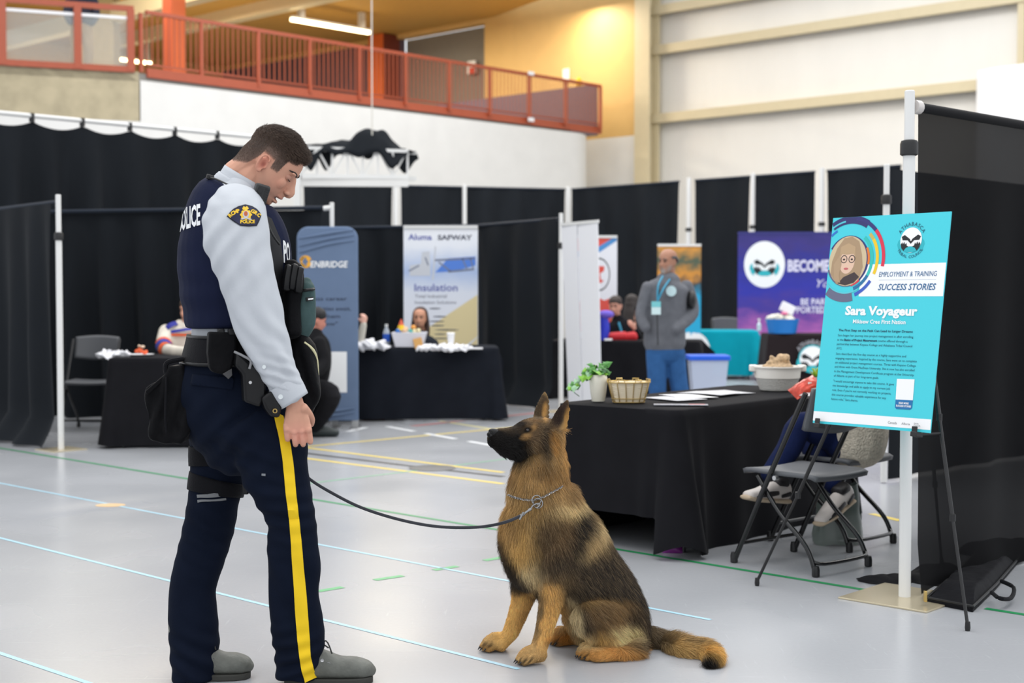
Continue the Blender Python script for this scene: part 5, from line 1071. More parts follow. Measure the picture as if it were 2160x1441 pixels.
# ---- person on the balcony behind the glass
D = 25.2; segs = dict(torso=[(172, -14, 0, 12, 12), (172, -4, 0, 26, 16), (172, 26, 0, 24, 17), (172, 52, 0, 23, 17)], arm=[(146, 2, 0, 9, 9), (141, 28, -.1, 8, 8), (148, 48, -.3, 6, 6)], arm2=[(198, 2, 0, 9, 9), (203, 30, -.1, 8, 8), (194, 50, -.3, 6, 6)], hip=[(172, 50, 0, 21, 17), (172, 68, 0, 22, 17)], leg=[(161, 66, 0, 12, 14), (159, 104, 0, 10, 11), (157, 140, 0, 8, 9)], leg2=[(183, 66, 0, 12, 14), (187, 104, 0, 10, 11), (186, 140, 0, 8, 9)])
person('person in dark jacket and tan trousers behind the balcony glass', D, (172, -34, .19, (.3, -1, 0), (0, 0, 1)), segs, ('dark_jacket', ('torso', 'arm', 'arm2'), (52, 54, 66)), ('trousers', ('hip', 'leg', 'leg2'), (160, 138, 104)), (206, 160, 138), (60, 46, 40), V((at(172, 140, D).x, D, ZM-.02)), hair=cap_hair, vox=.02)
# ---- seated visitor in white fleece under the sign
D = 6.95; cx_, cy_ = c2m.x, c2m.y
pxc = lambda X_, Y_, Z_: (*pxof((X_, Y_, Z_)), Y_-D)
def S3(X_, Y_, Z_, ra, rb):       # station from world metres
    a, b = pxof((X_, Y_, Z_)); return (a, b, Y_-D, ra*3000/D, rb*3000/D)
hx, hy = cx_-.06, cy_+.0
kx, ky = at(1706, 890, 7.05).x, 7.05
fd = V((math.cos(ang1), math.sin(ang1), 0)); ld = V((-fd.y, fd.x, 0))
hp = V((cx_, cy_, .53))-fd*.12; k1 = at(1690, 897, hp.y-.08); k2 = at(1712, 925, hp.y+.16)
a1 = at(1622, 1028, 6.98); a2 = at(1760, 1052, 7.05)
S3v = lambda p, ra, rb: S3(p.x, p.y, p.z, ra, rb)
segs = dict(torso=[S3v(hp+Up*.58, .06, .06), S3v(hp+Up*.5, .15, .17), S3v(hp+Up*.3, .15, .18), S3v(hp+Up*.08, .16, .19), S3v(hp+Up*-.02, .15, .18)],
 arm=[S3v(hp+Up*.46-ld*.2, .062, .065), S3v(hp+Up*.2-ld*.24-fd*.04, .058, .058), S3v(hp+Up*.10-ld*.16+fd*.12, .05, .05)], arm2=[S3v(hp+Up*.46+ld*.2, .062, .065), S3v(hp+Up*.2+ld*.24-fd*.04, .058, .058), S3v(hp+Up*.10+ld*.1+fd*.14, .05, .05)],
 leg=[S3v(hp-ld*.09, .095, .095), S3v(hp.lerp(k1, .55), .085, .085), S3v(k1, .068, .068), S3v(k1.lerp(a1, .4), .062, .064), S3v(a1+Up*.06, .046, .046)], leg2=[S3v(hp+ld*.09, .095, .095), S3v(hp.lerp(k2, .55), .085, .085), S3v(k2, .068, .068), S3v(k2.lerp(a2, .5), .062, .062), S3v(a2+Up*.06, .044, .044)])
hd_ = pxof(hp+Up*.72+fd*.03)
vt, Pt, s, fr = person('seated visitor in white fleece and dark blue jeans behind the turquoise sign', D, (hd_[0], hd_[1], .62, (fd.x, fd.y, -.1), (0, 0, 1)), segs, ('white_fleece', ('torso', 'arm', 'arm2'), (214, 206, 190)), ('jeans', ('leg', 'leg2'), (26, 35, 70)), (206, 156, 134), (70, 50, 40), V((cx_, cy_, 0)), hair=long_hair, vox=.01, top_m=mat('curly_fleece', (222, 212, 194), .95, sheen=.6, var=.14, vscale=60, bump=1., bscale=90), hands=[(hp+Up*.10-ld*.14+fd*.17, fd+ld*.4, (0, 0, 1), 1, .9), (hp+Up*.11+ld*.08+fd*.19, fd-ld*.4, (0, 0, 1), -1, .9)])
M_sw = mat('sneaker_white', (222, 214, 208), .5); M_sb = mat('sneaker_black', (30, 28, 30), .5); M_gum = mat('gum_sole', (196, 176, 150), .6)
def sneaker(heel, toe, lab=None):
    heel, toe = V(heel), V(toe); d = (toe-heel); L_ = d.length; d.normalize(); sdv = d.cross(Up).normalized(); u_ = sdv.cross(d)
    St = lambda t, z, a, b: (heel+d*(t*L_)+u_*z, a, b)
    sh = MB().loft([St(.02, .06, .05, .036), St(.2, .058, .052, .038), St(.45, .05, .045, .042), St(.7, .036, .03, .045), St(.93, .028, .022, .036)], 16, sdv, sub=3).build('sneaker', M_sw, vt)
    MB().loft([St(-.03, .012, .014, .038), St(.3, .012, .014, .04), (heel+d*(.65*L_)+u_*.011, .014, .047), St(1.0, .016, .012, .036)], 16, sdv, sub=3).build('sole', M_gum, sh)
    MB().loft([St(.1, .1, .03, .04), St(.28, .1, .026, .04)], 14, sdv).build('collar_lining', M_sb, sh)
    for q in (-1, 1):
        pn = MB(); pn.loft([(heel+d*(.35*L_)+sdv*q*.043+u_*.05, .01, .004), (heel+d*(.6*L_)+sdv*q*.046+u_*.04, .013, .004), (heel+d*(.86*L_)+sdv*q*.036+u_*.026, .006, .003)], 10, sdv, sub=3); pn.build('side_stripe', M_sb, sh)
        pn = MB(); pn.loft([(heel+d*(.02*L_)+sdv*q*.038+u_*.05, .012, .004), (heel+d*(.25*L_)+sdv*q*.042+u_*.035, .008, .004)], 10, sdv, sub=2); pn.build('heel_stripe', M_sb, sh)
    lc_ = MB()
    for i in range(4): t_ = .4+.09*i; lc_.tube([heel+d*(t_*L_)+u_*(.098-.016*i-.012)+sdv*x_*.022 for x_ in (-1, 0, 1)], .004, 6)
    lc_.build('laces', M_sb, sh)
sneaker(at(1655, 1062, 6.98), at(1572, 1056, 6.80)); sneaker(at(1792, 1062, 7.05), at(1728, 1112, 6.86))
# ================================================================ ON THE FAR TABLES
def crown(mb, c, rx, ry, rz, seed, n=18, amp=.35, flat_=.42):
    for i in range(n):
        r_ = random.Random(seed*100+i); a = r_.uniform(0, 6.28); q = r_.uniform(0, 1)**.5; mb.ell(V(c)+V((rx*q*math.cos(a), ry*q*math.sin(a), rz*(.3+.5*r_.random())*(1-.6*q))), rx*.34*r_.uniform(.6, 1.3), ry*.4*r_.uniform(.6, 1.2), rz*flat_*r_.uniform(.6, 1.1), Matrix.Rotation(r_.uniform(-1.1, 1.1), 3, 'Y')@Matrix.Rotation(r_.uniform(-.9, .9), 3, 'X'), 10, 6)
def heap(px, py, D, w, h, seed, m, lab, name='cloth_heap', cat='cloth', vox=.008, n=18):
    mb = MB(); k = D/3000; c = at(px, py, D); crown(mb, c, w*k/2, w*k*.35, h*k, seed, 34, flat_=.2); return tag(fuse(name, mb, m, None, vox, 1), lab, cat)
M_wc = mat('white_cloth', (232, 232, 236), .75)
heap(240, 752, 11.9, 66, 12, 1, M_wc, 'crumpled white cloths on the left booth table')
D = 11.95; k = D/3000; pp = at(296, 748, D); pp.z = .742; MB_ = MB().lathe([(.02, 0), (.1, .002), (.115, .012), (.11, .012), (.09, .006)], pp, 24); tag(MB_.build('paper_plate', M_paper), 'white paper plate carrying the orange lumps on the left table', 'plate')
sn = MB(); crown(sn, pp+Up*.012, .045, .045, .06, 4, 8); tf = thing('figure_stand_in', 'orange and white lumps standing in for a small figure on the left plate', 'snack', pp+Up*.012); fuse('orange_lumps', sn, mat('lump_orange', (226, 96, 50), .6, var=.3, vscale=40), tf, .008, 1)  # lumps stand in for a small orange figure
sn = MB(); crown(sn, pp+Up*.06, .032, .03, .045, 6, 6); fuse('cream_lumps', sn, mat('lump_cream', (232, 206, 180), .6, var=.2, vscale=40), tf, .008, 1)
M_heapw = M_wc
heap(786, 737, 13.9, 66, 26, 2, M_wc, 'heap of white cloths at the left end of the insulation table')
heap(955, 737, 13.95, 70, 14, 3, M_wc, 'white cloths spread under the foam cup on the insulation table'); heap(905, 737, 13.8, 50, 10, 9, M_wc, 'low white cloths in front of the gift tub')
tg = lambda px, D: V((at(px, 700, D).x, D, .728))
D = 14.2; p = tg(815, D); bt = thing('water_bottle', 'clear water bottle with blue label on the insulation table', 'bottle', p)
MB().lathe([(.03, 0), (.034, .01), (.034, .14), (.026, .165), (.014, .19), (.014, .2)], p, 18).build('bottle_body', mat('clear_bottle', (196, 206, 216), .15, alpha=.7), bt); MB().lathe([(.0352, .05), (.0352, .125)], p, 18).build('label', mat('bottle_blue', (36, 92, 200), .4), bt); MB().lathe([(.016, .198), (.016, .222)], p, 14).build('cap', mat('bottle_cap', (220, 224, 226), .4), bt)
D = 14.1; p = tg(864, D); k = D/3000; tubt = thing('gift_tub', 'white tapered tub full of colourful gifts before the smiling woman', 'tub', p)
tb_ = MB(); b0, b1 = [V((x*.135, y*.09, .0)) for x, y in ((-1, -1), (1, -1), (1, 1), (-1, 1))], [V((x*.172, y*.115, .145)) for x, y in ((-1, -1), (1, -1), (1, 1), (-1, 1))]
tb_.add([p+q for q in b0+b1]+[p+q*.94+Up*.009 for q in b1]+[p+q*.9+Up*.02 for q in b0], [(3, 2, 1, 0)]+[(i, (i+1) % 4, 4+(i+1) % 4, 4+i) for i in range(4)]+[(4+i, 4+(i+1) % 4, 8+(i+1) % 4, 8+i) for i in range(4)]+[(8+i, 8+(i+1) % 4, 12+(i+1) % 4, 12+i) for i in range(4)]+[(12, 13, 14, 15)]); tb_.build('tub_body', mat('tub_white', (222, 222, 230), .5), tubt, False, bevel=.006)
for i, (x, y, z, r_, c_, nm, lb) in enumerate(((-.11, 0, .17, .032, (40, 110, 190), 'gift_ball', 'blue ball at the left end of the white gift tub'), (-.05, -.02, .185, .045, (238, 200, 160), 'gift_plush', 'cream plush lump in the white gift tub'), (.02, .02, .18, .035, (90, 190, 184), 'gift_plush', 'turquoise plush lump in the middle of the white gift tub'), (.075, -.01, .18, .04, (226, 214, 170), 'gift_plush', 'pale yellow plush lump right in the white gift tub'), (.035, .04, .21, .026, (236, 160, 70), 'gift_ball', 'orange ball on top of the white gift tub'))):
    q = MB(); crown(q, p+V((x, y, z-.04)), r_, r_, r_*1.6, 20+i, 6) if 'plush' in nm else q.ell(p+V((x, y, z-.02)), r_, r_, r_, None, 14, 8); tag(q.build(nm, mat('gift_%d' % i, c_, .6), smooth=True), lb, 'gift')
cnp = p+V((-.085, .02, .16)); cn = thing('party_cone', 'pointed yellow and red cone standing in the white gift tub', 'cone', cnp); MB().lathe([(.045, 0), (.028, .055)], cnp, 14).build('yellow_base', mat('cone_yellow', (240, 200, 30), .5), cn); MB().lathe([(.028, .055), (.004, .115)], cnp, 14).build('red_tip', mat('cone_red', (216, 90, 60), .5), cn)
tag(MB().box(at(882, 724, 13.98), (.085, .02, .1), Matrix.Rotation(R(-14), 3, 'Y')).build('sticky_note_block', mat('note_orange', (224, 170, 100), .6), smooth=False, bevel=.004), 'tan orange note block leaning on the white gift tub', 'note block')
p = tg(951, 14.0)+Up*.03; cpw = thing('foam_cup', 'white foam cup at the right of the insulation table', 'cup', p); MB().lathe([(.027, 0), (.038, .1), (.036, .1), (.03, .02)], p, 20).build('cup_body', M_paper, cpw); MB().lathe([(.041, .1), (.041, .108), (.034, .114)], p, 20).build('lid', M_wht, cpw)
tag(MB().box(at(1000, 735, 13.95)+Up*-.0, (.17, .12, .012)).build('leaflet_stack', M_paper, smooth=False), 'white leaflets at the right end of the insulation table', 'leaflets')
bxp = gnd(775, 900); tag(MB().box((bxp.x, 14.2, .15), (.22, .3, .3)).build('cardboard_box', mat('cardboard', (92, 66, 44), .8), smooth=False, bevel=.004), 'brown cardboard box under the insulation table by the banner foot', 'box')
D = 16.9; k = D/3000; p = at(1272, 718, D); q = MB(); q.loft([(V((p.x, D, .70)), .05, .05), (V((p.x+.02, D, .83)), .06, .05), (V((p.x+.0, D, .98)), .055, .05)], 12, sub=3); gbt = thing('gift_bag', 'royal blue bag standing behind the white panel screen', 'bag', V((p.x, D, .7))); q.build('bag_body', mat('royal_blue', (40, 52, 190), .5), gbt); MB().ell(V((p.x+.03, D-.02, 1.0)), .1, .06, .05).build('tissue', mat('tissue_violet', (110, 90, 200), .7), gbt)
tag(MB().loft([(V((at(1276, 719, 16.75).x, 16.75, .704)), .012, .012), (V((at(1290, 719, 16.75).x, 16.75, .704)), .012, .012)], 10).build('marker_pen', M_paper), 'small white pen lying on the central black table', 'pen')
D = 19.35; k = D/3000; p = V((at(1650, 700, D).x, D, .70)); tu = thing('round_tub', 'blue round tub heaped with white packets on the emblem table', 'tub', p); MB().lathe([(29*k, 0), (34*k, 24*k), (36*k, 30*k), (34*k, 30*k), (30*k, 12*k)], p, 28).build('tub_body', mat('tub_blue', (14, 116, 196), .45), tu)
q = MB(); crown(q, p+Up*.16, .19, .17, .12, 31, 18); fuse('packets', q, mat('packet_pale', (226, 222, 206), .6, var=.15, vscale=25), tu, .014, 1); MB().box(p+V((.06, -.05, .34)), (.2, .03, .13), Matrix.Rotation(R(25), 3, 'Y')).build('white_packet', M_paper, tu, False, bevel=.01); MB().ell(p+V((-.0, -.14, .27)), .05, .03, .025).build('pink_packet', mat('packet_pink', (224, 110, 150), .5), tu)
p = V((at(1601, 700, 20.2).x, 20.2, .71)); sb_ = thing('pump_bottle', 'small clear sanitizer bottle at the corner of the teal table', 'bottle', p); MB().lathe([(.03, 0), (.03, .09), (.012, .11)], p, 14).build('bottle_body', mat('gel_clear', (196, 220, 230), .2), sb_); MB().lathe([(.012, .11), (.012, .15), (.02, .155), (.02, .17)], p, 10).build('pump', M_wht, sb_)
p = at(1492, 905, 14.6); p.z = 0; bn = thing('storage_bin', 'tapered clear plastic bin with blue lid beside the fleece man', 'bin', p)
bi = MB(); b0 = [V((x*.14, y*.12, 0)) for x, y in ((-1, -1), (1, -1), (1, 1), (-1, 1))]; b1 = [V((x*.19, y*.16, .58)) for x, y in ((-1, -1), (1, -1), (1, 1), (-1, 1))]; bi.add([p+q for q in b0+b1], [(3, 2, 1, 0)]+[(i, (i+1) % 4, 4+(i+1) % 4, 4+i) for i in range(4)]); bi.build('bin_body', mat('bin_frost', (206, 216, 236), .3, alpha=.8), bn, False); MB().box(p+Up*.6, (.42, .36, .05)).build('lid', mat('lid_blue', (30, 96, 220), .4), bn, False, bevel=.01)
# ================================================================ TRUSS WITH BLACK CLOTH, HUNG OVER THE DRAPES
D = 20.5; k = D/3000; a_, b_ = at(636, 372, D), at(860, 374, D+.5); tr = thing('lighting_truss', 'white ladder truss hanging above the drapes behind the officer', 'truss', (a_+b_)/2)
ht = 60*k; zv = Up*ht; yb = V((.1, .28, 0))
for o_ in (V((0, 0, 0)), yb):
    MB().beam(a_+o_, b_+o_, .06, .06).build('lower_chord', M_alu, tr, False); MB().beam(a_+o_+zv, b_+o_+zv*.93, .045, .045).build('upper_chord', M_alu, tr, False)
n_ = 7
for i in range(n_+1):
    p = a_.lerp(b_, i/n_); MB().beam(p, p+zv*(1-.07*i/n_), .03, .03).build('upright', M_alu, tr, False)
    if i < n_: q = a_.lerp(b_, (i+1)/n_); MB().beam(p+(zv if i % 2 else V((0, 0, 0))), q+(V((0, 0, 0)) if i % 2 else zv), .025, .025).build('diagonal', M_alu, tr, False); MB().beam(p, p+yb, .025, .025).build('cross_rung', M_alu, tr, False)
MB().beam(a_-Up*.09-V((.2, 0, 0)), b_-Up*.09, .1, .1).build('hall_beam', M_white, tr, False)
MB().tube([at(785, 285, D+.2), V((at(785, 285, D+.2).x, D+.2, 12))], .009, 8).build('hoist_cable', mat('cable_pale', (210, 206, 196), .5), tr)
tag(MB().beam(at(627, 362, D), V((at(627, 362, D).x, D, 0)), .1, .1).build('truss_mast', M_alu, smooth=False), 'white square mast under the left end of the ladder truss', 'mast')
cm = MB()
def tcl(u, v):
    p = a_.lerp(b_, -.02+1.03*u)+zv*(1.0-.06*u)+Up*.03; hump = .27*math.exp(-((u-.64)/.17)**4)+.10*math.exp(-((u-.35)/.16)**2); cr_w = .05*noise.noise(V((u*9, v*4, 3.3)))
    h_ = hump*(1-(2*v-1)**2)+cr_w; dr = max(0, abs(2*v-1)-.55)/.45
    return p+yb*(v*1.5-.25)+Up*(h_-dr*(.10+.2*math.exp(-((u-.86)/.08)**2)+.22*math.exp(-((u-.13)/.06)**2)+.09*noise.noise(V((u*6, 0, v)))))
cm.grid(tcl, 60, 18); tag(cm.build('truss_cloth', M_drape, solid=.01), 'black cloth bunched on top of the ladder truss', 'cloth')
# ================================================================ POLICE OFFICER
from mathutils.bvhtree import BVHTree
def bvh_of(o):
    me = o.data; co = world_co(o); return BVHTree.FromPolygons([V(c) for c in co], [tuple(p.vertices) for p in me.polygons])
def conform(bv, px, py, lift=.002):
    r = ray(px, py).normalized(); h, n, i, d = bv.ray_cast(EYE, r)
    if h is None: return None
    if n.dot(r) > 0: n = -n
    return h+n*lift
def decal(bv, pts_px, faces, lift, mb):
    vs = [conform(bv, x, y, lift) for x, y in pts_px]
    good = [v for v in vs if v is not None]
    if not good: return
    vs = [v if v is not None else min(good, key=lambda g_: (V(pxof(g_))-V(p_)).length) for v, p_ in zip(vs, pts_px)]
    mb.add(vs, faces)
def decal_poly(bv, poly, lift, mb, step=4.):
    """a filled outline laid on a curved surface: triangulated finely, then pressed on"""
    bm = bmesh.new(); f = bm.faces.new([bm.verts.new((x, y, 0)) for x, y in poly]); bmesh.ops.triangulate(bm, faces=[f])
    for _ in range(6):
        es = [e for e in bm.edges if e.calc_length() > step]
        if not es: break
        bmesh.ops.subdivide_edges(bm, edges=es, cuts=1); bmesh.ops.triangulate(bm, faces=[q for q in bm.faces if len(q.verts) > 3])
    bm.verts.ensure_lookup_table(); idx = {v: i for i, v in enumerate(bm.verts)}
    pts = [(v.co.x, v.co.y) for v in bm.verts]; fs = [tuple(idx[v] for v in q.verts) for q in bm.faces]; bm.free()
    decal(bv, pts, fs, lift, mb)
def decal_text(bv, s_, fn, lift, mb, bold=.03):
    a, fs, asp = text_shape(s_, bold); decal(bv, [fn(q[0], q[1]) for q in a], fs, lift, mb)
def strands(name, paths, rad0, rad1, cols, parent, m, cols_tip=None):
    """paths: (n, k, 3) world"""
    n, k, _ = paths.shape; off = np.zeros(3); w = parent
    while w is not None: off = off+np.array(w.location); w = w.parent
    hc = bpy.data.hair_curves.new(name); hc.add_curves([k]*n)
    hc.attributes['position'].data.foreach_set('vector', (paths-off).reshape(-1).astype(np.float32)) if 'position' in hc.attributes else hc.position_data.foreach_set('vector', (paths-off).reshape(-1).astype(np.float32))
    t = np.linspace(0, 1, k); rd = np.tile(rad0+(rad1-rad0)*t, n).astype(np.float32)
    ra = hc.attributes.get('radius') or hc.attributes.new('radius', 'FLOAT', 'POINT'); ra.data.foreach_set('value', rd)
    ct = cols if cols_tip is None else cols_tip
    c = np.ones((n, k, 4), np.float32); c[:, :, :3] = cols[:, None, :]*(1-t)[None, :, None]+ct[:, None, :]*t[None, :, None]
    at_ = hc.attributes.new('tone', 'FLOAT_COLOR', 'POINT'); at_.data.foreach_set('color', c.reshape(-1))
    hc.materials.append(m); o = bpy.data.objects.new(name, hc); COL.objects.link(o); o.parent = parent; return o
M_hairstrand = mat('hair_strand', (60, 50, 44), .5, spec=.3, attr='tone')
D0 = 4.66; KO = D0/3000; AY = R(20); fO = V((math.cos(AY), math.sin(AY), 0)); lO = V((-math.sin(AY), math.cos(AY), 0))
def OS(px, py, dd, h, rb):
    hm = h*KO; ra = math.sqrt(max(hm*hm-(rb*math.sin(AY))**2, (hm*.6)**2))/math.cos(AY); return (at(px, py, D0+dd), ra, rb)
ogr = gnd(540, 1447); off_ = thing('person', 'police officer in navy vest and yellow striped trousers looking down at the dog', 'person', V((ogr.x, D0, 0)))
# ---- body
mb = MB(); O_ = at(568, 350, D0); fH = V((.745, 0, -.67)); uH = V((.67, 0, .745))
HP, HF = head_shape(mb, O_, fH, uH, KO*.985, 1.04, .35)
ear(mb, HP, KO*.985, -1, HF); ear(mb, HP, KO*.985, 1, HF)
mb.loft([(at(490, 425, D0), .055, .07), (at(508, 393, D0), .062, .062), (at(532, 365, D0), .060, .058), (at(548, 345, D0), .06, .056)], 16, V((0, 1, 0)), sub=3)
mb.loft([(HP(-24, 0, 28), 40*KO, 44*KO), (HP(-34, 0, -8), 33*KO, 42*KO), (HP(-38, 0, -36), 28*KO, 37*KO), (HP(-44, 0, -62), 27*KO, 36*KO)], 18, V((0, 1, 0)), sub=3)
mb.loft([OS(*q) for q in ((492, 455, 0, 60, .13), (492, 490, 0, 78, .16), (500, 600, 0, 80, .15), (503, 720, 0, 80, .15), (503, 820, 0, 95, .15))], 16, lO, sub=2)
armR = [(505, 428, -.16, 54, .066), (498, 462, -.205, 64, .084), (499, 505, -.225, 66, .08), (513, 560, -.235, 59, .074), (529, 620, -.235, 55, .069), (547, 680, -.23, 52, .065), (563, 728, -.225, 46, .06), (586, 778, -.22, 39, .052), (603, 812, -.215, 34, .046), (613, 832, -.212, 30, .042)]
armL = [(505, 428, .16, 54, .066), (500, 462, .205, 60, .08), (510, 520, .225, 56, .07), (532, 600, .23, 50, .064), (556, 690, .23, 44, .055), (580, 770, .22, 36, .046), (596, 830, .2, 30, .04)]
legR = [(540, 880, -.085, 100, .105), (570, 935, -.095, 78, .095), (577, 985, -.095, 71, .09), (597, 1040, -.09, 60, .084), (614, 1098, -.08, 50.5, .075), (617, 1150, -.07, 53, .073), (619, 1205, -.06, 54, .072), (621, 1260, -.05, 51, .07), (626, 1318, -.04, 55.5, .072), (632, 1365, -.03, 53, .07), (627, 1405, -.02, 46, .066), (626, 1432, -.02, 44, .064)]
legL = [(470, 880, .105, 92, .105), (462, 940, .105, 63, .095), (461, 1000, .1, 61, .09), (451, 1052, .095, 55, .084), (441, 1112, .085, 55, .077), (423, 1180, .07, 52, .073), (407, 1240, .06, 49, .072), (407, 1300, .05, 53, .072), (409, 1352, .045, 54, .072), (410, 1400, .035, 51, .068), (412, 1436, .03, 48, .066)]
def shr(st, k): return [(c, a*k, b*k) for c, a, b in st]
for q in (armR, armL): mb.loft(shr([OS(*x) for x in q], .62), 14, lO, sub=2)
for q in (legR, legL): mb.loft(shr([OS(*x) for x in q[:-2]], .72), 14, lO, sub=2)
wR = at(622, 852, D0-.212); hand(mb, wR, (.10, .03, -1), (.16, -1, 0), -1, 1.08, (.22, 1.5, 1.0), .05, ((.3, .8, -.55), (-.15, .8, -.6)), .0099)
mb.loft([(at(606, 815, D0-.213), .033, .026), (at(617, 840, D0-.212), .029, .023), (wR, .028, .021), (wR+V((.003, 0, -.02)), .029, .02)], 14, V((0, 1, 0)), sub=2)
wL = at(604, 868, D0+.2); hand(mb, wL, (.2, .0, -1), (.3, 1, 0), 1, 1.05, (.9, 1.5, .9), .03)
body = fuse('body', mb, skin('officer', (214, 160, 136)), off_, .0027, 3)
co = world_co(body); hs = KO*.985
loc = np.stack([(co-np.array(O_))@np.array(v) for v in (HF[0], HF[1], HF[2])], 1)/hs      # head coordinates
a_, b_, c_ = loc[:, 0], loc[:, 1], loc[:, 2]
# eye sockets and mouth slit pressed in
nrm = normals(body)
for q in (-1, 1):
    d = ((a_-56)/12)**2+((b_-q*20)/9)**2+((c_-10)/8)**2; co -= (np.exp(-d*1.1)*2.6*hs)[:, None]*np.array(HF[0])
d = ((a_-62)/12)**2+(b_/17)**2+((c_+41.5)/2.6)**2; co -= (np.exp(-d*1.2)*4.5*hs)[:, None]*np.array(HF[0])
for q in (-1, 1):
    d = ((a_+3)/5.5)**2+((b_-q*52)/6)**2+((c_+3)/9)**2; co -= (np.exp(-d)*5*hs)[:, None]*np.array(HF[1])*q
set_co(body, co)
def hairline(a):
    return np.interp(a, [-80, -58, -32, -22, -19, 10, 12, 29, 31, 46, 48, 70], [-44, -40, -24, 2, 19, 19, 1, 3, 36, 40, 50, 56])
onhead = (c_ > -46) & (np.abs(b_) < 60) & (a_ > -90) & (a_ < 75) & (np.linalg.norm(loc, axis=1) < 112)
hk = np.clip((c_-hairline(a_))/7+.3, 0, 1)*onhead*(1-((np.abs(b_) > 50) & (a_ > -20) & (a_ < 10) & (c_ < 19)))
base = np.array(lin((204, 152, 128))); C_ = np.tile(base, (len(co), 1))
def tint(w, col, k=1.):
    global C_
    w = (np.clip(w, 0, 1)*k)[:, None]; C_ = C_*(1-w)+np.array(lin(col))*w
tint(onhead*np.exp(-(((a_-35)/26)**2+((c_+42)/22)**2)), (164, 122, 106), .75)                 # shaved jaw
tint(onhead*np.exp(-(((a_-45)/16)**2+((c_+12)/14)**2)), (206, 140, 118), .5)
for q in (-1, 1): tint(np.exp(-(((a_+5)/12)**2+((b_-q*52)/8)**2+((c_)/20)**2)), (216, 128, 110), .6)
tint(np.exp(-(((a_+3)/5)**2+((np.abs(b_)-49)/4)**2+((c_+4)/7)**2)), (140, 66, 56), .75)        # ear hollow, its shade painted into the skin tone
tint(onhead*np.exp(-(((a_-63)/8)**2+(b_/15)**2+((c_+35)/4)**2)), (190, 112, 104), .6); tint(onhead*np.exp(-(((a_-58)/8)**2+(b_/14)**2+((c_+48)/4.5)**2)), (186, 108, 100), .7)
tint(onhead*np.exp(-(((a_-58)/9)**2+(b_/16)**2+((c_+41.5)/2.6)**2)), (58, 28, 28), .95)  # dark of the open mouth painted in as shade
for q in (-1, 1):
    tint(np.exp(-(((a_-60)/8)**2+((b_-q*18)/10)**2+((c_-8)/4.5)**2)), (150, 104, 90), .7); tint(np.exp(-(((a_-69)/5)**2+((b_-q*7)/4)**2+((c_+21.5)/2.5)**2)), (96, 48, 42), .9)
hn = np.linalg.norm((co-np.array(wR+V((.01, 0, -.1))))/np.array([.05, .05, .05]), axis=1); tint(np.clip(1.2-hn, 0, 1), (222, 150, 134), .55)
tint(hk, (66, 54, 48), 1.)
tint(hk*np.clip((hairline(a_)+44-c_)/44, 0, 1)*(c_ < 40), (122, 98, 86), .75)
vcol(body, C_)
# ---- hair
rng_ = np.random.default_rng(5); nr = normals(body); me = body.data
ids = np.where(hk > .35)[0]; pick = rng_.choice(ids, 26000); jit = rng_.normal(0, .0017, (len(pick), 3)); rt = co[pick]+jit*1.0; nn = nr[pick]; rt = rt-nn*(np.sum(jit*nn, 1))[:, None]
A_, Bq, Cq = a_[pick], b_[pick], c_[pick]; F3, U3 = np.array(HF[0]), np.array(HF[2])
top = np.clip((Cq-30)/40, 0, 1); front = np.clip((A_-10)/40, 0, 1)*top
ln_ = (.0022+.012*top+.012*front)*(.75+.5*rng_.random(len(pick))); low_ = np.clip((Cq-hairline(A_))/26, .25, 1); ln_ = ln_*(.45+.55*low_)
comb = F3[None, :]*(.75*top+.25)[:, None]-U3[None, :]*(.45*(1-top))[:, None]; comb = comb+F3[None, :]*(.5*front)[:, None]
dr = nn*.55+comb*.8+rng_.normal(0, .16, (len(pick), 3)); dr /= np.linalg.norm(dr, axis=1)[:, None]
k = 4; t = np.linspace(0, 1, k); paths = rt[:, None, :]+dr[:, None, :]*(ln_[:, None]*t[None, :])[:, :, None]+(comb*.3)[:, None, :]*(ln_[:, None]*(t**2)[None, :])[:, :, None]
hc_ = np.array(lin((92, 76, 66)))*(.6+.8*rng_.random((len(pick), 1)))*(1.25-.6*top[:, None])
strands('hair', paths.astype(np.float32), .00042, .00016, hc_, off_, M_hairstrand)
# eyebrow, eyelid and lash on each side
for q in (-1, 1):
    MB().loft([(HP(59.2, q*8, 21), 2.2*hs, 2.6*hs), (HP(58.6, q*16, 24), 3.*hs, 3.*hs), (HP(54, q*25, 25.5), 2.6*hs, 2.8*hs), (HP(45, q*34, 23), 1.*hs, 1.2*hs)], 10, HF[0], sub=3).build('eyebrow', mat('officer_brow', (44, 34, 30), .8), off_)
    MB().ell(HP(48.2, q*19, 10), 8.6*hs, 11*hs, 8.5*hs, Matrix((HF[0], HF[1], HF[2])).transposed(), 14, 10).build('eyelid', mat('eyelid_skin', (184, 134, 114), .5), off_)
    MB().loft([(HP(55.4, q*10, 6.6), .7*hs, .9*hs), (HP(56.8, q*18, 5), .9*hs, 1.4*hs), (HP(52.5, q*27, 7), .6*hs, .9*hs)], 8, HF[0], sub=3).build('eyelash', mat('officer_lash', (30, 22, 20), .8), off_)
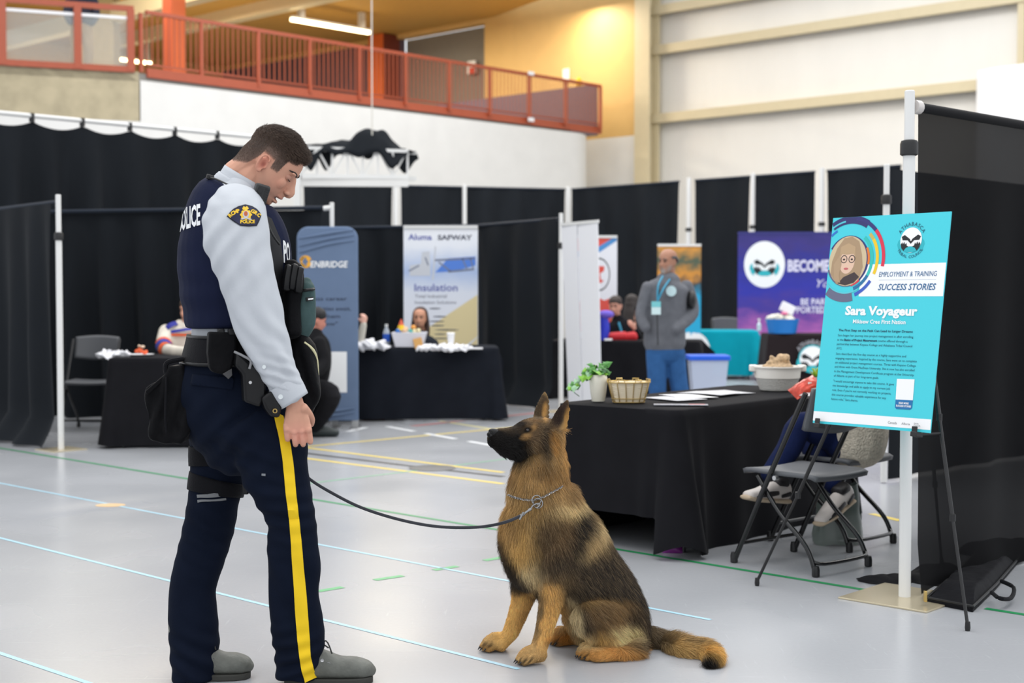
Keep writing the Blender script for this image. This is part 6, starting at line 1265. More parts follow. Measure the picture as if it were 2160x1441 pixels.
# ---- shirt
M_shirt = mat('grey_uniform_shirt', (190, 194, 200), .7, sheen=.12, var=.03, vscale=8, bump=.06, bscale=160)
def wrinkle(o, terms, base_amp=.0, scale=(9, 9, 4), seed=0.):
    """terms: (centre, direction of crease normal, wavelength, amplitude, reach)"""
    co = world_co(o); n = normals(o); d = wob(co, seed, scale)*base_amp
    for c, dr, wl, am, rc in terms:
        r_ = co-np.array(c); d2 = np.sum(r_*r_, 1)/(rc*rc); ph = r_@np.array(V(dr).normalized())/wl*2*PI+1.3*wob(co, seed+3, (7, 7, 7)); d = d+am*np.exp(-d2)*np.sin(ph)
    set_co(o, co+n*d[:, None]); o.data.shade_smooth()
mb = MB()
mb.loft([OS(*q) for q in ((502, 398, 0, 44, .10), (492, 416, 0, 66, .15), (488, 445, 0, 84, .175), (494, 520, 0, 98, .175), (498, 620, 0, 98, .165), (500, 690, 0, 96, .162), (500, 735, 0, 100, .165))], 20, lO, sub=3)
mb.loft([OS(*q) for q in armR], 18, lO, sub=3); mb.loft([OS(*q) for q in armL], 16, lO, sub=3)
shirt = fuse('shirt', mb, M_shirt, off_, .007, 5)
el_ = at(548, 690, D0-.28)
wrinkle(shirt, [(at(560, 735, D0-.28), (.75, 0, .6), .055, .0045, .13), (at(590, 800, D0-.27), (.3, 0, .9), .03, .0045, .07), (at(470, 520, D0-.28), (.8, 0, -.6), .06, .005, .12), (at(540, 640, D0-.3), (1, 0, .3), .07, .004, .16), (at(455, 445, D0-.2), (.6, 0, .8), .05, .004, .07), (at(600, 770, D0-.27), (.85, 0, .5), .04, .004, .08)], .0035, (8, 8, 5), 2.)
bsh = bvh_of(shirt)
cu = MB().loft([OS(596, 806, -.216, 33, .047), OS(608, 824, -.213, 33.5, .047), OS(622, 846, -.211, 30, .043)], 20, lO, cap=None, sub=3).build('cuff', M_shirt, off_, solid=.003)
def disk_on(bv, px, py, r, m, name, parent, lift=.003, tilt=None):
    h = conform(bv, px, py, lift)
    if h is None: return
    MB().lathe([(r*.3, .0012), (r, .0014), (r*1.05, 0), (r, -.003)], h, 14, M=Matrix.Rotation(PI/2, 3, 'X')).build(name, m, parent)
M_btn = mat('shirt_button', (214, 220, 222), .35)
disk_on(bvh_of_c if False else bsh, 593, 836, .0075, M_btn, 'cuff_button', off_, .006); disk_on(bsh, 557, 774, .006, M_btn, 'sleeve_button', off_, .003)
MB().loft([OS(494, 405, 0, 47, .075), OS(505, 388, 0, 45, .070), OS(515, 371, 0, 44, .066)], 24, V((0, 1, 0)), cap=None, sub=2).build('collar', M_shirt, off_, solid=.005)
MB().loft([OS(489, 410, 0, 51, .082), OS(499, 396, 0, 50, .078), OS(505, 386, 0, 47, .074)], 24, V((0, 1, 0)), cap=None, sub=2).build('collar_fold', M_shirt, off_, solid=.004)
# shoulder patch
M_navy = mat('patch_navy', (28, 32, 66), .7); M_gold = mat('patch_gold', (232, 190, 48), .6)
pt_o = thing_patch = None
fan = lambda k: [(515+(x-515)*k, 457+(y-457)*k) for x, y in [(480, 457), (486, 449), (493, 442), (504, 436), (517, 433), (530, 436), (540, 442), (546, 449), (549, 455), (545, 466), (540, 476), (524, 477), (507, 476), (493, 467)]]
pm = MB(); decal_poly(bsh, fan(1.05), .0018, pm); patch = pm.build('shoulder_patch', mat('patch_border', (16, 18, 34), .7), off_)
pm = MB(); decal_poly(bsh, fan(.95), .003, pm); pm.build('patch_field', M_navy, patch, local=False)
pm = MB()
def arcw(s_, cx, cy, r, h, a0, a1):
    tot = sum(text_shape(c, .05)[2]+.2 for c in s_); acc = 0
    for c in s_:
        a, fs, asp = text_shape(c, .05); w = asp+.2; th = R(a0+(a1-a0)*(acc+w/2)/tot); acc += w; ux, uy = math.sin(th), -math.cos(th); rx, ry = -uy, ux
        decal(bsh, [(cx+ux*(r+q[1]*h)+rx*((q[0]-.5)*asp*h), cy+uy*(r+q[1]*h)+ry*((q[0]-.5)*asp*h)) for q in a], fs, .0044, pm)
arcw('RCMP', 515, 488, 41, 7, -46, -14); arcw('GRC', 515, 488, 41, 7, 17, 46)
decal_text(bsh, 'POLICE', lambda u, v: (507+29*u, 472-6.5*v-1.2*u), .0044, pm, .05); pm.build('patch_lettering', M_gold, patch)
pm = MB(); circ = lambda cx, cy, rx, ry, n=16, wv=0: [(cx+rx*(1+wv*math.cos(8*2*PI*i/n))*math.cos(2*PI*i/n), cy+ry*(1+wv*math.cos(8*2*PI*i/n))*math.sin(2*PI*i/n)) for i in range(n)]
decal_poly(bsh, circ(518, 454, 11.3, 10.3, 48, .1), .0044, pm); decal_poly(bsh, [(510, 441), (513, 436), (517, 438.5), (520, 436), (524, 441), (521, 444), (512, 444)], .0044, pm); pm.build('patch_wreath', M_gold, patch)
pm = MB(); decal_poly(bsh, circ(518, 453.5, 6.2, 7), .0054, pm); decal_poly(bsh, [(507, 463), (518, 459), (530, 463), (526, 465), (518, 462), (511, 465)], .0054, pm); pm.build('patch_animal_field', mat('patch_silver', (186, 186, 190), .6), patch)
pm = MB(); decal_poly(bsh, circ(518, 452.5, 3.6, 5), .0062, pm); pm.build('patch_head', mat('patch_brown', (176, 84, 42), .6), patch); 
# ---- vest
M_vest = mat('navy_vest_cloth', (27, 32, 54), .75, sheen=.1, var=.08, vscale=10, bump=.12, bscale=300)
mb = MB(); vst = [(492, 399, 0, 50, .095), (482, 418, 0, 76, .138), (482, 450, 0, 95, .165), (491, 500, 0, 113, .186), (495, 545, 0, 118, .192), (494, 590, 0, 115, .19), (495, 640, 0, 110, .186), (496, 690, 0, 103, .182)]
mb.loft([OS(*q) for q in vst], 28, lO, sub=4, cap='flat', p=2.3)
vest = fuse('vest', mb, M_vest, off_, .0075, 2)
wrinkle(vest, [(at(400, 640, D0-.1), (0, 0, 1), .09, .003, .16)], .003, (5, 5, 3), 5.)
bv_ = bvh_of(vest)
pm = MB(); decal_text(bv_, 'POLICE', lambda u, v: (381+42.5*u**1.3, (488-15*u)-(45-3*u)*v), .0025, pm, .03); pm.build('vest_lettering', mat('reflective_white', (226, 228, 230), .4), vest)
pm = MB(); decal_text(bv_, 'PO', lambda u, v: (597+5*v*-.3+13.5*u**.8, (552+4*u)-(44-3*u)*v), .003, pm, .03); pm.build('vest_lettering', MATS['reflective_white'], vest)
mb = MB().loft([OS(486, 402, 0, 60, .112), OS(484, 411, 0, 70, .13)], 24, lO, cap=None).build('vest_neck_binding', mat('black_webbing', (24, 24, 27), .6, sheen=.2, bump=.2, bscale=220), off_, solid=.008)
M_web = MATS['black_webbing']; M_gear = mat('black_duty_nylon', (19, 19, 21), .55, sheen=.2, var=.15, vscale=20, bump=.25, bscale=60); M_hard = mat('black_kydex', (14, 14, 16), .36, spec=.3)
pm = MB(); decal_poly(bv_, [(468, 560), (500, 560), (512, 640), (516, 690), (494, 690), (484, 650)], .003, pm, 8); pm.build('side_panel', mat('vest_side_black', (16, 17, 22), .7), vest)
# waist cloth between vest and belt is the shirt; belt
belt = MB().loft([OS(502, 705, 0, 103, .182), OS(503, 735, 0, 110, .187), OS(503, 768, 0, 117, .192)], 36, lO, cap=None, sub=3, p=2.3).build('duty_belt', M_web, off_, solid=.012)
for y, h_, nm in ((709, 104.5, 'belt_edging'), (764, 117.5, 'belt_edging')): MB().loft([OS(503, y-3, 0, h_, .19), OS(503, y+3, 0, h_+1, .192)], 36, lO, cap=None, p=2.3).build(nm, M_hard, belt, solid=.012)
def outline_part(name, pts, D, th, m, parent=off_, bev=.008, yaw=AY):
    dv = V((-math.sin(yaw), math.cos(yaw), 0)); c = V((sum(p[0] for p in pts)/len(pts), sum(p[1] for p in pts)/len(pts)))
    cw = at(c.x, c.y, D); P3 = []
    for x, y in pts:
        r = ray(x, y); t = (cw-EYE).dot(dv)/r.dot(dv); P3.append(EYE+r*t)
    return MB().prism(P3, dv*th).build(name, m, parent, True, bevel=bev, angle=50)
gp_ = outline_part('glove_pouch', [(441, 700), (500, 702), (499, 742), (492, 770), (489, 782), (482, 799), (472, 790), (452, 787), (443, 778), (439, 745)], D0-.235, .05, M_gear)
outline_part('pouch_flap', [(489, 778), (490, 792), (482, 800), (470, 789)], D0-.238, .006, mat('grey_nylon', (62, 62, 64), .6), gp_, .001)
outline_part('belt_keeper', [(460, 694), (474, 693), (475, 706), (461, 707)], D0-.23, .03, M_hard, belt, .004)
outline_part('belt_keeper', [(482, 694), (500, 696), (500, 708), (483, 707)], D0-.23, .03, M_hard, belt, .004)
ho = outline_part('holster', [(500, 742), (530, 768), (545, 772), (562, 800), (562, 838), (548, 860), (516, 848), (513, 790), (497, 772)], D0-.25, .06, M_hard)
h_ = at(528, 807, D0-.262); MB().lathe([(.003, 0), (.005, 0), (.005, -.004)], h_, 14, M=Matrix.Rotation(PI/2, 3, 'X')).build('holster_snap', M_steel, ho)
MB().tube([at(494, 742, D0-.262), at(515, 752, D0-.264), at(529, 762, D0-.264), at(526, 778, D0-.263)], .004, 8, sub=4).build('holster_edge', mat('edge_grey', (130, 130, 132), .4), ho)
lo = outline_part('holster_leg', [(552, 840), (575, 822), (596, 858), (590, 882), (572, 880), (560, 862)], D0-.25, .055, M_hard)
h_ = at(580, 867, D0-.258); MB().tube([h_+V((.006*math.cos(i*PI/6), 0, .006*math.sin(i*PI/6))) for i in range(13)], .0018, 6).build('holster_eyelet', M_brass, lo)
# bag hanging behind the belt
mb = MB(); pq = [at(x, y, D0-.12) for x, y in ((305, 822), (349, 791), (357, 774), (382, 770), (394, 800), (406, 850), (405, 905), (388, 930), (358, 938), (330, 932), (313, 921), (308, 870))]; mb.prism(pq, V((.0, .12, 0)))
dbag = fuse('dump_bag', mb, M_gear, off_, .007, 5)
wrinkle(dbag, [(at(355, 870, D0-.12), (1, 0, -.25), .045, .006, .14), (at(345, 910, D0-.12), (.8, 0, .5), .05, .004, .1)], .005, (8, 8, 6), 9.)
MB().tube([at(351, 795, D0-.125), at(350, 830, D0-.135), at(349, 880, D0-.14), at(352, 915, D0-.125)], .004, 8, sub=3).build('bag_seam', M_web, dbag)
outline_part('bag_flap', [(306, 826), (348, 790), (352, 797), (312, 834)], D0-.125, .012, M_gear, dbag, .003)
MB().tube([at(388, 757, D0-.1), at(356, 763, D0-.11), at(349, 775, D0-.11), at(352, 792, D0-.11)], .008, 8, sub=3).build('bag_strap', M_web, dbag)
# front of the vest: pouches
mb = MB(); mb.loft([(at(x, y, D0-.06), h*KO, rb) for x, y, h, rb in ((608, 558, 10, .03), (616, 566, 19, .06), (617, 600, 21, .065), (612, 640, 18, .07), (612, 700, 20, .08))], 16, lO, p=3.2, sub=2); fuse('chest_rig', mb, M_gear, off_, .006, 1)
for i, (x, y) in enumerate(((606, 580), (619, 578), (631, 584))): MB().loft([(at(x+2, y-16, D0-.13), .011, .02), (at(x-2, y+8, D0-.135), .012, .022), (at(x-3, y+28, D0-.135), .014, .02)], 12, lO, p=3.5, sub=2).build('magazine_pouch', M_hard, off_)
mb = MB(); mb.loft([(at(x, y, D0-.05), h*KO, rb) for x, y, h, rb in ((648, 592, 9, .02), (646, 602, 16, .045), (643, 640, 21, .055), (641, 680, 22, .055), (634, 708, 15, .04))], 16, lO, p=2.8, sub=3)
gpo = fuse('green_pouch', mb, mat('slate_green_nylon', (68, 88, 88), .6, sheen=.2, var=.12, vscale=18, bump=.2, bscale=60), off_, .006, 2)
MB().tube([at(628, 616, D0-.1), at(640, 613, D0-.11), at(655, 611, D0-.105), at(662, 610, D0-.08)], .005, 8, sub=2).build('pouch_zipper', M_hard, gpo); outline_part('pouch_tag', [(645, 628), (661, 626), (661, 634), (646, 636)], D0-.112, .006, M_hard, gpo, .001); outline_part('pouch_tag_print', [(650, 630), (661, 628.5), (661, 631.5), (650, 633)], D0-.1135, .002, M_wht, gpo, 0)
mb = MB(); mb.loft([(at(x, y, D0-.04), h*KO, rb) for x, y, h, rb in ((622, 706, 14, .05), (636, 735, 28, .08), (640, 775, 30, .085), (645, 820, 27, .075), (648, 850, 20, .06), (642, 868, 11, .04))], 16, lO, p=2.6, sub=3)
fb = fuse('hip_pouch', mb, M_gear, off_, .007, 2); wrinkle(fb, [(at(650, 790, D0-.1), (1, 0, .3), .05, .007, .12)], .006, (9, 9, 6), 12.)
MB().tube([at(642, 722, D0-.11), at(660, 738, D0-.1), at(668, 760, D0-.08), at(671, 792, D0-.07)], [.003, .005, .005, .003], 8, sub=3).build('cream_cord', mat('cream_cord', (206, 200, 160), .7), fb)
pm = MB(); decal_poly(bv_, [(560, 455), (572, 462), (590, 505), (596, 552), (594, 590), (566, 590)], .003, pm, 6); decal_poly(bv_, [(560, 588), (607, 586), (606, 640), (602, 690), (560, 690)], .003, pm, 8); pm.build('front_panel', MATS['vest_side_black'], vest)
# shoulder microphone and cable
mq = Matrix.Rotation(R(17), 3, 'Y')@Matrix.Rotation(AY, 3, 'Z'); mc = at(549, 411, D0-.15)
mic = MB().box(mc, (.046, .042, .068), mq).build('shoulder_microphone', mat('radio_black', (30, 31, 32), .5), off_, True, bevel=.007)
for i in range(7): MB().box(mc+mq@V((.0145, -.0205, .022-.0075*i)), (.014, .004, .003), mq).build('speaker_slot', M_black, mic, False)
MB().lathe([(.006, 0), (.008, .002), (.008, .006)], mc+mq@V((-.008, -.02, .012)), 12, M=mq@Matrix.Rotation(PI/2, 3, 'X')).build('talk_button', M_black, mic)
MB().tube([at(557, 432, D0-.14), at(560, 455, D0-.16), at(567, 478, D0-.16), at(578, 500, D0-.15), at(590, 516, D0-.13)], .0035, 8, sub=4).build('microphone_cable', M_black, off_)
MB().tube([at(441, 374, D0-.075), at(456, 378, D0-.1), at(484, 391, D0-.13), at(512, 405, D0-.15), at(537, 412, D0-.15)], .0028, 8, sub=4).build('earpiece_cable', M_black, off_); MB().box(at(443, 374, D0-.07), (.024, .016, .016), mq).build('cable_clip', M_black, off_, bevel=.003)
# ---- trousers
M_trou = mat('navy_uniform_trousers', (17, 23, 37), .8, sheen=.08, var=.12, vscale=10, bump=.12, bscale=200)
mb = MB(); mb.loft([OS(*q) for q in ((502, 758, 0, 112, .17), (502, 800, 0, 128, .18), (507, 850, 0, 128, .18), (512, 895, 0, 118, .172), (520, 925, 0, 100, .15))], 26, lO, sub=3)
for q in (legR, legL): mb.loft([OS(*x) for x in q], 22, lO, sub=3, cap='flat')
trou = fuse('trousers', mb, M_trou, off_, .0075, 5)
wrinkle(trou, [(at(470, 930, D0-.15), (.7, 0, -.75), .07, .006, .16), (at(600, 1085, D0-.15), (.1, 0, 1), .05, .006, .10), (at(430, 1130, D0-.05), (.5, 0, .9), .055, .007, .12), (at(615, 1400, D0-.1), (-.3, 0, 1), .05, .008, .10), (at(410, 1400, D0-.03), (.5, 0, .9), .06, .007, .11), (at(600, 1250, D0-.12), (.9, 0, .5), .09, .004, .2), (at(540, 960, D0-.15), (.4, 0, .9), .06, .005, .12)], .005, (7, 7, 4), 7.)
bt_ = bvh_of(trou)
sp_ = [(586, 872, 11, 6), (594, 905, 11, 3), (602, 940, 11, 2), (608, 985, 11, 1), (613, 1040, 11, 1), (620, 1095, 10.5, 0), (625, 1150, 11, 0), (629, 1205, 12, -1), (633, 1255, 12.5, -1), (637, 1310, 13, -1), (640, 1350, 13, -2), (643, 1385, 11.5, -2), (648, 1412, 12, -4), (655, 1434, 12, -5)]
pm = MB(); pts = []; fs = []; nw = 5; fine = []
for (x0, y0, w0, t0), (x1, y1, w1, t1) in zip(sp_[:-1], sp_[1:]):
    for j in range(6): f_ = j/6; fine.append((x0+(x1-x0)*f_, y0+(y1-y0)*f_, w0+(w1-w0)*f_, t0+(t1-t0)*f_))
fine.append(sp_[-1])
for x, y, w_, t_ in fine:
    for j in range(nw): q = -1+2*j/(nw-1); pts.append((x+w_*q, y+t_*q))
for i in range(len(fine)-1):
    for j in range(nw-1): fs.append((i*nw+j, i*nw+j+1, (i+1)*nw+j+1, (i+1)*nw+j))
decal(bt_, pts, fs, .003, pm); pm.build('yellow_stripe', mat('stripe_yellow', (240, 200, 12), .75, bump=.1, bscale=300), trou)
pm = MB(); decal_poly(bt_, [(404, 812), (490, 822), (494, 800), (492, 796), (430, 792), (408, 790)], .004, pm, 8); pm.build('pocket_flap', M_trou, trou, solid=.003)
pm = MB(); decal_poly(bt_, [(552, 999), (560, 999.5), (560, 1004), (552, 1003)], .003, pm, 8); pm.build('leg_label', mat('label_grey', (120, 124, 130), .6), trou)
# thigh straps of the left leg
st_ = MB().loft([OS(461, 1008, .1, 62.5, .093), OS(457, 1024, .098, 61, .092), OS(454, 1040, .096, 59.5, .09)], 28, lO+V((0, 0, .22)), cap=None, sub=2).build('thigh_strap', M_web, off_, solid=.005)
MB().loft([OS(462, 945, .105, 64, .097), OS(461, 962, .103, 63.5, .096), OS(461, 982, .1, 62.5, .094)], 24, lO, cap=None, sub=2).build('thigh_strap', M_web, off_, solid=.004)
MB().box(at(519, 1028, D0+.0), (.02, .03, .045)).build('strap_buckle', M_hard, st_, bevel=.004)
pm = MB(); decal_poly(bt_, [(417, 1044), (452, 1040), (475, 1042), (475, 1046), (418, 1051)], .006, pm, 8); decal_poly(bt_, [(418, 1055), (475, 1050), (476, 1054), (419, 1060)], .006, pm, 8); pm.build('strap_stripe', mat('strap_grey', (110, 112, 114), .5), trou)
# ---- boots
M_boot = mat('worn_grey_leather', (98, 100, 94), .6, var=.18, vscale=24, bump=.25, bscale=70); M_bsole = mat('boot_sole', (52, 52, 48), .7); M_lace = mat('boot_lace', (36, 36, 34), .7)
def boot(hx, hy, toe, D, yaw):
    f = V((math.cos(yaw), math.sin(yaw), 0)); l = V((-f.y, f.x, 0)); P0 = V((at(hx, 1440, D).x, D, 0)); L_ = (at(toe, 1430, D).x-P0.x)/f.x
    S = lambda t, z, a, b: (P0+f*(t*L_)+Up*z, a, b)
    mb = MB(); mb.loft([S(.04, .07, .055, .036), S(.25, .072, .056, .042), S(.45, .062, .046, .044), S(.62, .052, .036, .048), S(.8, .049, .034, .05), S(.93, .042, .028, .042), S(.985, .036, .018, .028)], 20, l, sub=3, p=2.3)
    mb.loft([S(.12, .06, .05, .04), S(.14, .13, .055, .046), S(.12, .19, .056, .05)], 18, l, sub=2)
    b = fuse('boot', mb, M_boot, off_, .005, 3)
    so = MB(); out = [S(t, 0, 0, 0)[0]+l*w for t, w in [(0, -.026), (.1, -.036), (.35, -.036), (.6, -.046), (.8, -.048), (.94, -.036), (1.0, -.014), (1.0, .014), (.94, .036), (.8, .048), (.6, .046), (.35, .036), (.1, .036), (0, .026)]]
    so.prism(out, Up*.022).build('sole', M_bsole, b, bevel=.004)
    for i, t in enumerate((.36, .43, .50, .57)):
        z = .118-.012*i; MB().tube([S(t, z-.022, 0, 0)[0]-l*.038, S(t, z, 0, 0)[0]-l*.016, S(t+.01, z+.001, 0, 0)[0]+l*.016, S(t, z-.022, 0, 0)[0]+l*.038], .0028, 8, sub=3).build('lace', M_lace, b)
        MB().lathe([(.003, 0), (.006, .001), (.006, -.002)], S(t, z-.02, 0, 0)[0]-l*.041, 10, M=Matrix.Rotation(PI/2, 3, 'X')).build('eyelet', M_steel, b)
    for q in (0, 1): MB().tube([S(.36, .116, 0, 0)[0]-l*.01, S(.42+.05*q, .135+.01*q, 0, 0)[0]-l*.02, S(.5+.04*q, .125-.02*q, 0, 0)[0]-l*.035], .0025, 8, sub=4).build('lace_end', M_lace, b)
boot(600, 1440, 785, D0-.02, R(6)); boot(372, 1440, 525, D0+.03, R(8))
# ================================================================ GERMAN SHEPHERD
DD = 5.0; KD = DD/3000; AD = R(23); fD = V((-math.cos(AD), -math.sin(AD), 0)); lD = V((-math.sin(AD), math.cos(AD), 0))   # lD: away from the camera, the dog's right
dogp = gnd(1180, 1392); dog = thing('dog', 'black and tan german shepherd sitting and looking up at the officer', 'dog', (dogp.x, 5.0, 0))
def dY(px): return (px-1130)/600*.40
def DS(px, py, off, h, rb):      # off: metres toward the far side from the dog's middle
    hm = h*KD; y = dY(px)+off*math.cos(AD); return (at(px, py, DD+y), hm, rb)
mb = MB()
body_st = [(1144, 975, 0, 49, .075), (1138, 1020, 0, 63, .092), (1146, 1062, 0, 77, .112), (1159, 1112, 0, 91, .134), (1184, 1160, 0, 98, .148), (1219, 1208, 0, 90, .148), (1264, 1256, 0, 79, .143), (1298, 1306, 0, 66, .14), (1314, 1340, 0, 48, .12)]
mb.loft([DS(*q) for q in body_st], 24, lD, sub=4)
mb.loft([DS(*q) for q in ((1120, 1090, 0, 56, .10), (1116, 1140, 0, 58, .115), (1122, 1190, 0, 50, .10), (1138, 1232, 0, 30, .07))], 18, lD, sub=3)      # breast
for sd in (-1, 1):      # shoulder blade and upper arm
    x0 = 0 if sd < 0 else -34; mb.loft([DS(*q) for q in ((1192+x0, 1110, sd*.09, 34, .05), (1180+x0, 1160, sd*.115, 38, .055), (1168+x0, 1205, sd*.12, 32, .05))], 16, lD, sub=3)
# forelegs
mb.loft([DS(*q) for q in ((1168, 1185, -.105, 36, .05), (1166, 1230, -.11, 30, .045), (1161, 1266, -.112, 22, .04), (1155, 1300, -.113, 20, .036), (1147, 1334, -.114, 17.5, .032), (1139, 1360, -.115, 16.5, .031), (1131, 1380, -.118, 17, .033))], 16, lD, sub=3)
mb.loft([DS(*q) for q in ((1118, 1190, .095, 34, .05), (1108, 1240, .105, 27, .044), (1100, 1272, .11, 22, .038), (1089, 1304, .112, 19, .034), (1078, 1332, .113, 16.5, .031), (1065, 1350, .115, 14, .03), (1054, 1362, .115, 14, .032))], 16, lD, sub=3)
def paw(px, py, off, L_, w_, yaw, h=.04):
    """a paw on the floor: sole point px,py (toe line), four toes"""
    c = gnd(px, py); f = V((math.cos(yaw), math.sin(yaw), 0)); l = V((-f.y, f.x, 0)); toes = []
    mb.loft([(c-f*L_+Up*.034, .030, w_*.62), (c-f*L_*.45+Up*.034, .032, w_*.9), (c-f*L_*.1+Up*.026, .025, w_*.92)], 14, l, sub=2)
    for i, q in enumerate((-1.05, -.36, .36, 1.05)):
        r_ = .0155; b0 = c+l*(q*w_*.72)-f*(.012*abs(q)); mb.loft([(b0-f*.03+Up*.030, r_*.85, r_*.85), (b0-f*.005+Up*.025, r_*1.12, r_), (b0+f*.014+Up*.016, r_*.95, r_*.9)], 10, l, sub=2); toes.append((b0+f*.027+Up*.014, f))
    return toes
claws = paw(1102, 1402, 0, .07, .036, math.atan2(fD.y, fD.x)-.12)+paw(1026, 1374, 0, .07, .034, math.atan2(fD.y, fD.x)-.02)
# hind legs
mb.loft([DS(*q) for q in ((1300, 1318, -.09, 60, .07), (1272, 1305, -.125, 54, .072), (1247, 1300, -.14, 42, .058), (1238, 1308, -.145, 34, .05))], 20, lD, sub=3)
mb.loft([DS(*q) for q in ((1240, 1305, -.14, 34, .05), (1272, 1335, -.14, 31, .048), (1312, 1355, -.13, 26, .04), (1336, 1366, -.125, 18, .034))], 16, lD, sub=3)
hY = gnd(1300, 1396).y
def HS(px, py, D, h, rb): return (at(px, py, D), h*D/3000, rb)
mb.loft([HS(1338, 1366, 4.97, 17, .028), HS(1318, 1376, 4.95, 14.5, .027), HS(1285, 1380, 4.93, 14.5, .029), HS(1255, 1381, 4.92, 15, .034)], 14, V((0, 1, 0)), sub=3)
claws += paw(1232, 1392, 0, .06, .034, math.atan2(fD.y, fD.x)+.15)
mb.loft([DS(*q) for q in ((1268, 1300, .09, 48, .06), (1232, 1290, .11, 36, .05), (1216, 1302, .11, 30, .045), (1234, 1340, .09, 26, .04), (1262, 1362, .09, 18, .035))], 16, lD, sub=3)
mb.loft([HS(1250, 1356, 5.19, 15, .03), HS(1215, 1352, 5.18, 15, .03), HS(1188, 1350, 5.17, 16, .034)], 14, V((0, 1, 0)), sub=2)
claws += paw(1172, 1361, 0, .05, .034, math.atan2(fD.y, fD.x)+.1)
# tail on the floor
def TS(px, py, r):
    D = 3000*(1.3-r)/(py-610); return (at(px, py, D), r, r*.95)
tail = [DS(1330, 1338, .0, 26, .045), (at(1365, 1345, 5.12), .036, .04), (at(1400, 1356, 5.12), .034, .038), TS(1440, 1366, .036), TS(1478, 1371, .035), TS(1501, 1381, .032), TS(1503, 1394, .027), TS(1494, 1403, .016)]
mb.loft(tail, 14, V((0, 0, 1)), sub=4)
# neck and head
mb.loft([DS(*q) for q in ((1137, 1030, 0, 60, .092), (1137, 985, 0, 51, .08), (1146, 950, 0, 41, .07), (1146, 924, 0, 34, .064))], 18, lD, sub=3)
OHd = at(1130, 916, DD-.0); hyaw = R(27); fh = V((-math.cos(hyaw), -math.sin(hyaw), .02)).normalized(); lh = V((-math.sin(hyaw), math.cos(hyaw), 0)); uh = lh.cross(fh)*-1
if uh.z < 0: uh = -uh
def HDp(px, py, b=0.):            # a point of the head's mid plane seen at px,py, moved b metres to the far side
    r = ray(px, py); t = (OHd+lh*b-EYE).dot(lh)/r.dot(lh); return EYE+r*t
def HL(lst, n=18, sub=3, p=2.1):
    st = []
    for px, py, b, h, rb in lst:
        c = HDp(px, py, b); st.append((c, h*KD*(1.04), rb))
    mb.loft(st, n, lh, sub=sub, p=p)
HL([(1158, 918, 0, 34, .060), (1136, 916, 0, 36, .068), (1116, 916, 0, 31, .064), (1102, 920, 0, 27, .052), (1090, 925, 0, 25, .043), (1070, 928, 0, 24.5, .037), (1052, 927, 0, 22, .033), (1042, 926, 0, 18.5, .029)])        # skull and muzzle
HL([(1128, 946, 0, 24, .050), (1104, 948, 0, 20, .042), (1080, 950, 0, 14.5, .033), (1060, 947, 0, 11, .027), (1047, 941, 0, 8, .022)], 14)      # lower jaw
for q in (-1, 1):
    HL([(1140, 936, q*.045, 22, .026), (1120, 934, q*.048, 18, .02)], 12, 2); HL([(1117, 900, q*.030, 5.5, .013), (1106, 899, q*.027, 5, .011)], 10, 2)
    HL([(1084, 934, q*.026, 12, .014), (1064, 936, q*.022, 11, .013), (1050, 935, q*.016, 9, .011)], 10, 2)
# ears: cupped shells
def ear_shell(base0, base1, tip, b0, b1, bt, cup, mbx, thick=.006):
    A0, A1, T = HDp(*base0, b0), HDp(*base1, b1), HDp(*tip, bt); n = 13; m = 16; grids = []
    mid = (A0+A1)/2; ax = (T-mid); wd = (A1-A0); nrm_ = wd.cross(ax).normalized()
    if nrm_.dot(EYE-mid) < 0: nrm_ = -nrm_
    def fn(u, v, sgn):
        w = (1-v)**.5*(1+1.0*v*(1-v)) if v < 1 else 0; p = mid+ax*v+wd*((u-.5)*w)
        e = 4*u*(1-u); return p-nrm_*(cup*w*e*(.5+.5*math.sin(PI*min(1, v*1.3+.15)))-.5*cup*w)+nrm_*(sgn*thick*.5*(e**.5*.8+.2)*(1-.5*v))
    vs = [fn(i/(n-1), j/(m-1)*.992, s_) for s_ in (1, -1) for j in range(m) for i in range(n)]; N_ = n*m; fs = []
    for j in range(m-1):
        for i in range(n-1): fs.append((j*n+i, j*n+i+1, (j+1)*n+i+1, (j+1)*n+i)); fs.append((N_+j*n+i, N_+(j+1)*n+i, N_+(j+1)*n+i+1, N_+j*n+i+1))
        fs.append((j*n, (j+1)*n, N_+(j+1)*n, N_+j*n)); fs.append((j*n+n-1, N_+j*n+n-1, N_+(j+1)*n+n-1, (j+1)*n+n-1))
    fs.append(tuple(range(n-1, -1, -1))+tuple(N_+i for i in range(n))); fs.append(tuple((m-1)*n+i for i in range(n))+tuple(N_+(m-1)*n+i for i in range(n-1, -1, -1)))
    mbx.add(vs, fs); return mid, nrm_
ear_shell((1158, 896), (1192, 912), (1198, 843), -.048, -.074, -.078, .022, mb, .011)
ear_shell((1122, 884), (1153, 888), (1149, 826), .030, .052, .066, .018, mb, .014)
HL([(1174, 912, -.056, 14, .02), (1170, 935, -.045, 15, .025), (1168, 965, -.03, 20, .05)], 12, 2)
bodyd = fuse('body', mb, mat('dog_coat', (60, 46, 34), .75, spec=.2, attr='tone', sheen=.15), dog, .0046, 4)
co = world_co(bodyd); co[:, 2] = np.maximum(co[:, 2], .002)
PXY = np.array([pxof(p) for p in co])
# eye sockets
for q in (-1, 1):
    e_ = np.array(HDp(1114, 908.5, q*.05)); d = np.sum((co-e_)**2, 1)/(.011**2); co += np.exp(-d)[:, None]*np.array(lh)*(-q*.006)
set_co(bodyd, co)
nd = normals(bodyd)
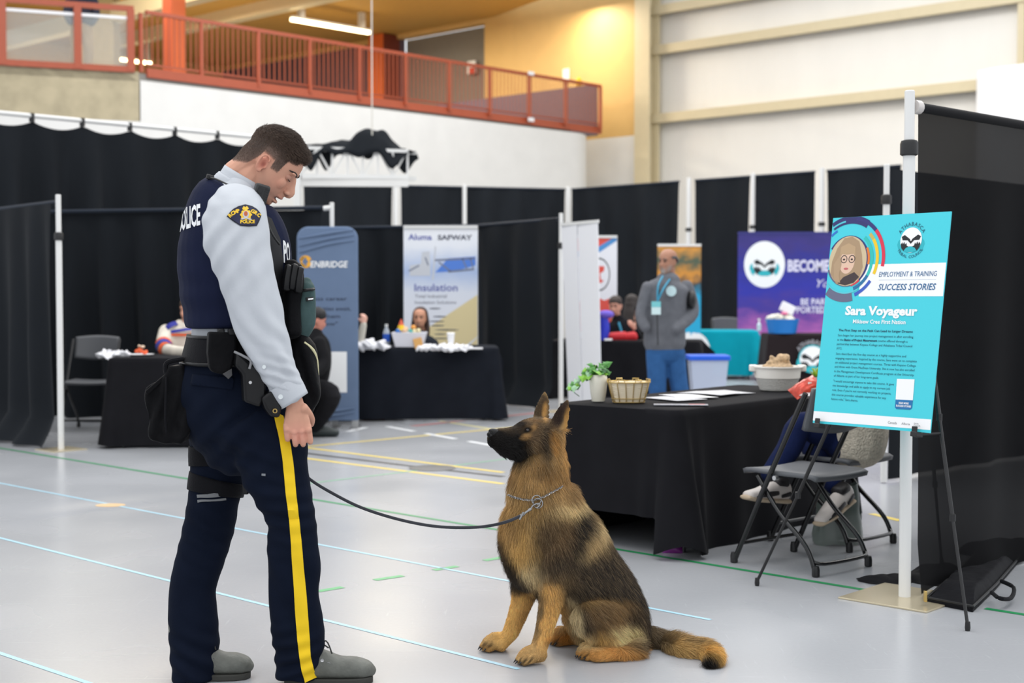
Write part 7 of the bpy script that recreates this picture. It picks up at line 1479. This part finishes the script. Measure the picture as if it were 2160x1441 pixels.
# ---- coat colours, painted thigh shade and toe seams: patches laid around the animal, given on its near side and mirrored to the far side
cen = co-np.array(dog.location)
hcrd = np.stack([(co-np.array(OHd))@np.array(v) for v in (fh, lh, uh)], 1)
X_, Y_ = PXY[:, 0].copy(), PXY[:, 1].copy()
nz_ = np.array([noise.noise(V((p[0]*16, p[1]*16, p[2]*16))) for p in co]); nz2 = np.array([noise.noise(V((p[0]*45, p[1]*45, p[2]*30))) for p in co])
Xn, Yn = X_+nz_*7+nz2*3, Y_+nz_*7+nz2*3
TAN, GOLD, CREAM, SABLE, DARK, BLK = (186, 150, 98), (198, 150, 88), (204, 184, 142), (86, 72, 56), (48, 41, 35), (20, 18, 17)
CC = np.tile(np.array(lin(TAN)), (len(co), 1))
def patch_(px, py, rx, ry, col, k=1., rot=0., soft=.5, mask=None):
    global CC
    dx, dy = Xn-px, Yn-py; c_, s_ = math.cos(R(rot)), math.sin(R(rot)); u = (dx*c_+dy*s_)/rx; v = (-dx*s_+dy*c_)/ry; r = np.sqrt(u*u+v*v)
    w = np.clip((1+soft-r)/(2*soft), 0, 1)*k
    if mask is not None: w = w*mask
    CC = CC*(1-w[:, None])+np.array(lin(col))*w[:, None]
# trunk
patch_(1250, 1200, 170, 62, SABLE, .95, 48); patch_(1300, 1190, 120, 34, DARK, .9, 52); patch_(1262, 1215, 95, 40, DARK, .9, 44); patch_(1340, 1290, 50, 90, DARK, .95, -8); patch_(1225, 1250, 60, 30, DARK, .9, 20)
patch_(1262, 1110, 62, 20, (196, 172, 128), .85, -55); patch_(1236, 1145, 30, 26, (186, 156, 108), .7)
patch_(1218, 1115, 26, 60, BLK, .8, 20); patch_(1200, 1135, 24, 50, DARK, .8, 10)
patch_(1165, 1150, 30, 60, (96, 72, 46), .8, 8); patch_(1172, 1185, 26, 24, DARK, .75); patch_(1150, 1110, 46, 26, (120, 92, 56), .7); patch_(1205, 1070, 46, 16, (210, 178, 122), .85, -8); patch_(1120, 1075, 50, 22, (186, 150, 92), .7)
patch_(1112, 1150, 34, 40, (204, 164, 96), .8, 10); patch_(1120, 1205, 26, 36, CREAM, .8, 12); patch_(1074, 1185, 14, 62, BLK, .92, -18); patch_(1096, 1225, 16, 34, DARK, .9, -35); patch_(1122, 1248, 26, 10, DARK, .85, 18); patch_(1060, 1125, 12, 40, (150, 116, 68), .7)
patch_(1222, 1085, 14, 48, BLK, .85, 18); patch_(1160, 1185, 26, 26, DARK, .75); patch_(1150, 1140, 16, 50, (84, 66, 46), .7, -8); patch_(1058, 1150, 9, 50, DARK, .8, -8); patch_(1200, 1066, 44, 13, (214, 188, 138), .8, -10); patch_(1290, 1258, 76, 9, BLK, .8, 4); patch_(1110, 1140, 20, 44, (196, 158, 96), .6, 8); patch_(1150, 1122, 34, 56, (80, 63, 44), .75, 12); patch_(1085, 1095, 22, 30, (150, 118, 72), .6)  # long black streak above the thigh paints in shade
# neck
patch_(1130, 1005, 60, 34, (156, 122, 74), .7); patch_(1192, 960, 16, 50, (192, 146, 84), .8); patch_(1150, 985, 30, 20, (110, 80, 46), .65); patch_(1170, 1000, 30, 20, (130, 96, 54), .6); patch_(1066, 1010, 8, 22, BLK, .8); patch_(1084, 1015, 10, 24, (110, 84, 56), .6); patch_(1075, 1035, 20, 16, (190, 160, 110), .6); patch_(1205, 1030, 18, 30, (110, 84, 54), .6)
# head
hm_ = (np.abs(hcrd[:, 0]) < .22) & (Y_ < 985)
patch_(1120, 913, 55, 42, (70, 56, 43), .93, 0, .4, hm_); patch_(1140, 945, 26, 18, (84, 66, 46), .8, 0, .5, hm_); patch_(1075, 935, 40, 36, BLK, 1., 0, .35, hm_); patch_(1048, 922, 26, 22, BLK, 1., 0, .35, hm_); patch_(1095, 958, 26, 20, BLK, .95, 0, .4, hm_); patch_(1050, 946, 26, 18, BLK, .95, 0, .3, hm_); patch_(1034, 934, 18, 16, BLK, 1., 0, .3); patch_(1075, 958, 26, 14, BLK, .95, 0, .3, hm_); patch_(1090, 905, 22, 10, (46, 38, 30), .9, -12, .5, hm_)
patch_(1110, 922, 12, 6, (150, 116, 74), .85, -10, .5, hm_); patch_(1126, 903, 6, 9, (150, 114, 70), .6, 30, .5, hm_); patch_(1114, 908, 10, 6.5, BLK, .95, -10, .35, hm_); patch_(1098, 896, 9, 6, (30, 24, 20), .9, -15, .4, hm_); patch_(1130, 886, 20, 5, (120, 88, 52), .6, 5, .5, hm_); patch_(1154, 930, 10, 40, (40, 33, 28), .8, 8, .5, hm_); patch_(1168, 930, 8, 22, (190, 138, 72), .8, 0, .5, hm_)
patch_(1138, 855, 24, 30, (76, 62, 48), .97, 18, .3); patch_(1150, 868, 6, 18, GOLD, .8, 0, .4); patch_(1182, 870, 24, 36, (72, 60, 50), .97, 20, .3); patch_(1200, 880, 5, 44, (186, 138, 74), .6, 5); patch_(1182, 872, 13, 30, (50, 40, 36), .9, 22, .4)
# legs, thigh, tail
patch_(1158, 1295, 22, 70, (216, 168, 98), .95, 8, .3, Y_ > 1225); patch_(1137, 1300, 7, 50, (84, 70, 52), .75, 6, .5, Y_ > 1225); patch_(1085, 1310, 40, 70, (218, 172, 102), .95, 20, .3, (Y_ > 1240) & (X_ < 1125)); patch_(1105, 1290, 10, 36, (190, 150, 92), .7, 25, .5, (Y_ > 1240) & (X_ < 1125))
lg = (X_ > 1192) & (Y_ > 1255)
patch_(1280, 1300, 58, 48, (128, 98, 60), .95, 0, .35, lg); patch_(1228, 1300, 16, 40, DARK, .9, -18, .5, lg); patch_(1242, 1330, 18, 30, DARK, .8, -35, .5, lg); patch_(1285, 1272, 40, 14, (120, 94, 60), .8, 0, .5, lg); patch_(1262, 1300, 30, 26, (88, 68, 46), .7, 0, .5, lg); patch_(1330, 1300, 20, 26, BLK, .75, 0, .5, lg)
patch_(1310, 1334, 38, 21, (228, 204, 150), 1., -20, .3, lg); patch_(1262, 1262, 40, 8, (150, 120, 76), .6, -14, .5, lg); patch_(1272, 1345, 22, 16, (190, 150, 86), .8, 20, .5, lg); patch_(1213, 1310, 14, 50, CREAM, .9, -12, .4, lg & (X_ < 1240)); patch_(1238, 1352, 22, 16, (204, 176, 126), .9, 20, .4, lg)
patch_(1285, 1382, 75, 15, (190, 138, 76), .95, -2, .3, Y_ > 1362); patch_(1226, 1390, 14, 12, (176, 130, 72), .8); patch_(1185, 1350, 30, 16, (176, 118, 52), .9, 0, .4, (Y_ > 1330) & (X_ < 1222)); patch_(1170, 1358, 16, 8, (96, 76, 52), .7, 0, .5, X_ < 1215)
tl = X_ > 1366
patch_(1395, 1350, 46, 28, (92, 78, 58), .9, 12, .4, tl); patch_(1450, 1360, 44, 26, (186, 152, 96), .9, 5, .4, tl); patch_(1500, 1378, 26, 22, (204, 160, 88), .9, 0, .4, tl); patch_(1493, 1400, 27, 22, BLK, 1., 0, .3, tl); patch_(1440, 1352, 60, 6, (90, 74, 54), .6, 5, .5, tl)
for tx, ty in ((1096, 1394), (1105, 1392), (1117, 1391), (1022, 1364), (1030, 1362), (1226, 1386), (1236, 1384), (1168, 1354), (1177, 1352)): patch_(tx, ty, 2.6, 10, (40, 32, 26), .85, 32, .6)  # dark seams painted between the toes
patch_(1115, 1404, 30, 5, (96, 72, 48), .6); patch_(1036, 1372, 28, 8, (170, 124, 66), .6)
CC = np.clip(CC*(1+.22*nz2+.12*nz_)[:, None], .003, 1)
vcol(bodyd, CC*.9)
# ---- fur
rg = np.random.default_rng(7); me = bodyd.data; me.calc_loop_triangles(); tri = np.empty(len(me.loop_triangles)*3, dtype=np.int32); me.loop_triangles.foreach_get('vertices', tri); tri = tri.reshape(-1, 3)
e1, e2 = co[tri[:, 1]]-co[tri[:, 0]], co[tri[:, 2]]-co[tri[:, 0]]; ar = np.linalg.norm(np.cross(e1, e2), axis=1)
tc3 = co[tri].mean(1); tn = nd[tri].mean(1)
vis = np.where((tn@np.array([0, -1., .1])) > -.45, 1., .35)
NF = 175000; pk = rg.choice(len(tri), NF, p=ar*vis/(ar*vis).sum()); r1, r2 = rg.random(NF), rg.random(NF); fl_ = r1+r2 > 1; r1[fl_] = 1-r1[fl_]; r2[fl_] = 1-r2[fl_]
rt = co[tri[pk, 0]]+e1[pk]*r1[:, None]+e2[pk]*r2[:, None]; nf = tn[pk]; nf /= np.linalg.norm(nf, axis=1)[:, None]
cf = (CC[tri[pk, 0]]*(1-r1-r2)[:, None]+CC[tri[pk, 1]]*r1[:, None]+CC[tri[pk, 2]]*r2[:, None])
px_, py_ = X_[tri[pk]].mean(1), Y_[tri[pk]].mean(1)
def fld(pts):
    """blend of (px, py, reach, value...) samples"""
    w = np.stack([np.exp(-((px_-a)**2+(py_-b)**2)/(2*c*c))+1e-9 for a, b, c, *_ in pts], 1); w /= w.sum(1)[:, None]; return w@np.array([q[3:] for q in pts])
dirs = fld([(1045, 925, 16, .9, 0, .1), (1080, 930, 18, .95, 0, -.1), (1115, 910, 20, .9, 0, .1), (1130, 950, 20, .6, 0, -.6), (1160, 930, 18, .5, 0, -.6), (1180, 870, 20, .1, 0, 1), (1142, 855, 18, .1, 0, 1), (1190, 950, 22, .35, 0, -.9), (1090, 1000, 30, -.25, 0, -1), (1150, 1010, 30, .15, 0, -1), (1080, 1080, 36, -.1, 0, -1), (1180, 1070, 32, .35, 0, -.9), (1090, 1170, 36, .15, 0, -1), (1160, 1150, 36, .3, 0, -.95), (1230, 1110, 34, .6, 0, -.8), (1280, 1170, 40, .62, 0, -.8), (1230, 1220, 36, .6, 0, -.75), (1330, 1240, 40, .5, 0, -.9), (1350, 1310, 30, .35, 0, -1), (1160, 1290, 26, .05, 0, -1), (1150, 1350, 24, -.1, 0, -1), (1115, 1395, 18, -.8, 0, -.4), (1090, 1290, 26, 0, 0, -1), (1040, 1365, 20, -.8, 0, -.3), (1240, 1290, 28, .5, 0, -.7), (1290, 1290, 30, .7, 0, -.6), (1315, 1335, 22, .95, 0, -.15), (1280, 1382, 24, -.8, 0, -.15), (1230, 1390, 16, -.9, 0, -.2), (1215, 1320, 24, .2, 0, -1), (1400, 1355, 24, .95, 0, -.3), (1455, 1365, 24, .95, 0, -.35), (1503, 1380, 18, .5, -.6, -.3), (1495, 1402, 14, -.3, -1, -.2), (1185, 1352, 18, -.9, 0, -.1)])
lens = fld([(1045, 925, 16, .005), (1080, 930, 18, .008), (1115, 910, 20, .008), (1130, 950, 18, .018), (1155, 935, 14, .022), (1180, 870, 18, .006), (1142, 855, 16, .006), (1168, 915, 8, .022), (1190, 950, 20, .032), (1090, 1000, 30, .034), (1150, 1010, 30, .036), (1070, 1080, 36, .036), (1180, 1070, 32, .036), (1080, 1170, 36, .036), (1160, 1150, 36, .028), (1230, 1110, 34, .036), (1280, 1170, 40, .036), (1230, 1220, 36, .032), (1330, 1240, 40, .036), (1350, 1310, 30, .04), (1160, 1250, 20, .022), (1155, 1310, 24, .012), (1140, 1360, 22, .009), (1115, 1395, 18, .006), (1090, 1290, 26, .011), (1040, 1365, 20, .006), (1240, 1290, 28, .024), (1290, 1290, 30, .03), (1315, 1335, 20, .05), (1280, 1382, 20, .009), (1230, 1390, 14, .006), (1215, 1320, 24, .024), (1400, 1355, 24, .04), (1455, 1365, 24, .042), (1503, 1380, 18, .034), (1495, 1402, 14, .036), (1185, 1352, 18, .01)])[:, 0]
lens = lens*.86
earm = ((px_ > 1116) & (py_ < 886)) | ((px_ > 1156) & (py_ < 905)); lens = np.where(earm, .0045, lens)
lens = np.where((py_ > 1384) & (px_ < 1260), np.minimum(lens, .006), lens)
eyed = np.hypot((px_-1114)/13, (py_-908.5)/8.5); lens = np.where(eyed < 1.5, np.minimum(lens, .004), lens)
dirs /= np.linalg.norm(dirs, axis=1)[:, None]
# follow the flow along the body, lifted from the skin; locks come from a smooth noise
lk = np.array([(noise.noise(V((p[0]*38, p[1]*38, p[2]*38))), noise.noise(V((p[0]*38+9, p[1]*38, p[2]*38+5)))) for p in rt])
tg_ = dirs-nf*np.sum(dirs*nf, 1)[:, None]; tl_ = np.linalg.norm(tg_, axis=1); tg_ = np.where(tl_[:, None] > .15, tg_/np.maximum(tl_, .15)[:, None], np.array([0, 0, -1.])[None, :])
bt2 = np.cross(nf, tg_)
d0 = tg_*.86+nf*(.5+.22*lk[:, :1])+bt2*(.34*lk[:, 1:])+rg.normal(0, .19, (NF, 3)); d0 /= np.linalg.norm(d0, axis=1)[:, None]
Ls = lens*(.6+.65*rg.random(NF)); k = 5; t = np.linspace(0, 1, k)
down = np.array([0, 0, -1.]); paths = rt[:, None, :]-nf[:, None, :]*.001+d0[:, None, :]*(Ls[:, None]*t[None, :])[:, :, None]+(tg_*.45+down*.12-nf*.22)[:, None, :]*(Ls[:, None]*(t**2)[None, :])[:, :, None]
paths[:, :, 2] = np.maximum(paths[:, :, 2], .0025)
lum = rg.normal(1, .16, (NF, 1)); dark_tip = (rg.random(NF) < .38)[:, None]
paths[(eyed < 1.)] = paths[(eyed < 1.)][:, :1, :]
ag = (rg.random(NF) < .24)[:, None]*(py_ < 1340)[:, None]*(px_ > 1110)[:, None]; cf = np.where(ag, cf*.45+np.array(lin((150, 128, 96)))*.45, cf)
cr0 = np.clip(cf*1.38*lum, .002, 1); cr1 = np.where(dark_tip, cf*.66*lum, cf*1.5*lum); cr1 = np.clip(cr1, .002, 1)
fur = strands('fur', paths.astype(np.float32), .00042, .00011, cr0, dog, mat('dog_fur', (120, 90, 60), .55, spec=.25, attr='tone'), cr1)
fur['kind'] = 'stuff'
# ---- nose, eyes, claws
M_nose = mat('dog_nose', (14, 13, 14), .55, spec=.25, bump=.08, bscale=300)
nm = MB(); st = [(HDp(1046, 913, 0), 8.5*KD, .018), (HDp(1039, 915, 0), 11*KD, .020), (HDp(1034, 917, 0), 9.5*KD, .017), (HDp(1031.5, 916, 0), 5*KD, .010)]
nm.loft(st, 16, lh, sub=2); nm.loft([(HDp(1037, 926, 0), 4*KD, .008), (HDp(1037, 935, 0), 3*KD, .004)], 10, lh); nose_ = nm.build('nose', M_nose, dog)
for q in (-1, 1): MB().ell(HDp(1036, 919, q*.0135), .005, .003, .004, None, 10, 6).build('nostril', mat('nostril_dark', (6, 6, 6), .6), nose_)
bvd = bvh_of(bodyd); hit = conform(bvd, 1114, 908.5, 0.); vr = ray(1114, 908.5).normalized()
e_near = hit+(lh*.55+vr*.45).normalized()*.0082; off_n = (e_near-OHd).dot(lh)
for q, e_ in ((-1, e_near), (1, e_near-lh*(2*off_n))):
    ey_ = MB().ell(e_, .0105, .0105, .0105, None, 18, 12).build('eye', mat('dog_eye', (40, 24, 14), .06, spec=.6), dog)
    MB().ell(e_+(lh*(q*.75)+fh*.4).normalized()*.0075, .0046, .0046, .0046, None, 14, 10).build('pupil', mat('pupil_black', (5, 5, 5), .06, spec=.6), ey_)
    o_ = (lh*(q*.8)+fh*.5).normalized(); s_ = uh.cross(o_)*q; rim = [e_+o_*(.0072-.0022*abs(math.cos(a)))+s_*(.0112*math.cos(a))+uh*(.0078*math.sin(a)) for a in [2*PI*i/20 for i in range(21)]]
    MB().tube(rim, .0021, 8).build('eyelid', mat('eye_rim', (14, 12, 11), .7, spec=.2), ey_)
for p, f in claws: MB().tube([p-f*.008+Up*.003, p+f*.0+Up*.0, p+f*.006-Up*.007], [.0036, .003, .0012], 8, 'round', 2).build('claw', mat('claw_black', (24, 22, 22), .35), dog)
# ---- chain collar
M_chain = mat('polished_chain', (158, 158, 158), .2, 1.)
collar = thing_c = None
cpx = [(1081, 1044), (1092, 1049), (1106, 1053), (1120, 1055), (1134, 1054), (1148, 1048), (1160, 1041), (1172, 1034), (1180, 1029)]
cp_ = []
for x, y in cpx:
    h = conform(bvd, x, y, .017); cp_.append(h if h is not None else at(x, y, DD-.1))
far = [cp_[0]+V((-.002, .06, .006)), cp_[0]+V((.03, .14, .02)), cp_[-1]+V((.0, .2, .02)), cp_[-1]+V((.02, .08, .01))]
line = []
for a, b in zip(cp_[:-1], cp_[1:]):
    for j in range(3): line.append(a.lerp(b, j/3))
line.append(cp_[-1]); ch = MB()
dense = [line[0]]
for a, b in zip(line[:-1], line[1:]):
    n_ = max(1, round((b-a).length/.0072))
    for j in range(1, n_+1): dense.append(a.lerp(b, j/n_))
for i in range(len(dense)-1):
    a, b = dense[i], dense[i+1]; t_ = (b-a).normalized(); sd = t_.cross(V((0, -1, 0))).normalized(); w2 = t_.cross(sd); s2 = sd*math.cos(PI/4)+w2*(math.sin(PI/4) if i % 2 else -math.sin(PI/4)); c = (a+b)/2
    ch.tube([c+t_*(.0062*math.cos(q*PI/4))+s2*(.0036*math.sin(q*PI/4)) for q in range(9)], .0013, 5)
chain = ch.build('chain_collar', M_chain, dog)
rc_ = conform(bvd, 1132, 1056, .022) or at(1132, 1056, DD-.13)
for dx, dz, yw in ((0, .002, .3), (.005, -.009, -.25)):
    c = rc_+V((dx, -.004, dz)); MB().tube([c+V((.0165*math.cos(q*PI/12)*math.cos(yw), .0165*math.cos(q*PI/12)*math.sin(yw), .0165*math.sin(q*PI/12))) for q in range(25)], .0021, 8).build('collar_ring', M_chain, chain)
# ================================================================ LEASH
lp = [(655, 1012, D0+.17), (700, 1040, D0+.2), (760, 1070, D0+.22), (830, 1093, D0+.24), (900, 1108, D0+.25), (960, 1113, D0+.26), (1020, 1111, D0+.25), (1068, 1101, rc_.y-.01), (1101, 1087, rc_.y-.012)]
LP = [wL+V((.02, 0, -.1)), at(628, 985, D0+.19)]+[at(*q) for q in lp]
ls = thing('leash', 'dark leather leash sagging from the officer to the chain collar of the dog', 'leash', LP[5])
MB().loft([(p, .0054, .0026) for p in LP], 10, V((0, 1, 0)), sub=6, p=3).build('strap', mat('leash_leather', (44, 46, 54), .45, bump=.1, bscale=200), ls)
e0 = LP[-1]; e1_ = rc_+V((.002, -.012, -.012)); ax = (e1_-e0)
sn_ = MB().tube([e0-ax*.08, e0+ax*.16], .0062, 12).tube([e0+ax*.1, e0+ax*.5], .0042, 12).tube([e0+ax*.45, e0+ax*.62], .0058, 12).build('snap_hook', M_chain, ls)
hk_ = [e0+ax*.6, e0+ax*.8+V((-.004, 0, .004)), e0+ax*1.0+V((0, -.003, .004)), e0+ax*1.08+V((.006, 0, -.002)), e0+ax*.85+V((.008, 0, -.006))]
MB().tube(hk_, .0026, 8, sub=3).build('hook', M_chain, sn_); MB().tube([e0+V((-.008, -.006, -.014)), e0+V((.006, -.006, .012))], .004, 10).build('swivel_bar', M_chain, sn_)
